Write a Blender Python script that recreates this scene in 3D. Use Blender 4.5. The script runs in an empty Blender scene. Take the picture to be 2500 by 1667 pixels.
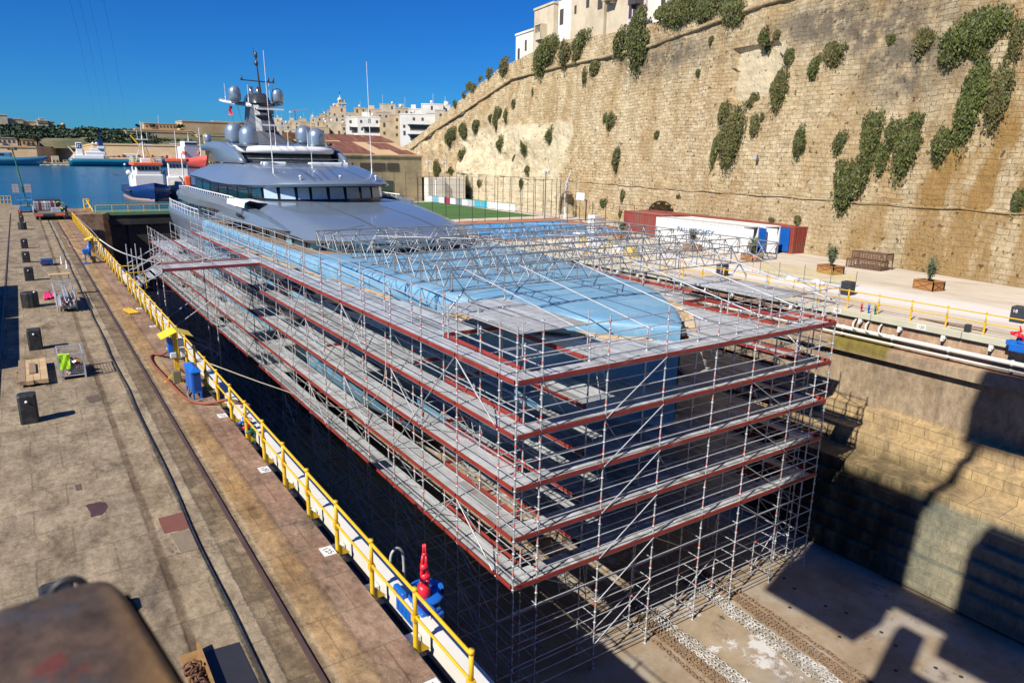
import bpy, math, random
from mathutils import Vector, Matrix, noise
rnd = random.Random(7)
S = bpy.context.scene
COL = S.collection
# ---------------------------------------------------------------- camera, light, exposure
cam = bpy.data.cameras.new('camera'); cam.lens = 25.01; cam.sensor_width = 36; cam.clip_start = 0.1; cam.clip_end = 6000
cam.dof.use_dof = True; cam.dof.focus_distance = 40; cam.dof.aperture_fstop = 3.2
co = bpy.data.objects.new('camera', cam); COL.objects.link(co); S.camera = co
pitch, roll, yaw = math.radians(14.4234), math.radians(1.0214), math.radians(34.2595)
fw = Vector((math.sin(yaw)*math.cos(pitch), math.cos(yaw)*math.cos(pitch), -math.sin(pitch)))
rt = Vector((math.cos(yaw), -math.sin(yaw), 0)); up = rt.cross(fw)
r2 = rt*math.cos(roll)+up*math.sin(roll); u2 = -rt*math.sin(roll)+up*math.cos(roll)
co.matrix_world = Matrix(((r2.x,u2.x,-fw.x,0),(r2.y,u2.y,-fw.y,0),(r2.z,u2.z,-fw.z,8.6),(0,0,0,1)))
SUND = Vector((1.09, .32, -1)).normalized()
sun = bpy.data.lights.new('sun', 'SUN'); sun.energy = 5.0; sun.angle = math.radians(.53); sun.color = (1, .94, .84)
so = bpy.data.objects.new('sun', sun); COL.objects.link(so); so.rotation_mode = 'QUATERNION'
so.rotation_quaternion = SUND.to_track_quat('-Z', 'Y'); so.location = (-40, -12, 60)
W = bpy.data.worlds.new('World'); S.world = W; W.use_nodes = True
nt = W.node_tree; bg = nt.nodes['Background']
sky = nt.nodes.new('ShaderNodeTexSky'); sky.sky_type = 'NISHITA'; sky.sun_disc = False
sky.sun_elevation = math.asin(-SUND.z); sky.sun_rotation = math.atan2(-SUND.x, -SUND.y)
sky.air_density = 1.0; sky.dust_density = 0.0; sky.ozone_density = 3.5; sky.altitude = 0
hs = nt.nodes.new('ShaderNodeHueSaturation'); hs.inputs['Saturation'].default_value = 1.25; hs.inputs['Value'].default_value = 1.0
ml = nt.nodes.new('ShaderNodeMix'); ml.data_type = 'RGBA'; ml.blend_type = 'MULTIPLY'; ml.inputs[0].default_value = 1; ml.inputs[7].default_value = (.13,.52,1.05,1)
nt.links.new(sky.outputs[0], hs.inputs['Color']); nt.links.new(hs.outputs[0], ml.inputs[6]); nt.links.new(ml.outputs[2], bg.inputs['Color']); bg.inputs['Strength'].default_value = .07
S.view_settings.view_transform = 'Standard'; S.view_settings.look = 'None'; S.view_settings.exposure = 0.42; S.view_settings.gamma = 1
S.render.engine = 'CYCLES'; S.cycles.diffuse_bounces = 1; S.cycles.glossy_bounces = 3
# ---------------------------------------------------------------- materials
def new_mat(name):
    m = bpy.data.materials.new(name); m.use_nodes = True
    return m, m.node_tree.nodes, m.node_tree.links, m.node_tree.nodes['Principled BSDF']
def N(nodes, t, **kw):
    n = nodes.new('ShaderNode'+t)
    for k, v in kw.items():
        if k in n.inputs: n.inputs[k].default_value = v
        else: setattr(n, k, v)
    return n
def ramp(nodes, stops, interp='LINEAR'):
    r = nodes.new('ShaderNodeValToRGB'); cr = r.color_ramp; cr.interpolation = interp
    while len(cr.elements) < len(stops): cr.elements.new(.5)
    for e, (p, c) in zip(cr.elements, stops):
        e.position = p; e.color = (*c, 1) if isinstance(c, tuple) else (c, c, c, 1)
    return r
def mixc(nd, lk, fac, a, b, mode='MIX'):
    m = nd.new('ShaderNodeMix'); m.data_type = 'RGBA'; m.blend_type = mode
    for s, v in ((0, fac), (6, a), (7, b)):
        if hasattr(v, 'is_output'): lk.new(v, m.inputs[s])
        elif isinstance(v, tuple): m.inputs[s].default_value = (*v, 1)
        else: m.inputs[s].default_value = v
    return m.outputs[2]
def math_(nd, lk, op, a, b=0.0, c=0.0):
    m = nd.new('ShaderNodeMath'); m.operation = op
    for i, v in enumerate((a, b, c)):
        if hasattr(v, 'is_output'): lk.new(v, m.inputs[i])
        else: m.inputs[i].default_value = v
    return m.outputs[0]
def noise_(nd, lk, vec, scale, detail=4, rough=.6, dist=0):
    n = N(nd, 'TexNoise', Scale=scale, Detail=detail, Roughness=rough, Distortion=dist); lk.new(vec, n.inputs['Vector']); return n.outputs['Fac']
def rng(nd, lk, v, a, b, lo=0.0, hi=1.0):
    m = nd.new('ShaderNodeMapRange'); lk.new(v, m.inputs[0])
    for i, x in enumerate((a, b, lo, hi)): m.inputs[i+1].default_value = x
    return m.outputs[0]
def mapv(nd, lk, vec, sc, off=(0,0,0)):
    m = nd.new('ShaderNodeMapping'); lk.new(vec, m.inputs[0]); m.inputs['Scale'].default_value = sc; m.inputs['Location'].default_value = off; return m.outputs[0]
def bump_(nd, lk, h, strength, dist, bsdf, prev=None):
    b = nd.new('ShaderNodeBump'); b.inputs['Strength'].default_value = strength; b.inputs['Distance'].default_value = dist; lk.new(h, b.inputs['Height'])
    if prev is not None: lk.new(prev, b.inputs['Normal'])
    lk.new(b.outputs[0], bsdf.inputs['Normal']); return b.outputs[0]
MATS = {}
def mat(name, col, rough=.6, metal=0.0, var=.12, vs=1.5, col2=None, bump=0.0, bs=12, spec=.5, th=(.45,.65)):
    if name in MATS: return MATS[name]
    m, nd, lk, b = new_mat(name)
    g = nd.new('ShaderNodeNewGeometry'); p = g.outputs['Position']
    f = noise_(nd, lk, p, vs, 5, .65)
    d = tuple(c*(1-var) for c in col); u = tuple(min(1, c*(1+var)) for c in col)
    r = ramp(nd, [(.3, d), (.7, u)]); lk.new(f, r.inputs[0]); c = r.outputs[0]
    if col2:
        f2 = noise_(nd, lk, p, vs*.6, 8, .7); c = mixc(nd, lk, rng(nd, lk, f2, *th), c, col2)
    lk.new(c, b.inputs['Base Color'])
    b.inputs['Roughness'].default_value = rough; b.inputs['Metallic'].default_value = metal; b.inputs['Specular IOR Level'].default_value = spec
    if bump: bump_(nd, lk, noise_(nd, lk, p, bs, 6, .7), bump, .05, b)
    MATS[name] = m; return m
# ---------------------------------------------------------------- mesh builder
class MB:
    def __init__(s): s.v = []; s.f = []; s.m = []; s.s = []
    def add(s, vs, fs, m=0, smooth=False):
        o = len(s.v); s.v.extend([tuple(v) for v in vs]); s.f.extend([[i+o for i in f] for f in fs]); s.m.extend([m]*len(fs)); s.s.extend([smooth]*len(fs)); return s
    def box(s, x0, x1, y0, y1, z0, z1, m=0):
        return s.add([(x0,y0,z0),(x1,y0,z0),(x1,y1,z0),(x0,y1,z0),(x0,y0,z1),(x1,y0,z1),(x1,y1,z1),(x0,y1,z1)],
                     [(0,3,2,1),(4,5,6,7),(0,1,5,4),(1,2,6,5),(2,3,7,6),(3,0,4,7)], m)
    def obox(s, c, sx, sy, sz, rz=0, m=0, rx=0, ry=0):   # base-centred oriented box
        M = Matrix.Translation(c) @ Matrix.Rotation(rz,4,'Z') @ Matrix.Rotation(ry,4,'Y') @ Matrix.Rotation(rx,4,'X')
        pts = [M @ Vector((x*sx/2, y*sy/2, z*sz)) for z in (0,1) for x, y in ((-1,-1),(1,-1),(1,1),(-1,1))]
        return s.add(pts, [(0,3,2,1),(4,5,6,7),(0,1,5,4),(1,2,6,5),(2,3,7,6),(3,0,4,7)], m)
    def bbox(s, x0, x1, y0, y1, z0, z1, b=.03, m=0):     # bevelled box (chamfered top and sides)
        xs = [(x0,y0+b),(x0+b,y0),(x1-b,y0),(x1,y0+b),(x1,y1-b),(x1-b,y1),(x0+b,y1),(x0,y1-b)]
        cx, cy = (x0+x1)/2, (y0+y1)/2
        sh = lambda k: [(cx+(x-cx)*(1-k/(abs(x1-x0)/2)), cy+(y-cy)*(1-k/(abs(y1-y0)/2))) for x, y in xs]
        rings = [[(x,y,z0) for x,y in xs], [(x,y,z1-b) for x,y in xs], [(x,y,z1-b*.3) for x,y in sh(b*.35)], [(x,y,z1) for x,y in sh(b)]]
        s.loft(rings, closed=True, m=m, smooth=False); o = len(s.v)
        s.f.append(list(range(o-8, o))); s.m.append(m); s.s.append(False); return s
    def tube(s, p, q, r, n=6, m=0, cap=False, r2=None, smooth=True):
        p = Vector(p); q = Vector(q); d = q-p
        if d.length < 1e-6: return s
        a = d.orthogonal().normalized(); b = d.normalized().cross(a); r2 = r if r2 is None else r2
        vs = [p+(a*math.cos(t)+b*math.sin(t))*r for t in [2*math.pi*i/n for i in range(n)]] + [q+(a*math.cos(t)+b*math.sin(t))*r2 for t in [2*math.pi*i/n for i in range(n)]]
        fs = [(i,(i+1)%n,n+(i+1)%n,n+i) for i in range(n)]
        if cap: fs += [tuple(range(n))[::-1], tuple(range(n,2*n))]
        return s.add(vs, fs, m, smooth and n > 4)
    def path(s, pts, r, n=6, m=0, closed=False, rad=None):
        pts = [Vector(p) for p in pts]; rings = []; a = None; L = len(pts)
        for i, p in enumerate(pts):
            d = (pts[(i+1) % L]-pts[i-1]) if closed else (pts[min(i+1, L-1)]-pts[max(i-1, 0)])
            d.normalize(); a = d.orthogonal() if a is None else (a-d*a.dot(d)); a.normalize(); b = d.cross(a)
            rr = rad[i] if rad else r
            rings.append([p+(a*math.cos(2*math.pi*k/n)+b*math.sin(2*math.pi*k/n))*rr for k in range(n)])
        if closed: rings.append(rings[0])
        s.loft(rings, True, m, True)
        if not closed:
            o = len(s.v); s.f += [list(range(o-n, o)), list(range(o-L*n, o-L*n+n))[::-1]]; s.m += [m, m]; s.s += [False, False]
        return s
    def loft(s, rings, closed=False, m=0, smooth=True):
        n = len(rings[0]); vs = [p for r in rings for p in r]; fs = []
        for i in range(len(rings)-1):
            for j in range(n if closed else n-1):
                k = (j+1) % n; fs.append((i*n+j, i*n+k, (i+1)*n+k, (i+1)*n+j))
        return s.add(vs, fs, m, smooth)
    def lathe(s, prof, c=(0,0,0), n=16, m=0, smooth=True):
        rings = [[(c[0]+r*math.cos(2*math.pi*k/n), c[1]+r*math.sin(2*math.pi*k/n), c[2]+z) for k in range(n)] for r, z in prof]
        return s.loft(rings, True, m, smooth)
    def prism(s, poly, f0, f1, m=0, smooth=False):        # f0, f1 map a 2D point to 3D
        n = len(poly); vs = [f0(*p) for p in poly]+[f1(*p) for p in poly]
        s.add(vs, [(i,(i+1)%n,n+(i+1)%n,n+i) for i in range(n)], m, smooth)
        s.f += [[len(s.v)-2*n+i for i in range(n)][::-1], [len(s.v)-n+i for i in range(n)]]; s.m += [m, m]; s.s += [False, False]; return s
    def build(s, name, mats, parent=None, fix=True, origin=None):
        me = bpy.data.meshes.new(name); o = None
        if not isinstance(mats, (list, tuple)): mats = [mats]
        if parent is None and origin is None and s.v:
            xs, ys, zs = zip(*s.v); origin = ((min(xs)+max(xs))/2, (min(ys)+max(ys))/2, min(zs))
        if parent is None: og = Vector(origin)
        else: og = Vector((0,0,0))
        me.from_pydata([(v[0]-og.x, v[1]-og.y, v[2]-og.z) for v in s.v], [], s.f)
        for m in mats: me.materials.append(m)
        me.polygons.foreach_set('material_index', s.m); me.polygons.foreach_set('use_smooth', s.s)
        if fix:
            import bmesh
            bm = bmesh.new(); bm.from_mesh(me); bmesh.ops.recalc_face_normals(bm, faces=bm.faces); bm.to_mesh(me); bm.free()
        me.update()
        o = bpy.data.objects.new(name, me); COL.objects.link(o)
        if parent is not None: adopt(o, parent)
        else: o.location = og
        return o
def wloc(o):
    v = Vector((0,0,0))
    while o: v += o.location if not o.parent else Vector((0,0,0)); o = o.parent
    return v
def adopt(o, parent):
    o.parent = parent; o.matrix_parent_inverse = Matrix.Translation(-wloc(parent))
def tag(o, label=None, cat=None, group=None, kind=None):
    if label: o['label'] = label
    if cat: o['category'] = cat
    if group: o['group'] = group
    if kind: o['kind'] = kind
    return o
def thing(name, label, cat, loc=(0,0,0), group=None):
    o = bpy.data.objects.new(name, None); COL.objects.link(o); o.location = loc; o.empty_display_size = .2
    return tag(o, label, cat, group)
def dup(o, off=(0,0,0), rz=0, label=None, parent=None):
    c = o.copy(); COL.objects.link(c)
    if parent is not None: c.parent = parent; c.matrix_parent_inverse = o.matrix_parent_inverse.copy()
    else:
        c.location = o.location+Vector(off); c.rotation_euler.z += rz
        if label: c['label'] = label
    for ch in o.children: dup(ch, parent=c)
    return c
def struct(name, mb, m): return tag(mb.build(name, m), kind='structure')
def text(name, body, size, loc, rot, m, parent, ext=.002, align='CENTER'):
    cu = bpy.data.curves.new(name, 'FONT'); cu.body = body; cu.size = size; cu.extrude = ext; cu.align_x = align; cu.align_y = 'CENTER'; cu.materials.append(m)
    tmp = bpy.data.objects.new(name, cu); me = bpy.data.meshes.new_from_object(tmp); bpy.data.objects.remove(tmp)
    me.transform(Matrix.Translation(loc) @ rot.to_4x4()); o = bpy.data.objects.new(name, me); COL.objects.link(o); adopt(o, parent); return o
def frame(xdir, zdir):   # text frame: x along xdir, facing zdir
    x = Vector(xdir).normalized(); z = Vector(zdir).normalized(); y = z.cross(x)
    return Matrix((x, y, z)).transposed()
def lerp(tab, x):
    if x <= tab[0][0]: return tab[0][1]
    for (a, va), (b, vb) in zip(tab, tab[1:]):
        if x <= b: return va+(vb-va)*(x-a)/(b-a)
    return tab[-1][1]
# plain materials
galv = mat('galvanised_steel', (.5,.52,.54), .42, .35, .2, 3)
galvd = mat('deck_steel', (.56,.57,.57), .45, .1, .2, 1.3, (.36,.35,.33), th=(.46,.66))
def deckmat():
    m, nd, lk, b = new_mat('deck_planks'); g = nd.new('ShaderNodeNewGeometry'); p = g.outputs['Position']
    sc_ = nd.new('ShaderNodeVectorMath'); sc_.operation = 'MULTIPLY'; sc_.inputs[1].default_value = (1/.325, 1/3.07, .5); lk.new(p, sc_.inputs[0]); fl = nd.new('ShaderNodeVectorMath'); fl.operation = 'FLOOR'; lk.new(sc_.outputs[0], fl.inputs[0])
    wn = nd.new('ShaderNodeTexWhiteNoise'); lk.new(fl.outputs[0], wn.inputs[0]); r = ramp(nd, [(0,(.33,.335,.33)),(.3,(.5,.52,.535)),(1,(.66,.69,.72))]); lk.new(wn.outputs['Value'], r.inputs[0])  # faint blue in the plank tones stands in for sky reflection
    n = noise_(nd, lk, mapv(nd, lk, p, (1,.4,1)), 2.2, 8, .75); c = mixc(nd, lk, 1.0, r.outputs[0], mixc(nd, lk, rng(nd, lk, n, .33, .66), (.72,.7,.67), (1.1,1.1,1.1)), 'MULTIPLY')
    wv = N(nd, 'TexWave', Scale=4.9); wv.bands_direction = 'X'; lk.new(p, wv.inputs['Vector']); c = mixc(nd, lk, math_(nd, lk, 'MULTIPLY', rng(nd, lk, wv.outputs['Fac'], .12, 0), .55), c, (.12,.12,.12))
    lk.new(c, b.inputs['Base Color']); b.inputs['Roughness'].default_value = .42; b.inputs['Metallic'].default_value = .15; return m
galvd = deckmat(); alu = mat('girder_aluminium', (.3,.31,.32), .4, .45, .2, 3)
red = mat('red_toe_board', (.27,.035,.025), .55, 0, .25, 1.2, (.4,.17,.14), th=(.6,.78))
orange = mat('orange_wedge', (.8,.09,.03), .5)
yellow = mat('yellow_paint', (.75,.44,.015), .45, 0, .12, 3, (.5,.27,.03), th=(.6,.75))
white = mat('white_paint', (.78,.78,.76), .45, 0, .05)
dirtywhite = mat('dirty_white', (.68,.66,.6), .55, 0, .08, 2, (.45,.4,.32), th=(.6,.8))
black = mat('black_rubber', (.018,.018,.02), .55, 0, .2, 6, (.05,.05,.05), bump=.2)
dark = mat('dark_steel', (.05,.05,.055), .5, .3)
blue = mat('blue_paint', (.012,.13,.5), .4, 0, .1, 3)
redp = mat('red_paint', (.75,.02,.04), .35)
green = mat('green_paint', (.03,.2,.09), .45)
rust = mat('rust', (.16,.07,.035), .85, 0, .3, 8, (.05,.025,.02), bump=.4)
wood = mat('timber', (.55,.38,.2), .75, 0, .15, 3, (.42,.29,.16))
oldwood = mat('weathered_timber', (.28,.19,.12), .8, 0, .25, 5)
leaf_a = mat('leaf_green', (.095,.115,.022), .6, 0, .35, 1.2)
leaf_b = mat('leaf_dark', (.05,.065,.016), .6, 0, .35, 1.2)
leaf_c = mat('leaf_brown', (.13,.1,.035), .65, 0, .35, 1.2)
lime = mat('limestone', (.55,.42,.25), .85, 0, .12, .25, (.38,.27,.15), bump=.25, bs=3)
limepale = mat('pale_limestone', (.62,.53,.38), .85, 0, .1, .3, (.48,.39,.26))
limewhite = mat('white_render', (.78,.74,.66), .8, 0, .06, .3, (.66,.6,.5))
glassd = mat('dark_window', (.02,.025,.03), .15)
# ---------------------------------------------------------------- setting materials
def quay_mat():
    m, nd, lk, b = new_mat('quay_concrete'); g = nd.new('ShaderNodeNewGeometry'); p = g.outputs['Position']
    sx = nd.new('ShaderNodeSeparateXYZ'); lk.new(p, sx.inputs[0])
    wob = noise_(nd, lk, p, 1.3, 5, .7)
    x = math_(nd, lk, 'ADD', sx.outputs[0], math_(nd, lk, 'MULTIPLY_ADD', wob, .13, -.065))
    x = math_(nd, lk, 'ADD', x, math_(nd, lk, 'MULTIPLY_ADD', noise_(nd, lk, p, 7.0, 4, .7), .12, -.06))
    fx = rng(nd, lk, x, -3, 5)
    P = lambda v: (v+3)/8
    tan = (.33,.275,.2); st = [(0, tan), (P(1.42), tan), (P(1.47), (.13,.085,.055)), (P(1.6), (.15,.1,.065)), (P(1.65), (.38,.305,.21)), (P(2.27), (.37,.295,.205)), (P(2.31), (.04,.035,.03)),
          (P(2.39), (.045,.04,.035)), (P(2.42), (.40,.335,.24)), (P(2.66), (.38,.32,.23)), (P(2.69), (.05,.04,.03)), (P(2.73), (.25,.19,.12)), (P(3.35), (.26,.18,.1)), (P(3.42), (.52,.42,.27)), (P(3.47), (.43,.27,.12)), (P(3.95), (.43,.265,.12)), (P(4.1), (.2,.12,.08)), (P(4.12), (.36,.225,.16)), (1, (.36,.215,.155))]
    r = ramp(nd, st); lk.new(fx, r.inputs[0]); c = r.outputs[0]
    n1 = noise_(nd, lk, p, .35, 8, .65); n2 = noise_(nd, lk, mapv(nd, lk, p, (1, .45, 1)), 1.1, 10, .75); n3 = noise_(nd, lk, mapv(nd, lk, p, (1,.5,1), (31,7,0)), .55, 8, .7)
    c = mixc(nd, lk, rng(nd, lk, n1, .3, .72, 0, .6), c, (.40,.335,.245), 'MIX')
    c = mixc(nd, lk, 1.0, c, mixc(nd, lk, rng(nd, lk, n2, .34, .66), (.46,.42,.38), (1.25,1.23,1.18)), 'MULTIPLY')
    c = mixc(nd, lk, rng(nd, lk, n3, .57, .66, 0, .7), c, (.085,.07,.058))
    vo = N(nd, 'TexVoronoi', Scale=.4); vo.feature = 'DISTANCE_TO_EDGE'
    wv = nd.new('ShaderNodeVectorMath'); wv.operation = 'ADD'; lk.new(p, wv.inputs[0])
    nc = N(nd, 'TexNoise', Scale=1.2, Detail=5.0); lk.new(p, nc.inputs['Vector']); sc = nd.new('ShaderNodeVectorMath'); sc.operation = 'SCALE'; sc.inputs['Scale'].default_value = 1.4
    lk.new(nc.outputs['Color'], sc.inputs[0]); lk.new(sc.outputs[0], wv.inputs[1]); lk.new(wv.outputs[0], vo.inputs['Vector'])
    crack = rng(nd, lk, vo.outputs['Distance'], 0, .006, 1, 0)
    crack = math_(nd, lk, 'MULTIPLY', crack, rng(nd, lk, n1, .5, .6))
    c = mixc(nd, lk, math_(nd, lk, 'MULTIPLY', crack, .55), c, (.1,.075,.055))
    br = N(nd, 'TexBrick', Scale=.42); br.inputs['Mortar Size'].default_value = .009; br.inputs['Color1'].default_value = (1.06,1.05,1.03,1); br.inputs['Color2'].default_value = (.8,.8,.81,1); br.inputs['Brick Width'].default_value = .62; br.inputs['Row Height'].default_value = .55; br.inputs['Mortar'].default_value = (.45,.42,.4,1)
    lk.new(p, br.inputs['Vector']); c = mixc(nd, lk, .5, c, br.outputs['Color'], 'MULTIPLY')
    n5 = noise_(nd, lk, mapv(nd, lk, p, (1,.6,1)), 6.5, 8, .8); c = mixc(nd, lk, 1.0, c, mixc(nd, lk, rng(nd, lk, n5, .36, .62), (.62,.6,.57), (1.14,1.13,1.1)), 'MULTIPLY')
    grav = math_(nd, lk, 'MULTIPLY', math_(nd, lk, 'MULTIPLY', rng(nd, lk, x, 2.68, 2.74), rng(nd, lk, x, 3.36, 3.3)), rng(nd, lk, noise_(nd, lk, p, 2.1, 8, .8), .48, .58)); c = mixc(nd, lk, math_(nd, lk, 'MULTIPLY', grav, .7), c, (.1,.075,.05))
    lk.new(c, b.inputs['Base Color']); b.inputs['Roughness'].default_value = .9; b.inputs['Specular IOR Level'].default_value = .2
    h = math_(nd, lk, 'ADD', noise_(nd, lk, p, 9, 8, .75), math_(nd, lk, 'MULTIPLY', crack, -.6))
    bump_(nd, lk, h, .5, .05, b); return m
def bastion_mat():
    m, nd, lk, b = new_mat('bastion_masonry'); g = nd.new('ShaderNodeNewGeometry'); p = g.outputs['Position']
    sx = nd.new('ShaderNodeSeparateXYZ'); lk.new(p, sx.inputs[0]); Y, Z = sx.outputs[1], sx.outputs[2]
    cb = nd.new('ShaderNodeCombineXYZ'); lk.new(Y, cb.inputs[0]); 
    wob = noise_(nd, lk, p, .22, 3); z2 = math_(nd, lk, 'ADD', Z, math_(nd, lk, 'MULTIPLY_ADD', wob, .9, -.45)); lk.new(z2, cb.inputs[1]); q = cb.outputs[0]
    fine = N(nd, 'TexNoise', Scale=2.2, Detail=4.0); lk.new(p, fine.inputs['Vector'])
    wv = nd.new('ShaderNodeVectorMath'); wv.operation = 'MULTIPLY_ADD'; lk.new(fine.outputs['Color'], wv.inputs[0]); wv.inputs[1].default_value = (.3,.13,0); lk.new(q, wv.inputs[2])
    br = N(nd, 'TexBrick', Scale=1.0); br.offset = .5; br.inputs['Brick Width'].default_value = .95; br.inputs['Row Height'].default_value = .42; br.inputs['Mortar Size'].default_value = .03; br.inputs['Mortar Smooth'].default_value = .3; br.inputs['Bias'].default_value = -.1
    br.inputs['Color1'].default_value = (.88,.74,.5,1); br.inputs['Color2'].default_value = (.62,.49,.3,1); br.inputs['Mortar'].default_value = (.15,.105,.055,1)  # mortar colour darkened to stand in for shade in the joints
    lk.new(wv.outputs[0], br.inputs['Vector']); c = br.outputs['Color']
    jn = rng(nd, lk, noise_(nd, lk, p, .8, 5, .7), .42, .6); c = mixc(nd, lk, math_(nd, lk, 'MULTIPLY', br.outputs['Fac'], math_(nd, lk, 'SUBTRACT', 1.0, jn)), c, (.6,.47,.28))
    n_big = noise_(nd, lk, mapv(nd, lk, p, (1,.6,.6)), .11, 6, .6); n_med = noise_(nd, lk, p, .9, 8, .7); n_v = noise_(nd, lk, mapv(nd, lk, p, (1,.35,.07), (3,0,0)), .9, 6, .65)
    c = mixc(nd, lk, rng(nd, lk, n_big, .35, .65, 0, .5), c, (.74,.6,.37))
    c = mixc(nd, lk, 1.0, c, mixc(nd, lk, rng(nd, lk, n_med, .3, .7), (.78,.76,.72), (1.14,1.13,1.1)), 'MULTIPLY')
    def gauss(yc, zc, sy, sz):
        a = math_(nd, lk, 'POWER', math_(nd, lk, 'DIVIDE', math_(nd, lk, 'SUBTRACT', Y, yc), sy), 2.0); a2 = math_(nd, lk, 'POWER', math_(nd, lk, 'DIVIDE', math_(nd, lk, 'SUBTRACT', Z, zc), sz), 2.0)
        return math_(nd, lk, 'EXPONENT', math_(nd, lk, 'MULTIPLY', math_(nd, lk, 'ADD', a, a2), -1.0))
    och = math_(nd, lk, 'MULTIPLY', rng(nd, lk, n_v, .4, .62), math_(nd, lk, 'ADD', math_(nd, lk, 'ADD', gauss(25, 9, 6, 9), gauss(27, 2, 8, 2.5)), .45))
    c = mixc(nd, lk, math_(nd, lk, 'MINIMUM', math_(nd, lk, 'MULTIPLY', och, 1.15), .85), c, (.40,.22,.055))
    gr = math_(nd, lk, 'ADD', math_(nd, lk, 'ADD', gauss(38, 20.5, 6, 2.6), gauss(35, 16.5, 4.5, 2.6)), math_(nd, lk, 'ADD', gauss(70, 21.5, 10, 2.4), gauss(46, 22, 5, 2)))
    gr = math_(nd, lk, 'MULTIPLY', gr, rng(nd, lk, noise_(nd, lk, p, .5, 8, .7), .36, .56))
    c = mixc(nd, lk, math_(nd, lk, 'MINIMUM', gr, .82), c, (.16,.14,.11))
    gs = rng(nd, lk, noise_(nd, lk, mapv(nd, lk, p, (1,.9,.16), (9,2,0)), .8, 7, .65), .56, .72, 0, .45)
    c = mixc(nd, lk, math_(nd, lk, 'MULTIPLY', gs, rng(nd, lk, Z, 2, 20, .45, 1)), c, (.2,.155,.1))
    low = rng(nd, lk, Z, 4.4, 5.4, 1, 0)      # smoother rendered band at the foot of the wall
    lowc = mixc(nd, lk, rng(nd, lk, n_med, .3, .7), (.42,.29,.14), (.62,.47,.27)); c = mixc(nd, lk, math_(nd, lk, 'MULTIPLY', low, .3), c, lowc)
    rk = math_(nd, lk, 'MULTIPLY', math_(nd, lk, 'MULTIPLY', rng(nd, lk, Y, 84, 94), rng(nd, lk, Y, 150, 138)), rng(nd, lk, Z, 17.5, 13.5))
    rk = rng(nd, lk, math_(nd, lk, 'MULTIPLY', rk, math_(nd, lk, 'ADD', noise_(nd, lk, p, .16, 4, .6), .2)), .5, .58)
    d1 = math_(nd, lk, 'ABSOLUTE', math_(nd, lk, 'SUBTRACT', Y, 52.6)); d1 = math_(nd, lk, 'SUBTRACT', d1, math_(nd, lk, 'MULTIPLY', noise_(nd, lk, p, .6, 4), 2.0))
    pt = math_(nd, lk, 'MULTIPLY', rng(nd, lk, d1, 2.6, 2.3), math_(nd, lk, 'MULTIPLY', rng(nd, lk, Z, 15.2, 15.6), rng(nd, lk, Z, 20.9, 20.5)))
    rk = math_(nd, lk, 'MAXIMUM', rk, pt)
    rockc = mixc(nd, lk, rng(nd, lk, noise_(nd, lk, mapv(nd, lk, p, (1,.5,1.4)), .7, 9, .7), .3, .7), (.62,.5,.3), (.92,.8,.56))
    c = mixc(nd, lk, rk, c, rockc)
    pk = rng(nd, lk, noise_(nd, lk, p, 1.9, 3, .5), .655, .68, 0, .8)
    c = mixc(nd, lk, pk, c, (.12,.085,.045))
    lk.new(c, b.inputs['Base Color']); b.inputs['Roughness'].default_value = .92; b.inputs['Specular IOR Level'].default_value = .15
    inv = math_(nd, lk, 'SUBTRACT', 1.0, rk)
    h = math_(nd, lk, 'MULTIPLY', math_(nd, lk, 'MULTIPLY', br.outputs['Fac'], jn), math_(nd, lk, 'MULTIPLY', inv, -.8)); h = math_(nd, lk, 'ADD', h, math_(nd, lk, 'MULTIPLY', pk, -.7))
    n1 = bump_(nd, lk, h, .9, .2, b); bump_(nd, lk, noise_(nd, lk, p, 1.5, 10, .78), 1.0, .6, b, n1); return m
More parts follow.
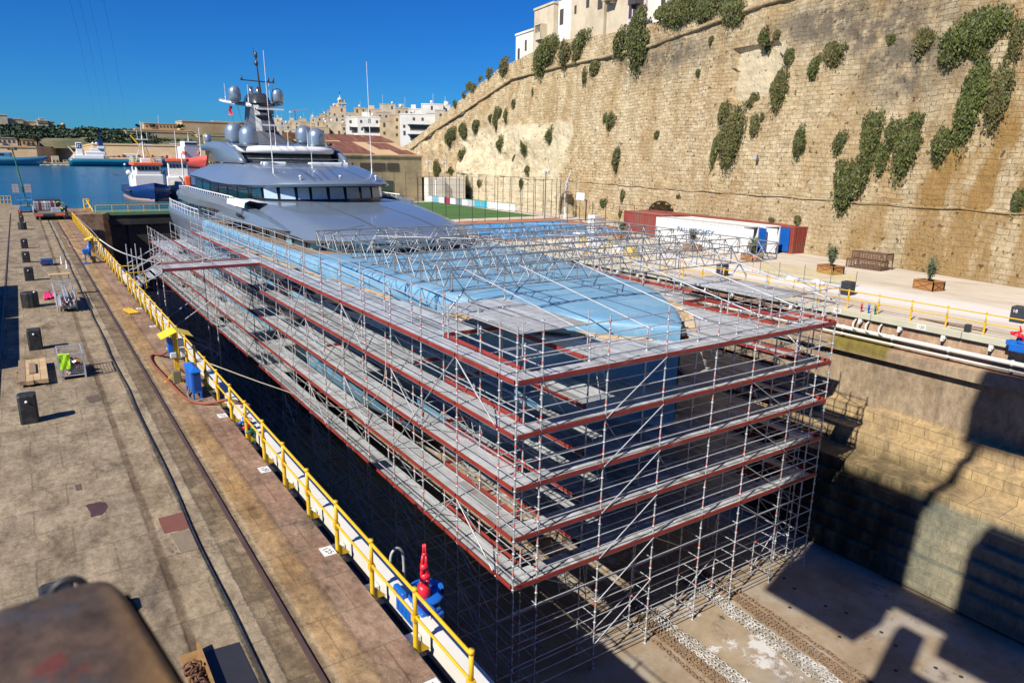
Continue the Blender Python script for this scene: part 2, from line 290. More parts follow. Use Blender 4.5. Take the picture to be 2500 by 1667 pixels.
def dockwall_mat():
    m, nd, lk, b = new_mat('dock_masonry'); g = nd.new('ShaderNodeNewGeometry'); p = g.outputs['Position']
    sx = nd.new('ShaderNodeSeparateXYZ'); lk.new(p, sx.inputs[0]); X, Y, Z = sx.outputs
    cb = nd.new('ShaderNodeCombineXYZ'); lk.new(Y, cb.inputs[0]); lk.new(math_(nd, lk, 'SUBTRACT', Z, math_(nd, lk, 'MULTIPLY', X, .001)), cb.inputs[1])
    br = N(nd, 'TexBrick', Scale=1.0); br.inputs['Brick Width'].default_value = 1.5; br.inputs['Row Height'].default_value = .58; br.inputs['Mortar Size'].default_value = .015
    br.inputs['Color1'].default_value = (.52,.38,.19,1); br.inputs['Color2'].default_value = (.38,.28,.15,1); br.inputs['Mortar'].default_value = (.2,.14,.075,1); lk.new(cb.outputs[0], br.inputs['Vector'])
    n1 = noise_(nd, lk, p, .7, 9, .7); n2 = noise_(nd, lk, mapv(nd, lk, p, (1,.8,.2), (5,1,0)), .8, 7, .7)
    conc = mixc(nd, lk, rng(nd, lk, n1, .3, .7), (.26,.19,.12), (.42,.33,.22))
    c = mixc(nd, lk, rng(nd, lk, Z, -5.4, -5.6, 0, 1), conc, br.outputs['Color'])
    c = mixc(nd, lk, rng(nd, lk, n2, .52, .7, 0, .7), c, (.17,.145,.11))
    top = rng(nd, lk, Z, -2.1, -1.6); c = mixc(nd, lk, top, c, mixc(nd, lk, rng(nd, lk, n1, .35, .65), (.36,.2,.13), (.5,.36,.23)))
    c = mixc(nd, lk, rng(nd, lk, n2, .6, .75, 0, .5), c, (.34,.15,.06))
    alg_shade = math_(nd, lk, 'MULTIPLY', rng(nd, lk, Z, -7.2, -8.3), rng(nd, lk, math_(nd, lk, 'ADD', Y, math_(nd, lk, 'MULTIPLY', n1, 4.0)), 16.2, 18.0))  # algae, made darker and wider to stand in for the wall's cast shadow
    c = mixc(nd, lk, math_(nd, lk, 'MULTIPLY', alg_shade, rng(nd, lk, noise_(nd, lk, mapv(nd, lk, p, (1,1,.3)), .9, 6), .32, .55, .4, .95)), c, (.032,.03,.01))
    yg = math_(nd, lk, 'MULTIPLY', rng(nd, lk, math_(nd, lk, 'ABSOLUTE', math_(nd, lk, 'SUBTRACT', Y, 22.6)), 2.0, 1.6), math_(nd, lk, 'MULTIPLY', rng(nd, lk, Z, -2.8, -2.2), rng(nd, lk, Z, -1.0, -1.3)))
    c = mixc(nd, lk, math_(nd, lk, 'MULTIPLY', yg, .9), c, (.2,.16,.02))
    gl = math_(nd, lk, 'MULTIPLY', rng(nd, lk, Z, -8.2, -8.6), rng(nd, lk, Y, 17.5, 15.5)); c = mixc(nd, lk, math_(nd, lk, 'MULTIPLY', gl, .6), c, (.17,.21,.18))
    c = mixc(nd, lk, 1.0, c, mixc(nd, lk, rng(nd, lk, noise_(nd, lk, mapv(nd, lk, p, (1,1,.5)), 2.4, 9, .8), .34, .64), (.55,.53,.5), (1.15,1.13,1.1)), 'MULTIPLY')
    lk.new(c, b.inputs['Base Color']); b.inputs['Roughness'].default_value = .8
    k = bump_(nd, lk, math_(nd, lk, 'MULTIPLY', br.outputs['Fac'], -1.0), .5, .05, b); bump_(nd, lk, noise_(nd, lk, p, 4, 9, .75), .5, .1, b, k); return m
def floor_mat():
    m, nd, lk, b = new_mat('dock_floor_concrete'); g = nd.new('ShaderNodeNewGeometry'); p = g.outputs['Position']
    n1 = noise_(nd, lk, p, .5, 9, .7); n2 = noise_(nd, lk, p, .25, 6, .65); n3 = noise_(nd, lk, mapv(nd, lk, p, (1,1,1), (4,8,0)), .6, 9, .75)
    c = mixc(nd, lk, rng(nd, lk, n1, .3, .7), (.24,.175,.11), (.42,.33,.22)); c = mixc(nd, lk, rng(nd, lk, n2, .5, .62, 0, .6), c, (.33,.31,.28)); c = mixc(nd, lk, rng(nd, lk, noise_(nd, lk, p, .9, 9, .78), .56, .66, 0, .75), c, (.1,.08,.055))
    sx = nd.new('ShaderNodeSeparateXYZ'); lk.new(p, sx.inputs[0])
    mid = math_(nd, lk, 'MULTIPLY', rng(nd, lk, sx.outputs[0], 21.5, 22.6), rng(nd, lk, sx.outputs[0], 27, 25.8))
    c = mixc(nd, lk, math_(nd, lk, 'MULTIPLY', mid, rng(nd, lk, n3, .55, .6, 0, .8)), c, (.66,.65,.63))
    c = mixc(nd, lk, math_(nd, lk, 'MULTIPLY', mid, rng(nd, lk, n3, .36, .33, 0, .9)), c, (.05,.04,.03))
    lk.new(c, b.inputs['Base Color']); b.inputs['Roughness'].default_value = .75; bump_(nd, lk, n1, .35, .06, b); return m
def pale_quay():
    m, nd, lk, b = new_mat('pale_concrete'); g = nd.new('ShaderNodeNewGeometry'); p = g.outputs['Position']
    n1 = noise_(nd, lk, mapv(nd, lk, p, (1,.35,1)), .5, 9, .7); n2 = noise_(nd, lk, mapv(nd, lk, p, (1,.2,1), (6,0,0)), .25, 7, .65)
    c = mixc(nd, lk, rng(nd, lk, n1, .3, .7), (.45,.37,.27), (.68,.6,.48)); sx = nd.new('ShaderNodeSeparateXYZ'); lk.new(p, sx.inputs[0])
    pale = math_(nd, lk, 'MULTIPLY', rng(nd, lk, math_(nd, lk, 'ADD', sx.outputs[0], math_(nd, lk, 'MULTIPLY', n2, 4.0)), 47, 48), rng(nd, lk, sx.outputs[0], 51, 49.6))
    c = mixc(nd, lk, math_(nd, lk, 'MULTIPLY', pale, .7), c, (.72,.7,.66)); c = mixc(nd, lk, rng(nd, lk, n2, .6, .72, 0, .6), c, (.27,.2,.13))
    lk.new(c, b.inputs['Base Color']); b.inputs['Roughness'].default_value = .9; bump_(nd, lk, noise_(nd, lk, p, 7, 8, .7), .4, .05, b); return m
def water_mat():
    m, nd, lk, b = new_mat('sea_water'); g = nd.new('ShaderNodeNewGeometry'); p = g.outputs['Position']
    c = mixc(nd, lk, rng(nd, lk, noise_(nd, lk, mapv(nd, lk, p, (.3,1,1)), .03, 5, .6), .35, .65), (.001,.085,.17), (.003,.125,.22)); lk.new(c, b.inputs['Base Color'])
    b.inputs['Roughness'].default_value = .16; b.inputs['IOR'].default_value = 1.33; b.inputs['Specular IOR Level'].default_value = .35
    bump_(nd, lk, noise_(nd, lk, mapv(nd, lk, p, (.6,1,1)), .7, 6, .65), .55, .6, b); return m
Q = quay_mat(); BAST = bastion_mat(); DW = dockwall_mat(); FL = floor_mat(); PQ = pale_quay(); SEA = water_mat()
# ---------------------------------------------------------------- ground, dock, water
mb = MB(); mb.box(-90, 4.85, -60, 127, -14, 0); mb.box(-90, 5.2, 127, 140, -14, 0); mb.box(-90, -1.5, 140, 144, -14, 0); struct('quay', mb, Q)
mb = MB(); mb.prism([(4.85,118),(8.4,124),(10.6,121.6),(9.2,118)], lambda x,y:(x,y,-14), lambda x,y:(x,y,-.1)); mb.box(5.2,8.4,124,131,-14,-.12)
for k in range(5): mb.box(5.6+.15*k, 9.0, 118.2+k*1.2, 119.4+k*1.2, -3.2+.6*k, -2.6+.6*k)
struct('dock_entrance_pier', mb, Q)
mb = MB(); mb.box(41.25, 140, -60, 60, -14, 0); mb.prism([(36.5,118),(41.25,60),(140,60),(140,170),(36.5,170)], lambda x,y:(x,y,-14), lambda x,y:(x,y,0)); mb.box(36.4,41.25,60,118,-14,0); struct('pier', mb, PQ)
mb = MB(); prof = [(41.25,-1.75),(40.62,-1.9),(40.62,-2.5),(41.1,-2.55),(41.1,-5.6),(40.55,-5.66),(40.55,-6.7),(39.8,-6.76),(39.8,-8.0),(37.75,-8.05)]
x, z = 37.75, -8.05
for dx, dz in ((.0,-.75),(.42,0),(0,-.72),(.42,0),(0,-.75),(.42,0),(0,-.7),(.42,0),(0,-.65),(.42,0),(0,-1.0)): x -= dx; z += dz; prof.append((x, z))
ys = [-30+2*i for i in range(77)]
mb.loft([[(px, y, pz) for px, pz in prof] for y in ys], smooth=False); mb.add([(41.235,-30,-.02),(41.235,122,-.02),(41.235,122,-1.76),(41.235,-30,-1.76)], [(0,1,2,3)])
struct('dock_wall_right', mb, DW)
mb = MB(); mb.loft([[(46.4-px, y, pz) for px, pz in prof] for y in ys], smooth=False); mb.add([(4.865,-30,-.04),(4.865,118,-.04),(4.865,118,-1.78),(4.865,-30,-1.78)], [(0,1,2,3)])
struct('dock_wall_left', mb, DW)
mb = MB(); mb.box(12.2, 32.2, -30, 123, -13, -12.2); mb.box(3, 43, -30, 123, -14, -12.75); struct('dock_floor', mb, FL)
mb = MB(); mb.box(-30, 45, -30.6, -30, -13, 0); struct('dock_head_wall', mb, DW)
n = 40; mb = MB(); mb.add([(-900,122.5,-1.5),(36.4,122.5,-1.5),(36.4,170,-1.5),(700,170,-1.5),(1500,3000,-1.5),(-2500,3000,-1.5)], [(0,1,2,3,4,5)]); struct('water', mb, SEA)
mb = MB(); mb.box(-2500, 2500, -300, 3000, -30, -15); struct('seabed', mb, FL)
# crane rails
railm = mat('rail_steel', (.12,.075,.06), .5, .3, .2, 2)
for xx, lab in ((3.2, 'rusty crane rail beside the orange strip along the dock edge'), (-1.64, 'rusty crane rail left of the row of black mooring bollards')):
    mb = MB(); mb.box(xx-.035, xx+.035, -20, 121 if xx < 0 else 105, .0, .05); mb.box(xx-.05, xx+.05, -20, 121 if xx < 0 else 105, -.02, .012); tag(mb.build('crane_rail', railm), lab, 'rail')
mb = MB(); pts = [(2.36+.025*math.sin(y*.7)+.03*noise.noise((y*.4,0,0)), y, .035) for y in [k*.8-5 for k in range(150)]]
mb.path(pts, .02); mb.path([(x+.04*math.sin(y*.31), y+.3, .03) for x, y, z in pts], .014); tag(mb.build('power_cable', black), 'black cables lying along the slot between the crane rails', 'cable')
# number plates
numw = mat('sign_white', (.75,.74,.7), .6); ink = mat('ink_black', (.02,.02,.02), .6)
for i, v in enumerate((130,125,120,115,110,105,100,95)):
    y = 14.08+5.07*(i-1)
    if y < 8: continue
    mb = MB(); mb.box(4.55, 4.83, y-.2, y+.2, .0, .008); s = tag(mb.build('number_plate', numw), f'white plate reading {v} set in the left dock edge', 'sign', 'number plates along the left dock edge')
    text('numeral', str(v), .2, (4.69, y, .01), frame((.35,-1,0), (0,0,1)), ink, s)
# ---------------------------------------------------------------- bastion
BA = Vector((60.2,20,0)); BD = Vector((10.1,64,0)).normalized(); BU = Vector((BD.y*.1,-BD.x*.1,1)); BN = Vector((-BD.y, BD.x, .1)).normalized()   # BN faces the dock
def wall(s, z, off=0.0): return BA+BD*s+BU*z+BN*off
PAR = [(-40, 27.6), (42.3, 26.1), (54.1, 26.0), (64.7, 26.2), (77.7, 27.0), (87.9, 26.7), (102.7, 25.3), (124.8, 20.3), (156.1, 12.4), (177.3, 8.1)]
COR = [(-40, 26.7), (34.4, 24.9), (55.1, 23.0), (76.7, 23.1), (96.2, 22.8), (124.9, 17.1), (138.1, 14.6), (155.7, 10.4), (177.3, 6.3)]
def arch(s, z, s0, w, h):
    t = abs(s-s0)/(w/2); return t < 1 and z < h*(.55+.45*math.sqrt(1-t*t))
def wallz(s, z):
    p = Vector((s*.35, z*.35, 3)); d = noise.fractal(p, 1.0, 2.0, 4)*.2+noise.noise((s*.09,z*.09,0))*.25+noise.noise((s*.9,z*1.3,5))*.1
    rk = max(0, min(1, (s-72)/8))*max(0, min(1, (152-s)/12))*max(0, min(1, (16-z)/4)); d += rk*noise.fractal(Vector((s*.13, z*.11, 9)), 1, 2, 5)*1.6
    if 30.6 < s+noise.noise((s,z*.8,1)) < 37.4 and 15 < z < 20.6: d -= .55
    if z < 5.2: d = d*.35+.25
    return d
mb = MB(); ss = [-36+.6*i for i in range(int(236/.6))]; rows = 64; rings = []
for s in ss:
    top = lerp(PAR, s); ring = [wall(s, top*j/rows, wallz(s, top*j/rows)) for j in range(rows+1)]
    ring += [wall(s, top, -1.6), wall(s, top-1.3, -1.6)]; rings.append(ring)
mb.loft(rings, smooth=False)
# cut the arched alcoves
ARCH = [(70.4,4.4,3.5),(46,5.2,3.5)]
keep = []
for i, f in enumerate(mb.f):
    st, j = divmod(i, rows+2); s = ss[st]+.3; z = lerp(PAR, s)*(j+.5)/rows
    if j < rows and any(arch(s, z, *a) for a in ARCH): continue
    keep.append(f)
mb.f = keep; mb.m = [0]*len(keep); mb.s = [False]*len(keep)
for s0, w, h in ARCH:
    pr = [(s0-w/2*1.08, 0)]+[(s0-w/2*math.cos(t)*1.08, h*(.55+.45*math.sin(t))*1.05) for t in [math.pi*k/14 for k in range(15)]]+[(s0+w/2*1.08, 0)]
    mb.loft([[wall(s, z, .45) for s, z in pr], [wall(s, z, -3.5) for s, z in pr]], smooth=False)
    mb.add([wall(s, z, -3.5) for s, z in pr], [list(range(len(pr)))])
bw = thing('bastion_wall', 'towering honey coloured stone bastion wall above the dry dock', 'wall', wall(60,0)); mb.build('masonry', BAST, bw)
mb = MB(); cp = [wall(s, lerp(COR, s), .2) for s in range(-36,198,3)]; mb.path(cp, .26, 8); mb.build('string_course', BAST, bw)
mb = MB(); mb.path([wall(s, 5.25+.08*math.sin(s), .3) for s in range(-34,100,2)], .07, 5); mb.build('ledge', BAST, bw)
mb = MB(); gp = [(Vector((wall(s, lerp(PAR,s)-1.3, -1.5))), lerp(PAR,s)-1.3) for s in range(-36,200,6)]
mb.loft([[p, p+Vector((40,-8,.5)), p+Vector((400,-80,4)), (p.x+400,p.y-80,-10)] for p, z in gp], smooth=False); struct('upper_town_terrain', mb, limepale)
# wall shrubs: many small leaf blades in a lumpy hanging mass
def leaves(mb, pts, size, mats=3, flat=1.0, hang=None):
    for p in pts:
        a = Vector((rnd.gauss(0,1), rnd.gauss(0,1), rnd.gauss(0,1))).normalized(); b = a.orthogonal().normalized(); 
        if hang: a = (a*.6+Vector(hang)).normalized(); b = a.cross(Vector((rnd.gauss(0,1), rnd.gauss(0,1), rnd.gauss(0,1)))).normalized()
        k = size*rnd.uniform(.6,1.5); mb.add([p-a*k, p+b*k*.45, p+a*k, p-b*k*.45], [(0,1,2,3)], rnd.choices(range(mats), [5,3,2][:mats])[0])
SH = [(14.5,18.7,2.2,2.3),(10.4,18.8,6.4,3.0),(11.7,17.2,2.2,2.3),(9.3,17.4,2.1,1.6),(8.9,13.6,2.5,6.0),(6.5,17.7,1.5,2.8),(6.8,14.0,2.2,4.9),(23.1,18.7,3.1,2.0),(25.6,17.8,1.6,2.0),(29.7,15.9,2.4,3.9),(29.1,18.9,1.4,2.0),(33.1,21.3,1.8,2.3),(31.5,21.5,1.2,0.9),(37.5,13.7,1.9,2.7),(35.8,11.6,3.7,6.8),(37.9,10.0,1.6,3.8),(33.7,15.4,1.5,1.6),(32.3,12.5,1.5,2.1),(31.4,13.2,0.8,0.9),(25.5,10.8,1.9,3.1),(20.8,10.5,1.7,2.0),(17.5,10.5,2.4,4.6),(15.9,9.4,1.7,3.0),(15.1,11.1,2.0,2.5),(13.5,10.3,3.1,4.8),(13.2,12.4,1.1,1.0),(10.7,10.1,2.1,2.4),(19.9,8.6,1.8,1.0),(18.4,6.7,4.2,3.6),(3.7,6.3,1.1,1.9),(23.8,3.1,1.1,0.8),(27.3,2.8,0.9,0.6),(17.5,19.2,0.9,0.8),(41.8,22.2,0.9,1.0),(43.1,26.3,5.8,2.8),(38.5,24.9,4.9,3.0),(100.9,25.3,5.2,3.1),(108.0,24.7,3.5,1.9),(112.2,24.0,2.8,1.1),(116.5,22.9,6.8,2.1),(120.6,21.7,2.5,1.4),(126.0,20.1,2.4,1.8),(84.0,25.3,8.2,5.3),(76.7,25.0,4.0,4.5),(72.3,26.2,6.4,2.8),(73.0,24.1,3.2,2.8),(61.1,24.4,4.2,3.9),(56.8,24.4,5.3,7.1),(49.1,26.2,9.5,3.7),(43.2,26.0,3.7,2.9),(67.4,21.8,3.0,2.5),(70.2,20.8,1.3,3.0),(61.1,14.1,2.4,2.5),(63.0,14.4,1.1,1.4),(49.8,11.8,0.9,1.0),(58.2,8.5,2.2,3.0),(105.0,16.3,1.7,1.8),(101.9,16.0,2.6,3.8),(100.4,16.9,1.7,1.9),(97.8,16.4,1.7,3.1),(94.8,18.3,1.6,1.6),(87.5,19.8,0.9,1.5),(125.3,13.2,4.8,4.0),(119.2,14.3,5.0,3.1),(112.4,14.8,3.9,2.5),(119.2,9.6,2.9,2.7),(98.6,11.3,2.8,2.9),(80.2,12.4,2.2,2.8),(86.9,10.2,1.7,2.4),(92.2,8.7,1.8,1.2),(86.7,6.5,2.1,1.6),(112.3,2.8,3.6,3.5),(106.1,3.7,2.7,1.4),(87.6,4.2,1.5,1.8),(132.7,5.8,3.3,3.9),(122.9,5.6,1.9,1.8),(55.2,3.8,1.1,1.7),(59.9,2.6,2.0,1.2),(55.3,1.3,0.8,0.8),(43.1,18.9,1.2,0.9),(43.4,4.3,0.7,0.5)]
SL = {(10.4,18.8):'broad green creeper spreading near the top right of the bastion wall',(8.9,13.6):'long bright green creeper tongue hanging below the broad creeper',(6.8,14.0):'brown tinged hanging creeper at the right end of the bastion wall',(6.5,17.7):'dark bush above the brown tinged hanging creeper',(14.5,18.7):'round dark bush left of the broad green creeper',(18.4,6.7):'big rounded olive shrub low on the bastion above the planters',(35.8,11.6):'tall drooping olive shrub below the pale broken patch of wall',(37.9,10.0):'narrow shrub touching the left side of the tall drooping shrub',
 (17.5,10.5):'tall dark shrub left in the row of four on the right of the bastion',(13.5,10.3):'large lumpy shrub in the row of four on the right of the bastion',(15.9,9.4):'tapering shrub between the tall dark and the lumpy shrub',(10.7,10.1):'round brownish shrub right of the large lumpy shrub',(29.7,15.9):'hanging shrub just right of the pale broken patch',(23.1,18.7):'spreading brown green shrub high on the grey stained masonry',(25.6,17.8):'small round shrub left of the spreading brown green shrub',(25.5,10.8):'wedge shaped hanging bush alone in the middle right of the wall',(20.8,10.5):'small reddish bush right of the wedge shaped hanging bush',
 (56.8,24.4):'long hanging olive shrub over the parapet below the balconied houses',(61.1,24.4):'bushy shrub left of the long hanging shrub on the parapet',(49.1,26.2):'wide olive shrub growing along the parapet under the tan house',(84.0,25.3):'large green shrub on the parapet below the white house',(76.7,25.0):'brownish shrub hanging over the parapet right of the white house',(43.1,26.3):'olive shrub on the parapet near the top edge of the picture',(100.9,25.3):'dark shrub on the sloping parapet left of the white house'}
def shrub(s, z, w, h):
    mb = MB(); n = int(150+w*h*(330 if s < 60 else 150)); pts = []; lob = [(rnd.uniform(-.28,.28)*w, rnd.uniform(-.32,.3)*h, rnd.uniform(.24,.42)) for _ in range(7)]
    while len(pts) < n:
        lx, lz, lr = rnd.choice(lob); a, b = rnd.gauss(0,.5), rnd.gauss(0,.5)
        if a*a+b*b > 1.1: continue
        dx, dz = lx+a*lr*w, lz+b*lr*h; t = min(1, max(0, .5-dz/h)); dx *= 1-.45*t*t
        dep = .28*min(w, h)*max(.1, 1-(2*dx/w)**2*.8-(2*dz/h)**2*.6)
        if rnd.random() < .1: dx *= 1.15; dz -= rnd.uniform(0,.3)*h
        pts.append(wall(s+dx, z+dz, wallz(s+dx,z+dz)+dep*rnd.uniform(.2,1.1)+.03))
    leaves(mb, pts, .085+.018*min(w, h), hang=(-.2,-.2,-.9))
    k = rnd.random(); ms = [leaf_a, leaf_b, leaf_c] if k < .45 else ([leaf_c, leaf_a, leaf_b] if k < .8 else [leaf_b, leaf_a, leaf_c])
    if (s, z) in ((10.4, 18.8), (8.9, 13.6)): ms = [leaf_a, leaf_b, leaf_a]
    o = mb.build('wall_shrub', ms, fix=False); 
    if (s, z) in SL: tag(o, SL[(s, z)], 'shrub')
    elif s > 85: tag(o, 'small hanging shrub on the far left half of the bastion wall', 'shrub', 'small shrubs on the far part of the bastion')
    else: tag(o, 'small olive shrub rooted in the masonry of the near bastion wall', 'shrub', 'small shrubs on the near part of the bastion')
for a in SH: shrub(*a)
for s, z in ((30.9,8.9),(71.1,4.9)):
    p = wall(s, z, .5); mb = MB(); mb.obox(p, .5, .35, .4, .3); mb.tube(p, wall(s, z, .0), .05); tag(mb.build('floodlight', mat('lamp_grey', (.35,.36,.38))), 'small grey floodlight fixed to the bastion wall '+('right of centre' if s < 40 else 'above the left arch'), 'light')
# ---------------------------------------------------------------- houses on the bastion
shut = mat('dark_shutter', (.07,.06,.055), .6); balc = mat('balcony_brown', (.16,.11,.07), .6); lilac = mat('lilac_render', (.62,.5,.52), .8); tan_r = mat('tan_render', (.52,.38,.23), .85)
HM = [(40,40.5),(44,44.6),(53.4,53.5),(58.4,58.2),(63.4,62.9),(69.6,68.6),(81.6,79.5),(89,86.2),(97.5,93.7),(106,101.1)]; hm = lambda s: lerp(HM, s)
def house(label, m, s0, s1, zt, z0, wins, off=-2.2, dep=12, kind='house', bal=()):
    s0, s1, zt = hm(s0), hm(s1), zt*.985; wins = [(hm(a),b*.985,c,d) for a,b,c,d in wins]; bal = [(hm(a),b*.985,c,d,e) for a,b,c,d,e in bal]
    t = thing('town_house', label, 'house', wall((s0+s1)/2, 24, off-dep/2))
    q = lambda s, z, o: BA+BD*s+Vector((2.6,-.5,0))+BN.xy.to_3d().normalized()*(off+o)+Vector((0,0,z))
    mb = MB(); mb.add([q(s, z, o) for z in (z0, zt) for s, o in ((s0,0),(s1,0),(s1,-dep),(s0,-dep))], [(0,3,2,1),(4,5,6,7),(0,1,5,4),(1,2,6,5),(2,3,7,6),(3,0,4,7)]); mb.build('wall', m, t)
    mb = MB(); mb.add([q(s, z, o) for z in (zt, zt+.35) for s, o in ((s0-.12,.15),(s1+.12,.15),(s1+.12,-dep),(s0-.12,-dep))], [(0,3,2,1),(4,5,6,7),(0,1,5,4),(1,2,6,5),(2,3,7,6),(3,0,4,7)]); mb.build('cornice', m, t)
    for s, z, w, h in wins:
        mb = MB(); mb.add([q(a, b, o) for b in (z, z+h) for a, o in ((s-w/2,.06),(s+w/2,.06),(s+w/2,-.1),(s-w/2,-.1))], [(0,3,2,1),(4,5,6,7),(0,1,5,4),(1,2,6,5),(2,3,7,6),(3,0,4,7)]); wi = mb.build('window', shut, t)
        mb = MB(); mb.add([q(a, b, o) for b in (z-.15, z) for a, o in ((s-w/2-.12,.18),(s+w/2+.12,.18),(s+w/2+.12,-.1),(s-w/2-.12,-.1))], [(0,3,2,1),(4,5,6,7),(0,1,5,4),(1,2,6,5),(2,3,7,6),(3,0,4,7)]); mb.build('sill', m, wi)
    for s, z, w, h, bm in bal:
        mb = MB(); B = lambda a0, a1, b0, b1, o0, o1: mb.add([q(a, b, o) for b in (b0, b1) for a, o in ((a0,o1),(a1,o1),(a1,o0),(a0,o0))], [(0,3,2,1),(4,5,6,7),(0,1,5,4),(1,2,6,5),(2,3,7,6),(3,0,4,7)])
        B(s-w/2, s+w/2, z-.15, z, 0, 1.3); B(s-w/2, s+w/2, z, z+1, 1.2, 1.3); B(s-w/2, s-w/2+.1, z, z+h, 0, 1.3); B(s+w/2-.1, s+w/2, z, z+h, 0, 1.3); B(s-w/2, s+w/2, z+h, z+h+.15, 0, 1.4)
        for k in range(5): a = s-w/2+.1+k*(w-.28)/4; B(a, a+.08, z+1, z+h, 1.2, 1.28)
        for k in (-.3,.3): B(s+k*w-.1, s+k*w+.1, z-.6, z-.15, 0, .9)
        mb.build('balcony', bm, t)
    return t
house('white rendered house at the left end of the bastion top', limewhite, 97.5, 106, 31.3, 22, [(104.4,26.9,.8,2),(101,28.2,.7,1.8)])
house('pale stone house with recessed balcony behind the white house', limepale, 89, 97.3, 34.5, 22, [(96,29.2,.6,1.6),(94.4,29.3,.8,2.6)], bal=[(92.8,29.2,2.2,2.2,limepale)])
house('plain cream block right of the recessed balcony house', limewhite, 81.6, 88.9, 35.0, 22, [(87.5,31,1.2,2.4)], off=-3)
house('tall limestone house with brown cornerpipe above the bastion', limepale, 69.6, 80.4, 48, 22, [(74.8,31.6,.85,1.8),(78.9,31.3,.6,1.2),(78.6,37.5,.6,1.5),(70.8,30.8,1.3,3),(74.8,37.5,.9,2)], off=-1.2)
house('limestone house with closed wooden balcony on the bastion', limepale, 63.4, 69.4, 46, 22, [(64.6,33.6,.8,2.4),(64.6,38,.8,2.4)], off=-1.6, bal=[(67.6,31.6,2.2,2.6,limepale),(67.6,36.4,2.2,2.6,balc)])
house('lilac fronted house with white balcony on the bastion', lilac, 58.4, 63.2, 33, 22, [(62.3,28.3,.7,2),(61,31.2,.8,1.6)], off=-1.4, bal=[(60,29.8,1.9,2.2,shut)])
house('white house with brown balcony above the lilac front', limewhite, 53.4, 58.2, 46, 22, [(57.2,33.8,.8,2.2),(54.4,29,.9,2)], off=-1.5, bal=[(55.8,33.4,3.2,2.6,balc)])
house('tan rendered house at the top centre above the parapet', tan_r, 44, 53.2, 44, 22, [(51,32,.9,2)], off=-2)
mb = MB(); pp = wall(78.6,26,-1.2)+Vector((2.6,-.5,0)); mb.tube(pp, pp+Vector((0,0,24)), .16, 8, 0); tag(mb.build('drainpipe', rust), 'brown drainpipe up the left corner of the tall limestone house', 'pipe')
# ---------------------------------------------------------------- town beyond the warehouse
tones = [limepale, lime, mat('stone_tan', (.5,.4,.27), .85, 0, .12, .2), mat('stone_peach', (.62,.46,.3), .85, 0, .06, .2), limewhite]
TOWN = [(86.6,287.2,2.4,20.8,-.29,0),(64,205.2,5.4,15.2,-.3,0),(76.9,248.4,2.3,18.3,-.3,1),(96.7,305,4.3,21.9,-.31,0),(109.5,332.4,3.3,24.1,-.32,2),(86.5,255.8,4.2,19.2,-.33,1),(107.4,312,2.4,23.9,-.33,0),(87.7,244.8,4.6,20.8,-.34,2),(111.7,310.5,3.7,25.4,-.35,1),(71.9,213.2,4.5,16.4,-.33,1),(80.3,226.1,3.5,18.7,-.34,0),(104.4,281.2,3.5,25.3,-.36,2),(88.9,233.7,4.9,23.7,-.36,3),(83.2,219.8,2.6,20,-.36,0),(73.8,196.6,3.7,17.1,-.36,0),(69,193,3.2,15.6,-.34,1),(74.3,191.1,1.5,16.5,-.37,1),(69.6,171.4,4.7,17.5,-.39,4),(71.3,167.4,5.3,17.5,-.4,4),(73.9,164.1,2.3,16.6,-.42,1),(89.7,217.2,3.6,22.7,-.39,1),(91.5,211,4.4,22.1,-.41,3),(99.5,218.4,4.9,24.3,-.43,0),(87.9,196.2,3.9,20.5,-.42,2),(93,193.8,4.1,21.8,-.45,2),(75.6,161.1,3.1,17.9,-.44,1),(79.2,157.1,8.3,18.1,-.47,4),(89.4,178.9,3.5,20.7,-.46,4),(91.1,172.4,5.6,21.7,-.49,4),(82.9,153,2.4,19,-.5,0),(96.7,175,2.1,21.8,-.5,4),(88.8,223,2.2,21.4,-.38,2),(96.4,326,2.7,23.8,-.29,0),(94.7,284.7,3.3,20.8,-.32,2),(73.4,202.1,2.4,16.9,-.35,1)]
UL = {12:'tall plain peach coloured block below the church tower',17:'white fronted apartment block with long balcony, left of two',18:'white apartment block with stone end, beside the long balcony block',26:'big white apartment block with deep balconies next to the bastion',28:'white flats on the skyline nearest the bastion parapet',1:'low stone house at the left end of the town above the mast',21:'peach topped building with roof panels on the skyline'}
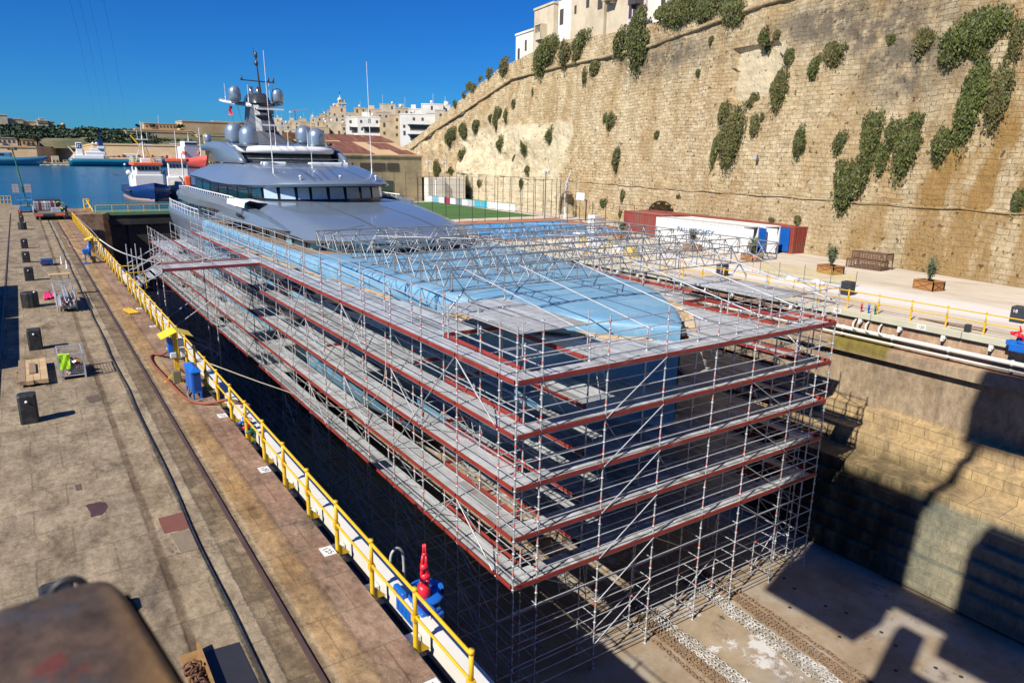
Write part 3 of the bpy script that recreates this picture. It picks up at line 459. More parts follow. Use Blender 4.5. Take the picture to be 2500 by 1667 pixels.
for i, (cx, cy, w, zt, yw, tone) in enumerate(TOWN):
    cx, cy, w, zt = cx*2, cy*2, w*2, 8.6+(zt-8.6)*2; w *= 1.02; dp = max(10, w); h = zt
    t = thing('town_block', UL.get(i, 'small pale limestone house stacked on the hillside town'), 'building', (cx, cy, 0), None if i in UL else 'hillside town houses')
    R = Matrix.Translation((cx,cy,0)) @ Matrix.Rotation(yw,4,'Z')
    def bx(mb, x0, x1, y0, y1, z0, z1):
        return mb.add([R @ Vector((x,y,z)) for z in (z0,z1) for x, y in ((x0,y0),(x1,y0),(x1,y1),(x0,y1))], [(0,3,2,1),(4,5,6,7),(0,1,5,4),(1,2,6,5),(2,3,7,6),(3,0,4,7)])
    mb = MB(); bx(mb, -w/2, w/2, 0, dp, 0, h); bx(mb, -w/2-.1, w/2+.1, -.1, dp, h, h+.5)
    if i % 3 == 0: bx(mb, -w*.3, w*.05, dp*.3, dp*.7, h+.5, h+2.6)
    mb.build('wall', tones[tone], t)
    if i % 2 == 0:
        mb = MB(); a = rnd.uniform(-.3,.3)*w; mb.tube(R @ Vector((a,2,h+.5)), R @ Vector((a,2,h+4+rnd.random()*3)), .08, 4); mb.lathe([(0,.4),(.7,.4),(.7,1.6),(0,1.7)], R @ Vector((-a,3,h+.5)), 8); mb.build('roof_tank', limewhite, t)
    nw = max(1, int(w/3.4)); fl = 3 if w > 6 else 2
    for f in range(fl):
        for k in range(nw):
            if rnd.random() < .25: continue
            x = -w/2+(k+.5)*w/nw+rnd.uniform(-.3,.3); z = h-2.6-f*3.4; mb = MB(); bx(mb, x-.5, x+.5, -.12, .2, z, z+rnd.choice((1.3,2.0))); mb.build('window', shut, t)
    if tone == 4 and w > 8:
        for f in range(2):
            z = h-4.2-f*4.4; mb = MB(); bx(mb, -w*.3, w*.48, -1.8, .0, z-.2, z); bx(mb, -w*.3, w*.48, -1.8, -1.65, z, z+1.3); mb.build('balcony', limewhite, t)
            mb = MB(); bx(mb, -w*.22, w*.44, -.14, 0, z-3.0, z-.5); mb.build('window', mat('loggia_shade', (.12,.1,.08), .8), t)  # dark sheet drawn as the shade inside the loggia, not a window
# church tower with belfry
cx, cy = 94.4*2, 244.4*2; t = thing('church_tower', 'baroque stone bell tower with small dome rising over the town', 'tower', (cx,cy,0)); g = lambda z: 8.6+(z-8.6)*2
mb = MB(); mb.obox((cx,cy,0), 5.2, 5.2, g(23), -.35); mb.obox((cx,cy,g(23)), 5.8, 5.8, .5, -.35)
for a, b in ((-1,-1),(1,-1),(1,1),(-1,1)):
    v = Matrix.Rotation(-.35,3,'Z') @ Vector((a*1.95,b*1.95,0)); mb.obox((cx+v.x,cy+v.y,g(23)+.5), 1.2, 1.2, 4.6, -.35); mb.lathe([(.45,0),(.3,.8),(.5,1.2),(0,2.0)], (cx+v.x,cy+v.y,g(25.9)), 8)
mb.obox((cx,cy,g(25.4)), 5.9, 5.9, .9, -.35); mb.build('belfry', limepale, t)
mb = MB(); mb.lathe([(1.5,0),(1.5,1.2),(1.9,1.3),(1.75,2.2),(1.1,3.1),(.35,3.6),(.3,4.6),(0,5.2)], (cx-1.2,cy,g(25.9)), 14); mb.build('dome', limepale, t)
mb = MB(); mb.tube((cx-1.2,cy,g(25.9)+5), (cx-1.2,cy,g(25.9)+7.4), .12, 5); mb.tube((cx-2,cy,g(25.9)+6.6), (cx-.4,cy,g(25.9)+6.6), .1, 5); mb.build('cross', dark, t)
mb = MB(); mb.obox((cx+.2,cy-2.2,g(23.2)), 1.3, 1.6, 3.2, -.35); mb.build('bell_opening', shut, t)
mb = MB(); cx2, cy2 = 127.8*2, 400*2
t = thing('tower_crane', 'thin red and white tower crane far off behind the town', 'crane', (cx2,cy2,0)); gz = lambda z: 8.6+(z-8.6)*2
mb.tube((cx2,cy2,0), (cx2,cy2,gz(31.6)), .7, 4); mb.build('mast', mat('crane_blue', (.12,.22,.42)), t)
mb = MB(); mb.tube((cx2-4.5,cy2+1.4,gz(31.1)), (cx2+13,cy2-4.2,gz(32.5)), .45, 4); mb.build('jib', mat('crane_red', (.5,.18,.17)), t); mb = MB(); mb.obox((cx2-4.2,cy2+1.3,gz(30.2)), 2.2, 1.6, 2); mb.build('counterweight', limewhite, t)
# warehouse with patched rusty roof
t = thing('warehouse', 'low stone warehouse with patched rusty corrugated roof', 'warehouse', (52,138,0))
wm = mat('warehouse_render', (.45,.36,.22), .88, 0, .12, .4, (.27,.22,.15), bump=.3, bs=2)
mb = MB(); mb.box(44, 66.2, 130, 160, 0, 8.5); mb.box(43.8, 66.4, 129.8, 160.2, 8.5, 8.8); mb.build('wall', wm, t)
def roofmat():
    m, nd, lk, b = new_mat('rusty_corrugated_roof'); g = nd.new('ShaderNodeNewGeometry'); p = g.outputs['Position']; sx = nd.new('ShaderNodeSeparateXYZ'); lk.new(p, sx.inputs[0])
    n = noise_(nd, lk, mapv(nd, lk, p, (1,.25,.25)), 1.1, 8, .7); c = mixc(nd, lk, rng(nd, lk, n, .35, .65), (.13,.045,.03), (.3,.12,.075)); c = mixc(nd, lk, rng(nd, lk, n, .6, .72, 0, .8), c, (.5,.36,.25))
    lk.new(c, b.inputs['Base Color']); b.inputs['Roughness'].default_value = .85; w = N(nd, 'TexWave', Scale=1.6); lk.new(p, w.inputs['Vector']); bump_(nd, lk, w.outputs['Fac'], .6, .12, b); return m
RR = roofmat(); sand = mat('sand_roof', (.55,.37,.2), .9, 0, .06, .5)
mb = MB(); R0 = lambda x, k, dz=0: (x+(-3.5*k if x > 50 else 0), 129.8+14*k, 8.8+3.9*k+dz)
mb.add([R0(43.8,0),R0(66.4,0),R0(66.4,1),R0(43.8,1),(66.4,160.2,8.8),(43.8,160.2,8.8)], [(0,1,2,3),(1,4,2),(3,2,4,5)]); mb.build('roof', sand, t)
def patch(x0, x1, k0, k1):
    mb = MB(); sk = lambda x, k: (lambda q: (q[0], q[1], q[2]))(( x-3.5*k*(x-40)/26, 129.8+14*k, 8.86+3.9*k)); mb.add([sk(x0,k0),sk(x1,k0),sk(x1,k1),sk(x0,k1)], [(0,1,2,3)]); mb.build('roof_patch', RR, t)
for a in ((44,48,.66,.99),(44.1,54,.66,.99),(54.1,60.5,.62,.99),(60.6,67,.62,.97),(49.5,56.5,.02,.6),(59.5,64.3,.26,.58),(61.6,65.4,.03,.24),(45,48,.1,.56)): patch(*a)
for x in (46,49.5,54.5,57.2,60):
    mb = MB(); mb.box(x-1.2, x+1.2, 129.9, 130.2, 5.9, 7.3); mb.build('window', shut, t)
for x in (47.4,52.2,58.5):
    mb = MB(); mb.box(x-1.4, x+1.4, 129.88, 130.2, 1.4, 4.0); w_ = mb.build('window', mat('window_green', (.05,.08,.06), .4), t); mb = MB()
    for k in range(5): mb.box(x-1.4+k*.69, x-1.34+k*.69, 129.82, 129.87, 1.4, 4.0)
    mb.build('bars', dark, w_)
mb = MB(); mb.box(66.8, 75, 128, 133, 0, 4.6); mb.box(68,70,127.4,127.9,0,4.2); tag(mb.build('annex', limewhite), 'small grey annex squeezed between warehouse and bastion', 'building')
# ---------------------------------------------------------------- far shore, forts, wood
def F(p, k): return (p[0]*k, p[1]*k, 8.6+(p[2]-8.6)*k)
shore = mat('shore_stone', (.46,.35,.21), .9, 0, .15, .06, (.3,.22,.13), bump=.4, bs=1)
fortm = mat('fort_stone', (.55,.41,.24), .9, 0, .12, .05, (.42,.29,.15), bump=.3, bs=.6)
mb = MB(); mb.box(-700, 33, 577, 720, -12, .3); mb.prism([(33,577),(60,580),(140,580),(240,600),(900,700),(900,900),(33,720)], lambda x,y:(x,y,-12), lambda x,y:(x,y,.3)); struct('far_quay', mb, shore)
mb = MB(); plan = [(-500,600),(12,600),(25,640),(41,628),(46,602),(104,590),(118,588),(124,596),(170,590),(330,600)]; tp = [11,11,11,12.5,14,14,14.8,13.2,15.5,20]
t = thing('sea_fortification', 'long bastioned stone curtain wall along the far shore', 'fortification', (60,600,0))
mb.loft([[(x, y-3, -.5), (x+.2, y, h-1.3), (x, y-.5, h-1.2), (x, y-.4, h), (x+2, y+4, h), (x, y+60, h)] for (x, y), h in zip(plan, tp)], smooth=False); mb.build('curtain_wall', fortm, t)
mb = MB(); mb.lathe([(2,0),(2,5.5),(2.4,5.8),(2,6.6),(1,7.6),(0,8)], (120,589,14.5), 10); mb.build('sentry_box', fortm, t)
hill = MB(); hill.loft([[(x, 602+28*(12<x<46), 10), (x, 640, 15+.02*max(0,x)), (x, 700, 25.2+.015*max(0,x)), (x, 900, 25)] for x in [-520+20*i for i in range(50)]]); struct('fort_hill', hill, mat('dry_earth', (.2,.17,.09), .95, 0, .2, .05, (.08,.09,.04), th=(.4,.55)))
t = thing('fort', 'cream fort with projecting blocks on the far hilltop', 'fort', (0,705,25))
for nm, a, h in (('wall', (-60,-26,704,716), 31.5), ('wall', (-26,-6,708,722), 30.3), ('corner_tower', (-7.5,-2,700,716), 34), ('wall', (-2,8,706,720), 31.5), ('wall', (8,17,712,720), 30.3), ('barrack', (17.2,24.5,700,714), 31), ('barrack_tower', (19,22,701,714), 32.7), ('wall', (24.5,29,704,712), 30.5)):
    mb = MB(); mb.box(*a, 20, h); mb.box(a[0]-.3, a[1]+.3, a[2]-.3, a[3], h, h+.7); mb.build(nm, limepale if 'barrack' in nm or nm == 'corner_tower' else fortm, t)
for k in range(5):
    for z in (28.6,26):
        mb = MB(); mb.box(17.9+k*1.35, 18.6+k*1.35, 699.8, 700.2, z, z+1.3); mb.build('window', shut, t)
mb = MB(); mb.lathe([(1.9,0),(1.6,4.5),(1.9,4.6),(1.5,5.4),(.6,6.2),(0,6.4)], (34,690,23.4), 8); tag(mb.build('watch_turret', fortm), 'small round stone turret right of the cream fort', 'turret')
t = thing('hill_barracks', 'long two storey ochre barracks on the opposite fortified headland', 'building', (100,690,26)); mb = MB(); mb.box(92,117.5,688,700,24,31.6); mb.box(91.7,117.8,687.7,700,31.6,32.2); mb.build('wall', mat('ochre_stone', (.55,.35,.18), .9), t)
for k in range(9):
    for z in (25.2,28.8):
        mb = MB(); mb.box(93.5+k*2.65, 94.6+k*2.65, 687.8, 688.2, z, z+1.6); mb.build('window', shut, t)
mb = MB(); mb.tube((104,692,32), (104,692,38.5), .12, 5); mb.build('flagpole', white, t)
t = thing('headland_bastion', 'stepped stone bastion at the right of the far headland', 'fortification', (140,690,20))
for a, h in (((76,125,670,690),24.4),((84,128,680,692),26.2),((122,170,690,720),34.5),((128,215,660,690),22.5),((150,260,700,730),35.5),((170,300,640,680),27)):
    mb = MB(); mb.box(*a, 5, h); mb.box(a[0]-.3, a[1]+.3, a[2]-.4, a[3], h, h+.8); mb.build('wall', fortm, t)
for x in (36,60,84):
    mb = MB(); mb.box(x, x+26, 690, 694, 18, 25.4+(x-36)*.01); tag(mb.build('ridge_wall', fortm), f'low pale wall along the far ridge, {("left", "middle", "right")[int((x-36)/24)]} stretch', 'wall')
for i, (x0, x1, h, m, lab) in enumerate(((-30,-14,15.5,limepale,'flat roofed yellow house at the far left above the harbour wall'),(-12,2,16,limepale,'two storey villa among trees above the far curtain wall'),(4,13,15.2,mat('ochre_r', (.58,.38,.17), .9),'ochre villa with white portico above the far curtain wall'),(16,22,14.5,lime,'small square house right of the ochre villa'),(24,38,13.8,mat('dark_roof', (.12,.11,.11), .8),'long dark roofed shed on the far slope'))):
    t = thing('hill_house', lab, 'house', ((x0+x1)/2,612,10)); mb = MB(); mb.box(x0, x1, 606 if x0 < 12 else 645, 650, 8, h); mb.box(x0-.3, x1+.3, 605.6 if x0 < 12 else 644.6, 650, h, h+.4); mb.build('wall', m, t)
    if i < 4:
        for k in range(int((x1-x0)/2.6)):
            mb = MB(); yy = 606 if x0 < 12 else 645; mb.box(x0+1+k*2.6, x0+2+k*2.6, yy-.15, yy+.1, h-3, h-1.3); mb.build('window', shut, t)
mb = MB(); r3 = random.Random(3)
def crown(mb, c, r, n, sz):
    for _ in range(n):
        v = Vector((r3.gauss(0,1), r3.gauss(0,1), r3.gauss(0,.75))).normalized()*r*(.55+.45*r3.random()); v.z = abs(v.z)*.95-r*.12
        a = Vector((r3.gauss(0,1), r3.gauss(0,1), r3.gauss(0,1))).normalized(); b = a.orthogonal().normalized(); k = sz*r3.uniform(.6,1.4); p = Vector(c)+v
        mb.add([p-a*k, p+b*k*.7, p+a*k, p-b*k*.7], [(0,1,2,3)], r3.choices((0,1,2),(5,4,1))[0])
for k in range(620):
    x = r3.uniform(-90,95); y = r3.uniform(632,694); z = lerp([(640,14.6),(700,25)], y)
    if 12 < x < 46 and y < 652: continue
    if noise.noise((x*.05,y*.05,0)) < -.42: continue
    crown(mb, (x,y,z+1.0), r3.uniform(2.2,4.2), 60, 1.25)
for k in range(150):
    x = r3.uniform(-90,92); y = r3.uniform(608,636)
    if 10 < x < 47 and (y < 634): continue
    if x < 47 and r3.random() < .45: continue
    crown(mb, (x,y,lerp([(602,11),(640,14.5)],y)+.8), r3.uniform(1.6,2.9), 55, 1.0)
for k in range(60): crown(mb, (r3.uniform(86,122), r3.uniform(640,655), 15.5+r3.random()*2), r3.uniform(1.6,2.6), 50, .8)
wd_a = mat('wood_leaf', (.045,.075,.03), .8, 0, .4, .1); wd_b = mat('wood_leaf_dark', (.028,.048,.024), .8, 0, .4, .1); wd_c = mat('wood_leaf_pale', (.085,.1,.03), .8, 0, .3, .1)
tag(mb.build('woodland', [wd_a, wd_b, wd_c], fix=False), 'dark green wood covering the slope below the far fort', 'woodland', kind='stuff')
def tree(x, y, z, r, h, lab, grp=None):
    t = thing('tree', lab, 'tree', (x,y,z), grp); mb = MB(); mb.path([(x,y,z),(x+.1*r,y,z+h*.5),(x-.05*r,y,z+h*.8)], .25, 6, rad=[.14*r,.1*r,.05*r]); mb.build('trunk', oldwood, t); mb = MB()
    for a in range(5): crown(mb, (x+r3.uniform(-.5,.5)*r, y+r3.uniform(-.4,.4)*r, z+h*.75+r3.uniform(-.25,.3)*r), r*.62, 60, r*.2)
    mb.build('crown', [wd_a, wd_b, wd_c], t, fix=False)
for x, y, z, r, h in ((-22,603,11,2.6,5),(-9,603,11,2.8,5.5),(3,602.5,11,3,7.5),(14,603,11,3.2,6),(-28,603,11,2.2,5),(90,602,14.3,2.2,4),(98,688,25.5,2.6,5.5),(120,686,25,3.4,6),(87,686,26.2,2.4,4),(71,668,20,2.5,4)): tree(x, y, z, r, h, 'dark green tree standing along the far fortifications', 'trees along the far fortifications')
for k in range(22):
    x = 16+k*6.3+rnd.uniform(-2,2); y = 584; w = rnd.uniform(3,5.6); h = rnd.uniform(2.2,5.2); t = thing('quayside_store', 'small stone store at the foot of the far curtain wall', 'building', (x,y,0), 'stores along the far quay')
    mb = MB(); mb.box(x-w/2, x+w/2, y, y+6, .3, h); mb.build('wall', [lime, limepale, fortm][k % 3], t)
    for q in range(2): mb = MB(); mb.box(x-w/2+.6+q*2, x-w/2+1.6+q*2, y-.1, y+.1, .5 if k % 2 else 1.4, 2.2); mb.build('door', shut, t)
# ---------------------------------------------------------------- ships
def hull(mb, L, B, zd, zb, bowr=3.0, sheer=1.2, m=0, m2=None, fine=.35):     # bow at +x, origin amidships at waterline
    st = [i/24 for i in range(25)]; rings = []
    for t in st:
        x = -L/2+L*t; hb = B/2*(1 if t > .12 else .86+.14*t/.12); e = max(0, (t-(1-fine))/fine); hb *= max(.01, 1-e**3); dz = zd+sheer*max(0,(t-.6)/.4)**2
        rings.append([(x+bowr*e**2*((z-zb)/(dz-zb))**1.2, s*hb*(1 if k > .5 else (.8 if k > .2 else .45)), z) for s, ks in ((1,(1,.6,.3,0)),(-1,(0,.3,.6,1))) for k in ks for z in (zb+(dz-zb)*k,)])
    mb.loft(rings, False, m, True); n = len(rings[0])
    for i in range(24): a = i*n; mb.f.append([len(mb.v)-25*n+a, len(mb.v)-25*n+a+n-1, len(mb.v)-25*n+a+2*n-1, len(mb.v)-25*n+a+n]); mb.m.append(m if m2 is None else m2); mb.s.append(False)
    mb.f.append([len(mb.v)-25*n+j for j in range(n)]); mb.m.append(m); mb.s.append(False)
def ship(name, label, cat, loc, head):
    t = thing(name, label, cat, loc); t.rotation_euler.z = head; return t
def put(mb, nm, m, t):     # part given in the ship's own axes
    o = mb.build(nm, m, parent=None, origin=(0,0,0)); o.parent = t; return o
navy = mat('navy_hull', (.006,.03,.13), .35); boot = mat('antifoul', (.3,.2,.17), .7); orr = mat('orange_trim', (.75,.13,.05), .5); teal = mat('teal_hull', (.01,.16,.25), .4, 0, .05); tred = mat('tanker_red', (.6,.08,.06), .5); dred = mat('deck_red', (.2,.05,.045), .7)
t = ship('tugboat', 'navy blue tugboat with white wheelhouse moored beyond the gate', 'boat', (23.3,179.8,-1.5), math.radians(-91))
mb = MB(); hull(mb, 24, 8.6, 2.6, -.6, 1.2, 1.3, 0, 1, .42); put(mb, 'hull', [navy, dark], t)
mb = MB(); hull(mb, 23.7, 8.0, .55, -.8, .3, 0, 0, 0, .5); put(mb, 'waterline_band', boot, t)
mb = MB(); mb.bbox(-5, 6.2, -2.9, 2.9, 2, 5.4, .25); put(mb, 'deckhouse', white, t)
mb = MB(); mb.bbox(-1.5, 6.0, -2.5, 2.5, 5.4, 7.3, .2); put(mb, 'wheelhouse', white, t)
mb = MB(); mb.bbox(-1.9, 6.4, -2.9, 2.9, 7.3, 7.85, .1); put(mb, 'wheelhouse_roof', orr, t)
for k in range(6): mb = MB(); mb.box(5.95, 6.1, -2.1+k*.72, -1.55+k*.72, 6.25, 7.05); put(mb, 'window', glassd, t)
for s in (-1,1):
    for k in range(3): mb = MB(); mb.box(4.4-k*1.3, 5.2-k*1.3, s*2.52-.04, s*2.52+.04, 6.25, 7.05); put(mb, 'window', glassd, t)
    mb = MB(); mb.lathe([(0,0),(.5,.15),(.55,.6),(.3,1),(0,1.1)], (3.4,s*3.6,5.2), 10); mb.tube((3.4,s*3.6,3), (3.4,s*3.6,5.3), .12); put(mb, 'radome', white, t)
    for k in range(3): mb = MB(); mb.lathe([(.45,-.2),(.75,-.2),(.75,.2),(.45,.2),(.45,-.2)], (6.5-k*2.2,s*(4.0-.1*k),2.0), 10); put(mb, 'tyre_fender', black, t)
mb = MB(); mb.tube((1,0,7.8), (.4,0,13.5), .22, 8, r2=.12); mb.tube((.6,-1.9,11.6), (.6,1.9,11.6), .1); mb.tube((.6,0,13), (.4,0,16.5), .06); mb.tube((-.6,-1.6,7.8), (.5,-.4,12), .09); mb.tube((-.6,1.6,7.8), (.5,.4,12), .09); mb.box(.2,.8,-1.2,1.2,12.6,12.8); mb.tube((.6,-.9,12.8), (.6,-.9,14.6), .05); mb.tube((.6,1,12.8), (.6,1,14.2), .05); put(mb, 'mast', white, t)
mb = MB()
for s in (-1,1):
    for z in (8.4,8.9): mb.tube((-1.8,s*2.7,z), (6.2,s*2.7,z), .04)
    for k in range(6): mb.tube((-1.8+1.6*k,s*2.7,7.85), (-1.8+1.6*k,s*2.7,8.9), .04)
for z in (8.4,8.9): mb.tube((6.2,-2.7,z), (6.2,2.7,z), .04)
mb.bbox(1.5,3.4,-1,1,7.85,8.7,.1); put(mb, 'top_rail', white, t)
mb = MB(); mb.tube((-2,3.2,2.6), (-1.5,3.4,6.4), .3, 4); mb.tube((-1.5,3.4,6.2), (-3,-1.9,13.6), .28, 4, r2=.16); put(mb, 'crane_boom', yellow, t)
mb = MB(); mb.bbox(-4.2,-2.6,-2.2,-1,5.4,8.8,.1); put(mb, 'funnel', mat('funnel_green', (.2,.5,.05)), t)
text('hull_name', 'ROSE', .75, (0,0,0), frame((1,0,0),(0,0,1)), white, t); o = t.children[-1]; o.matrix_parent_inverse = Matrix(); o.matrix_basis = Matrix.Translation((9.0,-3.35,2.3)) @ frame((.8,.6,0),(.62,-.75,.1)).to_4x4()
mb = MB(); mb.tube((11.6,.6,.7), (12.1,.9,1.5), .14); mb.box(11.3,11.9,.2,1.0,.3,.75); put(mb, 'anchor', dark, t)
t = ship('workboat', 'white workboat with orange wheelhouse roof moored behind the tugboat', 'boat', (31.8,190,-1.5), math.radians(-100))
mb = MB(); hull(mb, 22, 7, 2.2, -.6, 1, 1, 0, 1, .45); put(mb, 'hull', [white, dark], t); mb = MB(); mb.bbox(-4,4.5,-2.6,2.6,2,4.6,.2); mb.bbox(-1,4,-2.2,2.2,4.6,8,.2); put(mb, 'deckhouse', white, t)
mb = MB(); mb.bbox(-1.3,4.4,-2.5,2.5,8,8.6,.1); put(mb, 'wheelhouse_roof', orr, t)
for k in range(5): mb = MB(); mb.box(3.95,4.1,-1.8+k*.75,-1.25+k*.75,6.6,7.4); put(mb, 'window', glassd, t)
mb = MB(); mb.tube((0,0,8.6), (0,0,15), .15, 6, r2=.07); mb.tube((0,-1.4,12), (0,1.4,12), .06); put(mb, 'mast', white, t); mb = MB(); mb.tube((5,1,2),(5,1,10),.16); put(mb, 'derrick', white, t); mb = MB(); mb.bbox(4.6,6.2,1.2,2.6,2,4.8,.3); put(mb, 'life_raft', orr, t)
for k in range(5): mb = MB(); mb.bbox(5+k*.9,5.6+k*.9,-1.8+.4*k,-1+.4*k,2,3.6,.1); put(mb, 'winch', dirtywhite, t)
t = ship('red_ship', 'red hulled ship with white bridge anchored beyond the workboat', 'ship', (98,545,-1.5), math.radians(-80))
mb = MB(); hull(mb, 60, 13, 6, -.5, 4, 2.5, 0, 1); put(mb, 'hull', [tred, dred], t); mb = MB(); mb.bbox(-4,8,-5,5,6,14,.3); mb.bbox(0,8,-4.4,4.4,14,17.4,.3); put(mb, 'bridge_house', white, t); mb = MB(); mb.box(7.9,8.1,-4,4,15.3,16.4); put(mb, 'bridge_window', glassd, t)
mb = MB(); mb.tube((4,0,17.4), (4,0,23), .35, 6, r2=.15); put(mb, 'mast', white, t); mb = MB(); mb.tube((24,0,8),(24,0,26),.45,8,r2=.25); put(mb, 'foremast', white, t)
for s in (-1,1): mb = MB(); mb.bbox(5,9,s*4.6-.8,s*4.6+.8,9,11,.4); put(mb, 'lifeboat', orr, t)
t = ship('tanker', 'teal hulled tanker with white aft house along the far quay', 'ship', (60,571,-1.5), math.radians(-8))
mb = MB(); hull(mb, 62, 11, 5.0, -.3, 2, 1.2, 0, 1, .2); put(mb, 'hull', [teal, dred], t); mb = MB(); mb.bbox(-28,-10,-4.6,4.6,4.6,7.2,.3); mb.bbox(-21,-9,-4,4,7.2,9.6,.3); mb.bbox(-18,-9.5,-3.4,3.4,9.6,11.6,.2); mb.bbox(-13.5,-9,-4.8,4.8,11.6,13.2,.2); mb.tube((-22,2,7),(-22,2,11),.2); mb.box(-20.5,-9,-4.1,-4.0,8.6,9.0); put(mb, 'aft_house', white, t)
mb = MB(); mb.bbox(-26.2,-22.4,-2,2,7.0,15.4,.3); put(mb, 'funnel', white, t); mb = MB(); mb.box(-25.8,-22.8,-2.12,-2.02,11.6,14.8); put(mb, 'funnel_emblem', navy, t); mb = MB(); mb.box(-25.3,-24.7,-2.16,-2.13,12.2,14.2); mb.box(-24.3,-23.4,-2.16,-2.13,12.2,12.7); mb.box(-24.3,-23.4,-2.16,-2.13,13.4,13.9); put(mb, 'emblem_mark', white, t)
mb = MB(); mb.tube((-11,0,14.4),(-12,0,24),.4,6,r2=.2); mb.bbox(-12.8,-10,-1.2,1.2,13,18,.2); put(mb, 'mast', navy, t); mb = MB()
for k in range(3): mb = MB(); mb.lathe([(0,0),(.8,.2),(.8,1),(0,1.6)], (-16+2.2*k,1-k,14.4), 8); put(mb, 'radome', white, t)
mb = MB(); mb.tube((-26,3.5,5),(-31,3.5,13),.35,6); put(mb, 'davit', white, t); mb = MB()
for k in range(12): mb.box(-5+3*k,-3.6+3*k,-3,3,6.0,6.6+(k%3)*.7)
for y in (-2,0,2): mb.tube((-7,y,6.6),(28,y,6.6),.25)
put(mb, 'deck_piping', dred, t); mb = MB(); mb.bbox(2,12,-2.5,2.5,6,8.6,.3); put(mb, 'manifold_house', dirtywhite, t)
text('hull_name', 'GG FUELS', 2.6, (0,0,0), frame((1,0,0),(0,0,1)), white, t); o = t.children[-1]; o.matrix_parent_inverse = Matrix(); o.matrix_basis = Matrix.Translation((14,-5.62,2.6)) @ frame((1,0,0),(0,-1,0)).to_4x4()
t = ship('motor_yacht', 'pale blue motor yacht with white domes moored at far left', 'yacht', (-14,579,-1.5), math.radians(-4))
mb = MB(); hull(mb, 54, 9.5, 5.2, -.3, 5, 1.0, 0, 1, .5); put(mb, 'hull', [mat('sky_hull', (.07,.22,.33), .3), white], t); mb = MB(); mb.bbox(-26,12,-4,4,5,8.2,.8); mb.bbox(-26,5,-3.6,3.6,8.2,11.2,.8); put(mb, 'superstructure', mat('sky_hull', (.07,.22,.33), .3), t); mb = MB(); mb.bbox(-26,-2,-3.2,3.2,11.2,13,.6); mb.tube((-8,0,13),(-6.5,0,18),1,6,r2=.4); put(mb, 'sun_deck', white, t)
for k, x in enumerate((-16,-13,-9.5,-6.5)): mb = MB(); mb.lathe([(0,0),(1.1,.2),(1.2,1.2),(.8,2.2),(0,2.6)], (x,(-1)**k*1.6,13), 10); put(mb, 'radome', white, t)
for x0, x1, z in ((-14,-9,6.2),(-6,0,6.2),(2,8,6.2),(-13,-9,9.4),(-5,-2,9.4)): mb = MB(); mb.box(x0,x1,-4.06,-3.9,z,z+1.3); put(mb, 'window', glassd, t)
for k in range(9):
    x = 14+k*2.3; t = ship('small_boat', 'small white boat moored along the far quay between the yacht and the tanker', 'boat', (x,574.8,-1.5), rnd.uniform(-.3,.3)); t['group'] = 'small boats along the far quay'; mb = MB(); hull(mb, 3.4, 1.4, .7, -.1, .4, .2); put(mb, 'hull', dirtywhite, t)
# ---------------------------------------------------------------- the big yacht in the dock
CX = 23.2
HB = [(20.9,.04),(21.4,.55),(22.24,1.4),(23.2,2.25),(24.8,3.45),(27,4.75),(29.2,5.5),(33,6.25),(36,6.75),(39,7.15),(47,7.9),(56,8.25),(70,8.4),(85,8.4),(98,8.0),(104,7.4)]
KK = [(20.9,.1),(23,.5),(30,.58),(40,.42),(50,.25),(60,.16),(85,.14),(104,.3)]
KZ = [(20.9,-2.7),(21.6,-4.2),(23,-6.4),(26,-8.8),(30,-10),(80,-10),(104,-5)]
TOPZ = [(20.9,.62),(26,.8),(40,1.02),(104,1.02)]
def hull_hb(y, z):
    if y < 20.9 or y > 104: return -9
    kz = lerp(KZ, y)
    if z < kz: return -9
    t = min(1, (z-kz)/(1-kz)); return lerp(HB, y)*(1-lerp(KK, y)*(1-t)**1.3)*min(1, (t/.16)**.5 if t < .16 else 1)
ya = thing('yacht', 'huge silver superyacht with light blue wrapped hull in the dry dock', 'yacht', (CX,60,-10))
wrap = mat('blue_hull_wrap', (.15,.325,.48), .5, 0, .08, .9, (.24,.41,.54), th=(.46,.7), bump=.35, bs=1.3)
def silvermat():
    m, nd, lk, b = new_mat('silver_metallic'); b.inputs['Base Color'].default_value = (.26,.33,.41,1); b.inputs['Metallic'].default_value = .5; b.inputs['Roughness'].default_value = .32; b.inputs['Coat Weight'].default_value = .4; b.inputs['Coat Roughness'].default_value = .06
    g = nd.new('ShaderNodeNewGeometry'); n = noise_(nd, lk, g.outputs['Position'], .35, 3); lk.new(rng(nd, lk, n, .3, .7, .3, .4), b.inputs['Roughness']); return m
silver = silvermat(); silvd = mat('silver_dark', (.12,.13,.15), .5, .2, .05); mastm = mat('mast_grey', (.06,.065,.075), .35, .3)
def tealglass():
    m, nd, lk, b = new_mat('teal_glass'); b.inputs['Base Color'].default_value = (.008,.045,.06,1); b.inputs['Roughness'].default_value = .04; b.inputs['Specular IOR Level'].default_value = .9; return m
tg = tealglass(); tp = mat('teal_panel', (.1,.4,.42), .25, 0, .1); blk = mat('gloss_black', (.01,.012,.016), .08); shade = mat('window_blind', (.36,.46,.55), .25, 0, .08, 2); plastic = mat('white_film', (.82,.83,.85), .35, 0, .04, 2, bump=.5, bs=3)
ysta = [20.9,21.1,21.4,21.8,22.3,22.9,23.6,24.4,25.5,27,29,31.5,34,37,40,44,48,53,58,63,68,73,77.9,78,83,88,93,98,101,104]
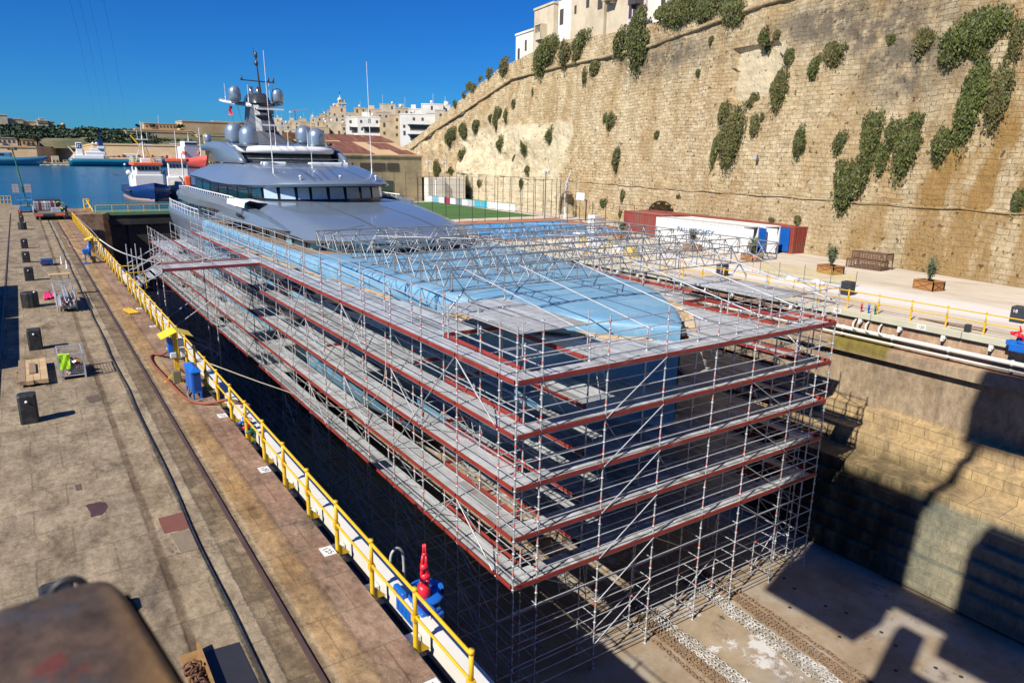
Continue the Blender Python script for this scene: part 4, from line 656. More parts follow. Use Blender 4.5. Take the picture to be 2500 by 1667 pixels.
def ring(y):
    kz = lerp(KZ, y); T = lerp(TOPZ, y); hb = lerp(HB, y); h = []
    for t in (0,.02,.06,.12,.2,.35,.5,.65,.8,.92,1): z = kz+(1-kz)*t; h.append((hull_hb(y, z) if t > 0 else 0, z))
    h += [(hb+.03*min(1,hb), 1+T*.5), (hb*.995, 1+T*.8), (max(hb-.18, hb*.9), 1+T*.95), (max(hb-.5, hb*.75), 1+T)]
    cz = 1+T+lerp([(20.9,0),(26,.12),(40,.1),(46,-.1),(104,-.35)], y); h += [(hb*.6, cz-.03), (hb*.3, cz), (0, cz)]
    return h
mb = MB()
for s in (1,-1): mb.loft([[(CX+s*a, y, z) for a, z in ring(y)] for y in ysta])
for i in range(len(mb.f)):
    c = sum(mb.v[k][1] for k in mb.f[i])/4
    zc = sum(mb.v[k][2] for k in mb.f[i])/4
    if c > 77.9: mb.m[i] = 1
    elif zc > .9 and c > 46 and abs(sum(mb.v[k][0] for k in mb.f[i])/4-CX) < lerp(HB, c)-1.0: mb.m[i] = 2
mb.build('hull', [wrap, silver, mat('teak_deck', (.3,.2,.12), .7)], ya)
mb = MB(); o = [ring(104)]; mb.add([(CX+s*a, 104, z) for s, r in ((1, o[0]), (-1, o[0][::-1])) for a, z in r], [list(range(36))]); mb.build('transom', silver, ya)
for s in (1,-1):     # long dark hull windows under the sheer
    mb = MB(); mb.loft([[(CX+s*(hull_hb(y, z)+.03), y, z) for z in (-.85,-.4,.05,.5)] for y in [33+1.5*k for k in range(24)]]); mb.build('hull_window', blk, ya)
    mb = MB(); mb.loft([[(CX+s*(hull_hb(y, z)+.03), y, z) for z in (-3.6,-3.1,-2.7)] for y in [48+1.5*k for k in range(18)]]); mb.build('hull_window', blk, ya)
    mb = MB(); mb.path([(CX+s*(lerp(HB, y)-.1), y, 2.9) for y in range(80,103,2)], .05); mb.path([(CX+s*(lerp(HB, y)-.1), y, 2.45) for y in range(80,103,2)], .03)
    for y in range(80,103,2): mb.tube((CX+s*(lerp(HB, y)-.1), y, 1.9), (CX+s*(lerp(HB, y)-.1), y, 2.9), .03)
    mb.build('deck_rail', white, ya)
# main deck house: dark glass with teal panels
prof = [(0,47.6),(2.5,47.8),(4.4,48.6),(5.6,50),(6.3,52)]+[(6.6,54+2.2*k) for k in range(20)]
for s in (1,-1):
    mb = MB(); mb.loft([[(CX+s*x, y, 1.5) for x, y in prof], [(CX+s*x, y+.1, 3.15) for x, y in prof]], smooth=False); mb.build('saloon_glass', tg, ya)
    mb = MB()
    for x, y in prof: mb.tube((CX+s*x, y-.05, 1.5), (CX+s*x, y+.05, 3.15), .06, 4)
    mb.build('window_mullion', blk, ya)
    for k in (0,1,2,3,5,7,8,10,12):
        (x0,y0),(x1,y1) = prof[k], prof[k+1]; a, b = (.15,.75) if k % 2 else (.3,.9); n = Vector((y0-y1, x1-x0)).normalized()*-.07
        P = lambda t: (CX+s*(x0+(x1-x0)*t-n.x*-1*0+.05), y0+(y1-y0)*t-.06); p, q = P(a), P(b)
        if k > 4: p = (CX+s*6.66, p[1]); q = (CX+s*6.66, q[1])
        mb = MB(); mb.add([(*p,1.62),(*q,1.62),(*q,2.75),(*p,2.75)], [(0,1,2,3)]); mb.build('teal_screen', tp, ya)
# roof shells
def shell(y0, ys, bow, pw, zc, zl, wd, crown, cr=.78):
    rings = []
    for y in ys:
        r = []
        for i in range(-14,15):
            a = i/14; aa = abs(a); yy = y+bow*aa**pw*max(0, 1-(y-y0)/14); w = lerp(wd, y); c = lerp(zc, y); l = lerp(zl, y)
            z = c+crown*(1-(aa/cr)**2) if aa < cr else c+(l-c)*((aa-cr)/(1-cr))**1.35
            r.append((CX+a*w, yy, z))
        rings.append(r)
    under = [[(x+(CX-x)*.04, y+.25, min(z, lerp(zl, ys[0])+.02 if 0 else z)-.22) for x, y, z in rr] for rr in rings]
    mb = MB(); mb.loft(rings); mb.loft([rings[0], under[0]]); mb.loft([[r[-1] for r in rings],[r[-1] for r in under]]); mb.loft([[r[0] for r in rings],[r[0] for r in under]]); mb.loft([rings[-1], under[-1]])
    und = MB(); und.loft(under); return mb, und
mb, un = shell(45.4, [45.4,45.7,46.2,47,48.2,50,52,55,58,61,63,65,66.5], 4.8, 2.2, [(45.4,2.78),(46,3.05),(47,3.3),(49,3.6),(52,3.9),(56,4.2),(60,4.45),(63,4.58),(68,4.6)], [(45.4,2.7),(50,2.95),(58,3.05),(66.5,2.95)], [(45.4,6.9),(50,7.2),(55,7.6),(60,7.9),(66.5,8.1)], .14)
mb.build('foredeck_roof', silver, ya); un.build('roof_soffit', silvd, ya)
mb = MB(); mb.box(CX-7.8, CX+7.8, 62, 94, 3.25, 3.45); mb.build('upper_deck', silvd, ya)
for x, y1 in ((-2.3,61.6),(2.3,61.6)):
    mb = MB(); mb.loft([[(CX+x+d+(x*.3)*(1-(y-46)/16)*0, y, lerp([(45.4,2.78),(46,3.05),(47,3.3),(49,3.6),(52,3.9),(56,4.2),(60,4.45),(63,4.58)], y)+.14*(1-(x/5.6)**2)+.012) for d in (-.06,.06)] for y in (46.5,48,50,52,54,56,58,60,61.5)]); mb.build('roof_seam', silvd, ya)
for s in (1,-1):   # upper deck side wings
    rows = []
    for y, zb, zt, x in ((63,3.0,4.55,8.0),(66,3.0,4.7,8.1),(70,3.3,4.72,8.15),(74,3.35,4.72,8.2),(80,3.2,4.75,8.2),(86,3.15,4.82,8.2),(90,3.3,4.7,8.15),(92.5,3.6,4.35,8.1)):
        rows.append([(CX+s*(x-.3), y, zb),(CX+s*x, y, zb+.12),(CX+s*(x+.08), y, (zb+zt)/2),(CX+s*x, y, zt-.1),(CX+s*(x-.15), y, zt),(CX+s*(x-.35), y, zt-.1),(CX+s*(x-.4), y, zb)])
    mb = MB(); mb.loft(rows, True); k = len(mb.v); mb.f += [list(range(7)), list(range(k-7,k))]; mb.m += [0,0]; mb.s = [False]*len(mb.f); mb.build('bulwark_wing', silver, ya)
    mb = MB(); mb.path([(CX+s*8.0, y, z+.22) for y, z in ((66,4.7),(72,4.72),(80,4.75),(86,4.82),(91,4.6))], .06)
    for y in [66+1.0*k for k in range(26)]: mb.tube((CX+s*8.0,y,4.6), (CX+s*8.0,y,4.95), .035, 5)
    mb.build('cap_rail', white, ya)
    if s < 0: mb = MB()
    if s < 0: mb.loft([[(CX+s*x, y, z+.05+.05*noise.noise((x*2,y,0))) for x, z in ((8.2,4.2),(8.12,4.62),(7.7,4.78),(7.0,4.62),(6.3,4.62))] for y in (61.5,62.5,63.5,64.5,66,67.5)])
    if s < 0: mb.build('protective_film', plastic, ya)
    mb = MB(); mb.loft([[(CX+s*(8.19+.01*k), y, z) for y in (62.4,63,63.8,64.4)] for k, z in enumerate((3.4,3.55,3.68))]); mb.build('hawse_opening', blk, ya)
    mb = MB(); mb.box(CX+s*6.4-.1, CX+s*6.4+.1, 74, 92, 1.5, 3.2); mb.build('side_glass', mat('amber_glass', (.09,.05,.01), .05), ya)
# bridge deck
plan = [(0,61.9),(1.15,61.95),(3.45,62.4),(4.7,63.3),(5.6,65),(5.85,68)]
bz0, bz1 = 4.55, 6.0
mb = MB()
for s in (1,-1): mb.loft([[(CX+s*x, y, bz0-.1) for x, y in plan], [(CX+s*x*.985, y+.35, bz1) for x, y in plan]], smooth=False); mb.box(CX+s*5.85-.05, CX+s*5.85+.05, 68, 93, bz0-1, bz1)
mb.build('bridge_wall', blk, ya)
def pane(x0, y0, x1, y1, m, nm, z0=bz0+.28, z1=bz1-.18):
    d = Vector((x1-x0, y1-y0)); n = Vector((d.y, -d.x)).normalized()*.05
    if n.y > 0 and abs(n.y) > .2: n = -n
    if (x0+x1)/2 > CX+3 and n.x < 0 or (x0+x1)/2 < CX-3 and n.x > 0: n = -n
    P = lambda t, z: (x0+d.x*t+n.x, y0+d.y*t+n.y+.35*(z-bz0)/(bz1-bz0), z); mb = MB(); mb.add([P(.08,z0),P(.92,z0),P(.9,z1),P(.1,z1)], [(0,1,2,3)]); w = mb.build(nm, m, ya)
    mb = MB(); a, b = Vector(P(.12,z0-.2)), Vector(P(.45,z1-.3)); o = Vector((n.x,n.y,0))*1.0; mb.tube(a+o, b+o, .022, 5); mb.build('wiper', galv, w)
xs = [-3.45,-1.15,1.15,3.45]; yy = lambda x: 61.95+.45*max(0,(abs(x)-1.15)/2.3)
for a, b in ((-3.45,-2.3),(-2.3,-.78),(-.78,.78),(.78,2.3),(2.3,3.45)): pane(CX+a, yy(a) if abs(a) > 1.15 else 61.95, CX+b, yy(b) if abs(b) > 1.15 else 61.95, shade, 'bridge_window')
for s in (1,-1):
    for (xa,ya_),(xb,yb_) in zip(plan[2:], plan[3:]): pane(CX+s*xa, ya_, CX+s*xb, yb_, shade if ya_ < 64 else tg, 'bridge_window')
    for k in range(6): y = 69+4*k; mb = MB(); mb.box(CX+s*5.92-.02, CX+s*5.92+.02, y, y+3.4, bz0-.3, bz1-.1); mb.build('side_window', tg if k != 3 else blk, ya)
mb, un = shell(59.9, [59.9,60.1,60.5,61.2,62.5,64,66,68,70,72,74,77,80,84,88,91,93,94.3], 3.6, 2.6, [(59.9,6.12),(60.2,6.35),(61,6.55),(63,6.85),(66,7.25),(70,7.6),(74,7.72),(80,7.66),(86,7.4),(91,7.0),(93,6.8),(94.3,6.55)], [(59.9,6.0),(62,5.95),(66,5.85),(73,5.72),(80,5.75),(86,6.02),(93,6.05),(94.3,6.3)], [(59.9,5.7),(63,6.0),(66,6.4),(70,6.6),(80,6.7),(90,6.6),(93,6.45),(94.3,6.1)], .1, .8)
mb.build('bridge_roof', silver, ya); un.build('roof_soffit', silvd, ya)
mb = MB(); mb.box(CX-5.4, CX+5.4, 72, 92, 6.4, 6.9); mb.build('sun_deck', silvd, ya)
for x in (-2.2,2.2):
    mb = MB(); mb.loft([[(CX+x+d, y, lerp([(59.9,6.12),(60.2,6.35),(61,6.55),(63,6.85),(66,7.25),(70,7.6)], y)+.1*(1-(x/4.6)**2)+.012) for d in (-.05,.05)] for y in (61.2,62,63,65,67,69,70.5)]); mb.build('roof_seam', silvd, ya)
for x in (-3.43,.1,3.43):
    mb = MB(); mb.tube((CX+x,61.4,6.5), (CX+x,61.4,6.75), .05); mb.lathe([(0,0),(.12,.05),(.12,.15),(0,.2)], (CX+x,61.4,6.72), 8); mb.build('deck_light', white, ya)
# sun lounge
plan2 = [(0,72.2),(2.6,72.4),(4.2,73.0),(4.95,74.4),(5.05,78)]
for s in (1,-1):
    mb = MB(); mb.loft([[(CX+s*x, y, 7.7) for x, y in plan2], [(CX+s*x*.97, y+2.4, 8.95) for x, y in plan2]], smooth=False); mb.build('lounge_glass', blk, ya)
    mb = MB(); mb.loft([[(CX+s*x*1.0, y+dy, z) for x, y in plan2] for dy, z in ((2.0,8.62),(1.1,8.74),(1.2,9.22),(2.4,9.4))]); mb.build('lounge_fascia', white, ya)
mb = MB(); mb.loft([[(CX+a*4.9, 74.6+k+.02*a*a*(4-k)*20*.06, 9.35+.55*min(1,k/8)*(1-.55*a*a)) for a in [i/8 for i in range(-8,9)]] for k in (0,2,4,6,8,11,14,17)]); mb.loft([[(CX+a*4.9, 91.6, z) for a in (-1,1)] for z in (9.0,9.5)]); mb.build('lounge_roof', silver, ya)
mb = MB(); mb.loft([[(CX+a*5.0, 74.4+k, 9.3) for a in (-1,1)] for k in (0,17.2)]); mb.build('roof_edge', silvd, ya)
for x0, x1 in ((-4.0,-1.8),(.6,4.4)): mb = MB(); mb.bbox(CX+x0, CX+x1, 70.2, 71.4, 7.6, 7.88, .1); mb.build('sun_pad', plastic, ya)
clear = bpy.data.materials.new('clear_balustrade'); clear.use_nodes = True; cbm = clear.node_tree.nodes['Principled BSDF']; cbm.inputs['Transmission Weight'].default_value = 1; cbm.inputs['Roughness'].default_value = .02; cbm.inputs['IOR'].default_value = 1.02; cbm.inputs['Base Color'].default_value = (.8,.88,.9,1)
mb = MB(); mb.loft([[(CX+x, 69.4+.06*x*x, z) for x in (-5.2,-3.5,-1.7,0,1.7,3.5,5.2)] for z in (7.55,8.15)], smooth=False); mb.build('glass_balustrade', clear, ya)
mb = MB(); mb.path([(CX+x, 69.4+.06*x*x, 8.17) for x in (-5.2,-3.5,-1.7,0,1.7,3.5,5.2)], .02, 5); mb.build('balustrade_rail', galv, ya)
fin = [(72.2,7.7),(73.2,8.25),(74.3,8.75),(76,9.2),(78.5,9.55),(81,9.74),(84,9.82),(87,9.74),(90.9,9.36),(89.8,8.86),(87.5,8.95),(85.6,8.8),(84,8.45),(82.6,8.0),(81.6,7.65)]
for s in (1,-1):
    mb = MB(); cyf = sum(p[0] for p in fin)/15; czf = sum(p[1] for p in fin)/15; L = lambda x, k: [(CX+s*x, cyf+(y-cyf)*k, czf+(z-czf)*k) for y, z in fin]
    mb.loft([L(4.95,.97), L(5.0,1.0), L(5.35,1.0), L(5.5,.97), L(5.56,.92)], True, 0, True); n = len(mb.v); mb.f += [list(range(n-15,n)), list(range(15))]; mb.m += [0,0]; mb.s += [True, False]; mb.build('arch_wing', silver, ya)
    mb = MB(); mb.prism([(81.9,7.7),(84.2,8.4),(85.8,8.7),(87.5,8.85),(88.6,7.7)], lambda y, z: (CX+s*5.1,y,z), lambda y, z: (CX+s*5.14,y,z)); mb.build('wing_glass', tg, ya)
    mb = MB(); pxx = lambda y: lerp([(53,7.4),(56,7.62),(60,7.9),(66,8.1),(75,8.2)], y); mb.prism([(53,3.1),(56,3.06),(60,2.98),(66,2.82),(74.6,2.55),(67,4.25),(62,4.2),(57,3.6)], lambda y, z: (CX+s*(pxx(y)-.3-.5*(z>3.5)),y,z), lambda y, z: (CX+s*(pxx(y)+.02-.12*(z>3.5)),y,z)); mb.build('roof_side_panel', silver, ya)
# domes
def dome(x, y, z, r, h, base):
    mb = MB(); mb.lathe([(0,0),(r*.62,.0),(r*.62,base*.7)], (CX+x,y,z), 18); mb.lathe([(r*.8,base*.7),(r*.95,base),(r,base+.12*h),(r,base+.5*h),(r*.93,base+.68*h),(r*.76,base+.84*h),(r*.5,base+.945*h),(r*.22,base+.99*h),(0,base+h)], (CX+x,y,z), 24); d = mb.build('radar_dome', silver, ya)
for s in (-1,1): dome(s*3.5,76.8,9.28,.93,1.85,.2); dome(s*3.75,81.6,9.6,.93,1.85,.3); dome(s*2.35,85.9,13.95,.66,1.45,.42)
dome(-5.2,87.5,9.75,.38,.8,.1)
# mast
mb = MB()
def sect(y0, y1, w, z): return [(CX-w,y0+.4,z),(CX-w*.5,y0,z),(CX+w*.5,y0,z),(CX+w,y0+.4,z),(CX+w,y1-.3,z),(CX+w*.6,y1,z),(CX-w*.6,y1,z),(CX-w,y1-.3,z)]
mb.loft([sect(79.5,89.5,2.2,9.7), sect(81,88.5,1.5,10.3), sect(82.2,88.2,1.15,11), sect(83,88.2,.95,12.4), sect(83.8,88,.85,13.8)], True, 0, False); mb.build('mast_column', [silvd], ya)
mb = MB()
for k, (z, w) in enumerate(((10.5,.8),(10.9,.75),(11.4,.7),(11.9,.66),(12.7,.9),(13.2,.8))): mb.box(CX-w*.5, CX+w*.2, 82.6-.05*k+.25*k, 83.2+.25*k, z, z+.1)
mb.box(CX-.9,CX+.9,82.7,84.6,12.55,12.7); mb.box(CX-.8,CX+.8,83.2,85,13.3,13.45); mb.build('mast_step', mastm, ya)
mb = MB(); mb.loft([[(CX+a*3.55, 86.6-2.4*(1-abs(a))+1.2*abs(a), 13.75+.55*a*a+dz*(1-.6*abs(a))) for a in [i/8 for i in range(-8,9)]] if k == 0 else [(CX+a*3.55, 88.6-.4*(1-abs(a)), 13.95+.55*a*a+dz*(1-.6*abs(a))) for a in [i/8 for i in range(-8,9)]] for k, dz in ((0,-.2),(1,-.1),(1,.4),(0,.4),(0,-.2))]); mb.build('mast_wing', mat('wing_grey', (.34,.37,.42), .35, .1, .05), ya)
mb = MB(); mb.loft([sect(83.6,88.2,1.0,14.0), sect(83.9,88.0,.95,14.6), sect(84.6,87.6,.7,15.1)], True, 0, True); mb.build('mast_cap', mastm, ya)
for x, y in ((-.75,84.9),(-.5,85),(.1,85.2),(.3,85.3)): mb = MB(); mb.tube((CX+x,y,14.8), (CX+x-.12,y+.35,15.8), .11, 10, 0, True); mb.build('exhaust_pipe', mat('exhaust_steel', (.75,.62,.55), .25, .9, .02), ya)
mb = MB(); mb.tube((CX+.35,85.4,14.9), (CX+.15,85.4,18.1), .14, 8, r2=.07); mb.tube((CX-1.75,85.4,16.45), (CX+1.95,85.4,16.35), .06); mb.lathe([(.1,0),(.22,.1),(.22,.4),(.08,.5),(.08,.8),(.2,.9),(.15,1.4),(0,1.5)], (CX+.1,85.4,18), 8); mb.tube((CX-.2,85.4,18.3), (CX+.2,85.4,18.3), .05)
for x in (-1.6,1.3,1.85): mb.tube((CX+x,85.4,16.4), (CX+x,85.4,16.85), .1, 6, 0, True)
mb.tube((CX-.1,85.4,19.2), (CX-.15,85.4,19.9), .03); mb.build('signal_pole', mastm, ya)
for z, y, w in ((13.25,82.6,1.45),(11.55,81.9,1.5)):
    mb = MB(); mb.box(CX+.5-w, CX+.5+w, y-.12, y+.12, z, z+.17); mb.build('radar_scanner', white, ya); mb = MB(); mb.bbox(CX+.2,CX+.8,y-.3,y+.4,z-.45,z-.02,.08); mb.tube((CX+.5,y+.1,z-.4),(CX+.5,y+1.6,z-.5),.14); mb.build('scanner_gearbox', mastm, ya)
for x, y, z0, z1 in ((-4.62,65,7.05,17.05),(4.62,65,7.05,16.9),(-.6,66.5,7.3,9.5),(-3.3,86,14.3,16),(-1.3,84.3,14.2,15.9),(1.4,85.6,14.2,16.4),(1.9,85.9,14.2,16.3),(-1.2,75.5,9.4,11.4),(.1,75.6,9.5,11),(2.0,75.2,9.3,11),(2.6,75.6,9.3,11.8)):
    mb = MB(); mb.tube((CX+x,y,z0-.1), (CX+x,y,z0+.35), .07); mb.tube((CX+x,y,z0+.3), (CX+x-.02*(z1-z0),y,z1), .045 if z1-z0 > 5 else .03, 6, r2=.02); mb.build('whip_antenna', white, ya)
mb = MB(); mb.tube((CX-2.9,86.5,13.9), (CX-2.7,84,9.8), .015, 4); mb.tube((CX-2.0,86.5,13.9), (CX-1.8,84,9.8), .015, 4); mb.build('halyard', dark, ya)
mb = MB(); mb.loft([[(CX-2.9+.08*math.sin(k*2), 86.4+.1*k, 13.7-.18*k+.0*j) for k in range(6)] if j else [(CX-2.6+.1*math.sin(k*2), 86.5, 13.7-.2*k) for k in range(6)] for j in (0,1)]); mb.build('flag', redp, ya)
mb = MB(); mb.lathe([(0,0),(.18,0),(.18,.3),(0,.35)], (CX+4.2,75,9.5), 8); mb.box(CX+4.0,CX+4.5,74.9,75.1,9.55,9.8); mb.build('camera_head', dark, ya)
# keel blocks
for y in (26.5,30.5,34.5,38.5,42.5):
    mb = MB(); rr = ring(y)
    for s in (1,-1): mb.path([(CX+s*a*1.002, y+.04*noise.noise((a,y,0)), z+.006) for a, z in rr[9:]], .012, 4)
    mb.build('wrap_seam', mat('seam_blue', (.09,.24,.38), .6), ya)
kb = thing('keel_block', 'timber topped keel block under the yacht on the dock floor', 'block', (CX,28,-12.2), 'keel blocks under the yacht'); mb = MB(); mb.box(CX-.9,CX+.9,27.5,28.5,-12.2,-10.5); mb.build('base', FL, kb); mb = MB(); mb.box(CX-.8,CX+.8,27.55,28.45,-10.5,-10.0); mb.build('cap', oldwood, kb)
for k in range(1,12): dup(kb, (0,4.4*k,0))
# ---------------------------------------------------------------- scaffolding round the hull
rk = random.Random(5)
LV = [1.04,-.96,-2.96,-4.96,-6.96]; FZ = -12.2
XL = [13.31,14.40,17.47]; XF = [13.31,14.40,17.47,20.54,23.61,26.18,29.25,31.1,32.2]; XR = [29.25,31.1,32.2]
YS = [19.2,20.29]+[20.29+3.07*k for k in range(1,29)]
sc = thing('scaffolding', 'vast steel tube scaffold with red toe boards surrounding the yacht', 'scaffold', (CX,50,FZ))
grid = {}
for j, y in enumerate(YS):
    for i, x in enumerate(XF):
        if hull_hb(y, -1.5)+.3 > abs(x-CX) or hull_hb(y, .9)+.15 > abs(x-CX): continue
        if 3 <= i <= 5 and y > 22: continue
        if y > 30 and i in (3,4,5): continue
        grid[(i, j)] = (x, y)
def topz(i, j): 
    x, y = grid[(i, j)]; edge = i in (0, 8) or j == 0
    t = 3.1 if edge else 2.15
    if y > 76: t -= 2
    if y > 88: t -= 2
    return t
camv = Vector((0,0,8.6)); items = []     # (distance, kind, builder)
def keep(kind, p, fn): items.append(((Vector(p)-camv).length, kind, fn))
def f_std(x, y, z1, near):
    def go(mb):
        mb.tube((x,y,FZ), (x,y,z1), .035 if near else .03, 6 if near else 5); mb.tube((x,y,FZ), (x,y,FZ+.02), .09, 6, 0, True)
        step = .5 if near else 1.0; z = LV[0]-13
        while z < z1-.1:
            if z > FZ+.1: mb.tube((x,y,z-.03), (x,y,z+.03), .065, 6, 0, True)
            z += step
        for l in range(-1, 7):
            z = LV[0]-2*l+.62
            if FZ < z < z1: mb.tube((x,y,z), (x,y,z+.08), .042, 6, 1)
            z -= .9
            if near and FZ < z < z1 and l % 2: mb.tube((x,y,z), (x,y,z+.06), .042, 6, 1)
    return go
for (i, j), (x, y) in grid.items(): keep('standard', (x,y,0), f_std(x, y, topz(i, j), y < 42))
def f_tube(p, q, r=.025, wedge=True):
    def go(mb):
        mb.tube(p, q, r, 5)
        if wedge:
            P, Q = Vector(p), Vector(q); d = (Q-P).normalized()
            if rk.random() < .4: mb.tube(Q-d*.18, Q-d*.12, r+.012, 5, 1)
    return go
for i in range(2,7):
    x = XF[i]; y = 23.36; keep('standard', (x,y,-9), (lambda x=x, y=y: lambda mb: [mb.tube((x,y,FZ), (x,y,-7.0), .03, 6)]+[mb.tube((x,y,z-.03), (x,y,z+.03), .065, 6, 0, True) for z in (-11.7,-11.2,-10.7,-10.2,-9.7,-9.2,-8.7,-8.2)])())
EXTRA = []
for z in (-11.7,-10.4,-8.96):
    for i in range(2,7): EXTRA.append(((XF[i],20.29,z),(XF[i],23.36,z)))
    for i in range(2,6): EXTRA.append(((XF[i],23.36,z),(XF[i+1],23.36,z)))
for i in range(1,8):
    for z in (-7.96,-9.7): EXTRA.append(((XF[i],19.2,z),(XF[i],20.29,z)))
    if i < 7: EXTRA.append(((XF[i],20.29,-9.7),(XF[i+1],20.29,-9.7))); EXTRA.append(((XF[i],20.29,-7.2),(XF[i+1],20.29,-8.9)) if i % 2 else ((XF[i],20.29,-11.9),(XF[i+1],20.29,-10.2)))
for i in range(8):
    for z in (-7.96,-9.7,-11.1): EXTRA.append(((XF[i],19.2,z),(XF[i+1],19.2,z)))
for j in range(1,20):
    y0, y1 = YS[j], YS[j+1]
    for z in (-2.0,-4.0,-6.0,.0): EXTRA.append(((14.4,y0,z),(14.4,y1,z)))
    for z in (-7.96,-9.6,-11): EXTRA.append(((13.31,y0,z),(13.31,y1,z))); EXTRA.append(((14.4,y0,z),(14.4,y1,z)))
    for k in range(5): 
        z = LV[0]-2*k
        if (j+k) % 3 == 0: EXTRA.append(((14.4,y0,z-.2),(17.4,y0,z-2)))
    EXTRA.append(((14.4,y0,-7.2),(14.4,y1,-9)) if j % 2 else ((14.4,y1,-9.2),(14.4,y0,-11.4)))
for p, q in EXTRA: keep('brace', tuple((a+b)/2 for a, b in zip(p, q)), f_tube(p, q, .024, False))
def link(a, b):
    (xa, ya_), (xb, yb) = grid[a], grid[b]; mx, my = (xa+xb)/2, (ya_+yb)/2
    if hull_hb(my, -2)+.2 > abs(mx-CX): return
    out = (a[0] == b[0] and a[0] in (0, 8)) or (a[1] == 0 and b[1] == 0)
    zs = [l-.06 for l in LV]+[-8.96,-10.4,-11.7]
    if out or a[0] in (1,7) and b[0] in (1,7): zs += [l+.5 for l in LV if l < topz(*a)-1]+[l+1.0 for l in LV if l < topz(*a)-1]
    if a[1] == 1 and b[1] == 1: zs += [l+.5 for l in LV]+[l+1.0 for l in LV]
    if out and my < 76: zs.append(2.85)
    for z in zs:
        if z < min(topz(*a), topz(*b)): keep('ledger', (mx,my,z), f_tube((xa,ya_,z), (xb,yb,z)))
for (i, j) in grid:
    for n in ((i+1, j), (i, j+1)):
        if n in grid: link((i, j), n)
# diagonal braces
def brace(p, q): keep('brace', ((p[0]+q[0])/2,(p[1]+q[1])/2,(p[2]+q[2])/2), f_tube(p, q, .026, False))
for j in range(1, len(YS)-1):
    for k in range(6):
        if (j*2+k) % 5 in (0, 2) or k >= 4 and j % 2: 
            z = LV[0]-2*k; lo = max(z-2, FZ)
            for x in (13.31,) + ((32.2,) if j < 12 else ()):
                a, b = (YS[j], YS[j+1]) if j % 2 else (YS[j+1], YS[j]); 
                if z < 1.2-(2 if YS[j] > 74 else 0): brace((x-.06,a,lo), (x-.06,b,z))
    if j % 2 == 0:
        for k in range(7):
            z = LV[0]-2*k; lo = max(z-2, FZ)
            if lo < z-.5 and z < 1.2-(2 if YS[j] > 74 else 0): brace((13.31,YS[j]+.05,z-.1), (14.4,YS[j]+.05,lo)); 
for k in range(6): z = LV[0]-2*k; brace((XF[3],19.13,z), (XF[2],19.13,max(z-2,FZ)))
for k in range(6): z = LV[0]-2*k; brace((XF[6],19.13,max(z-2,FZ)), (XF[5],19.13,z))
for j in range(2,15,3):      # long raking tubes along the left face
    y = YS[j]; brace((13.2,y+6.14,-4.96), (13.2,y,1.04)); brace((13.2,y+6.14,-10.9), (13.2,y,-4.96))
for x, y in ((17.47,19.2),(20.54,19.2),(26.18,19.2)): brace((x,20.2,-7), (x+2.4,22.5,-11.9))
for k in range(5): x = 15+3.07*k; brace((x,20.35,LV[0]-.1-2*(k%3)), (x+1.4,20.35,LV[0]-2-2*(k%3)))
# decks, toe boards
def planks(mb, x0, x1, y0, y1, z, along='y'):
    w = .32
    if along == 'y':
        n = max(1, round((x1-x0)/w)); w = (x1-x0)/n
        for k in range(n): a = x0+k*w; mb.box(a+.012, a+w-.012, y0+.01, y1-.01, z-.065, z+.004*(k%2))
    else:
        n = max(1, round((y1-y0)/w)); w = (y1-y0)/n
        for k in range(n): a = y0+k*w; mb.box(x0+.01, x1-.01, a+.012, a+w-.012, z-.065, z+.004*(k%2))
def f_deck(x0, x1, y0, y1, z, along, clip=False):
    def go(mb):
        if not clip: planks(mb, x0, x1, y0, y1, z, along); return
        n = max(1, round((x1-x0)/.32)); w = (x1-x0)/n
        for k in range(n):
            a = x0+k*w; edge = a+w if a < CX else a; ya, yb = y0, y1
            ok = [y for y in [y0+(y1-y0)*t/12 for t in range(13)] if max(hull_hb(y, z), hull_hb(y, z-.1))+.22 < min(abs(a-CX), abs(a+w-CX)) and not (a < CX < a+w and hull_hb(y, z) > 0)]
            if not ok or max(ok)-min(ok) < .4: continue
            mb.box(a+.012, a+w-.012, min(ok)+.01, max(ok)-.01, z-.065, z+.004*(k%2))
    return go
rk = random.Random(5)
for li, z in enumerate(LV):
    for j in range(1, len(YS)-1):
        y0, y1 = YS[j], YS[j+1]
        if (y1 > 77 and li == 0) or (y1 > 90 and li == 1): continue
        keep('deck', (13.8,(y0+y1)/2,z), f_deck(13.33, 14.38, y0, y1, z, 'y')); keep('deck', (31.7,(y0+y1)/2,z), f_deck(31.12, 32.18, y0, y1, z, 'y'))
        hole = y1 < 26.5
        if not hole and not (li > 0 and j % 7 == 3) and not (li >= 3 and y1 < 50) and not (li == 2 and y1 < 36): keep('deck', (16,(y0+y1)/2,z), f_deck(14.42, 17.45, y0, y1, z, 'y', True)); 
        if not hole: keep('deck', (30,(y0+y1)/2,z), f_deck(28.9, 31.08, y0, y1, z, 'y', True)); 
        if y0 < 30: keep('deck', (19,(y0+y1)/2,z), f_deck(17.49, 22.0, y0, y1, z, 'y', True)); keep('deck', (26,(y0+y1)/2,z), f_deck(24.5, 28.9, y0, y1, z, 'y', True)); 
        if y0 < 21: keep('deck', (23,y0,z), f_deck(22.02, 24.48, y0, y1, z, 'y', True))
    for i in range(8): keep('deck', ((XF[i]+XF[i+1])/2,19.7,z), f_deck(XF[i]+.02, XF[i+1]-.02, 19.22, 20.26, z, 'x'))
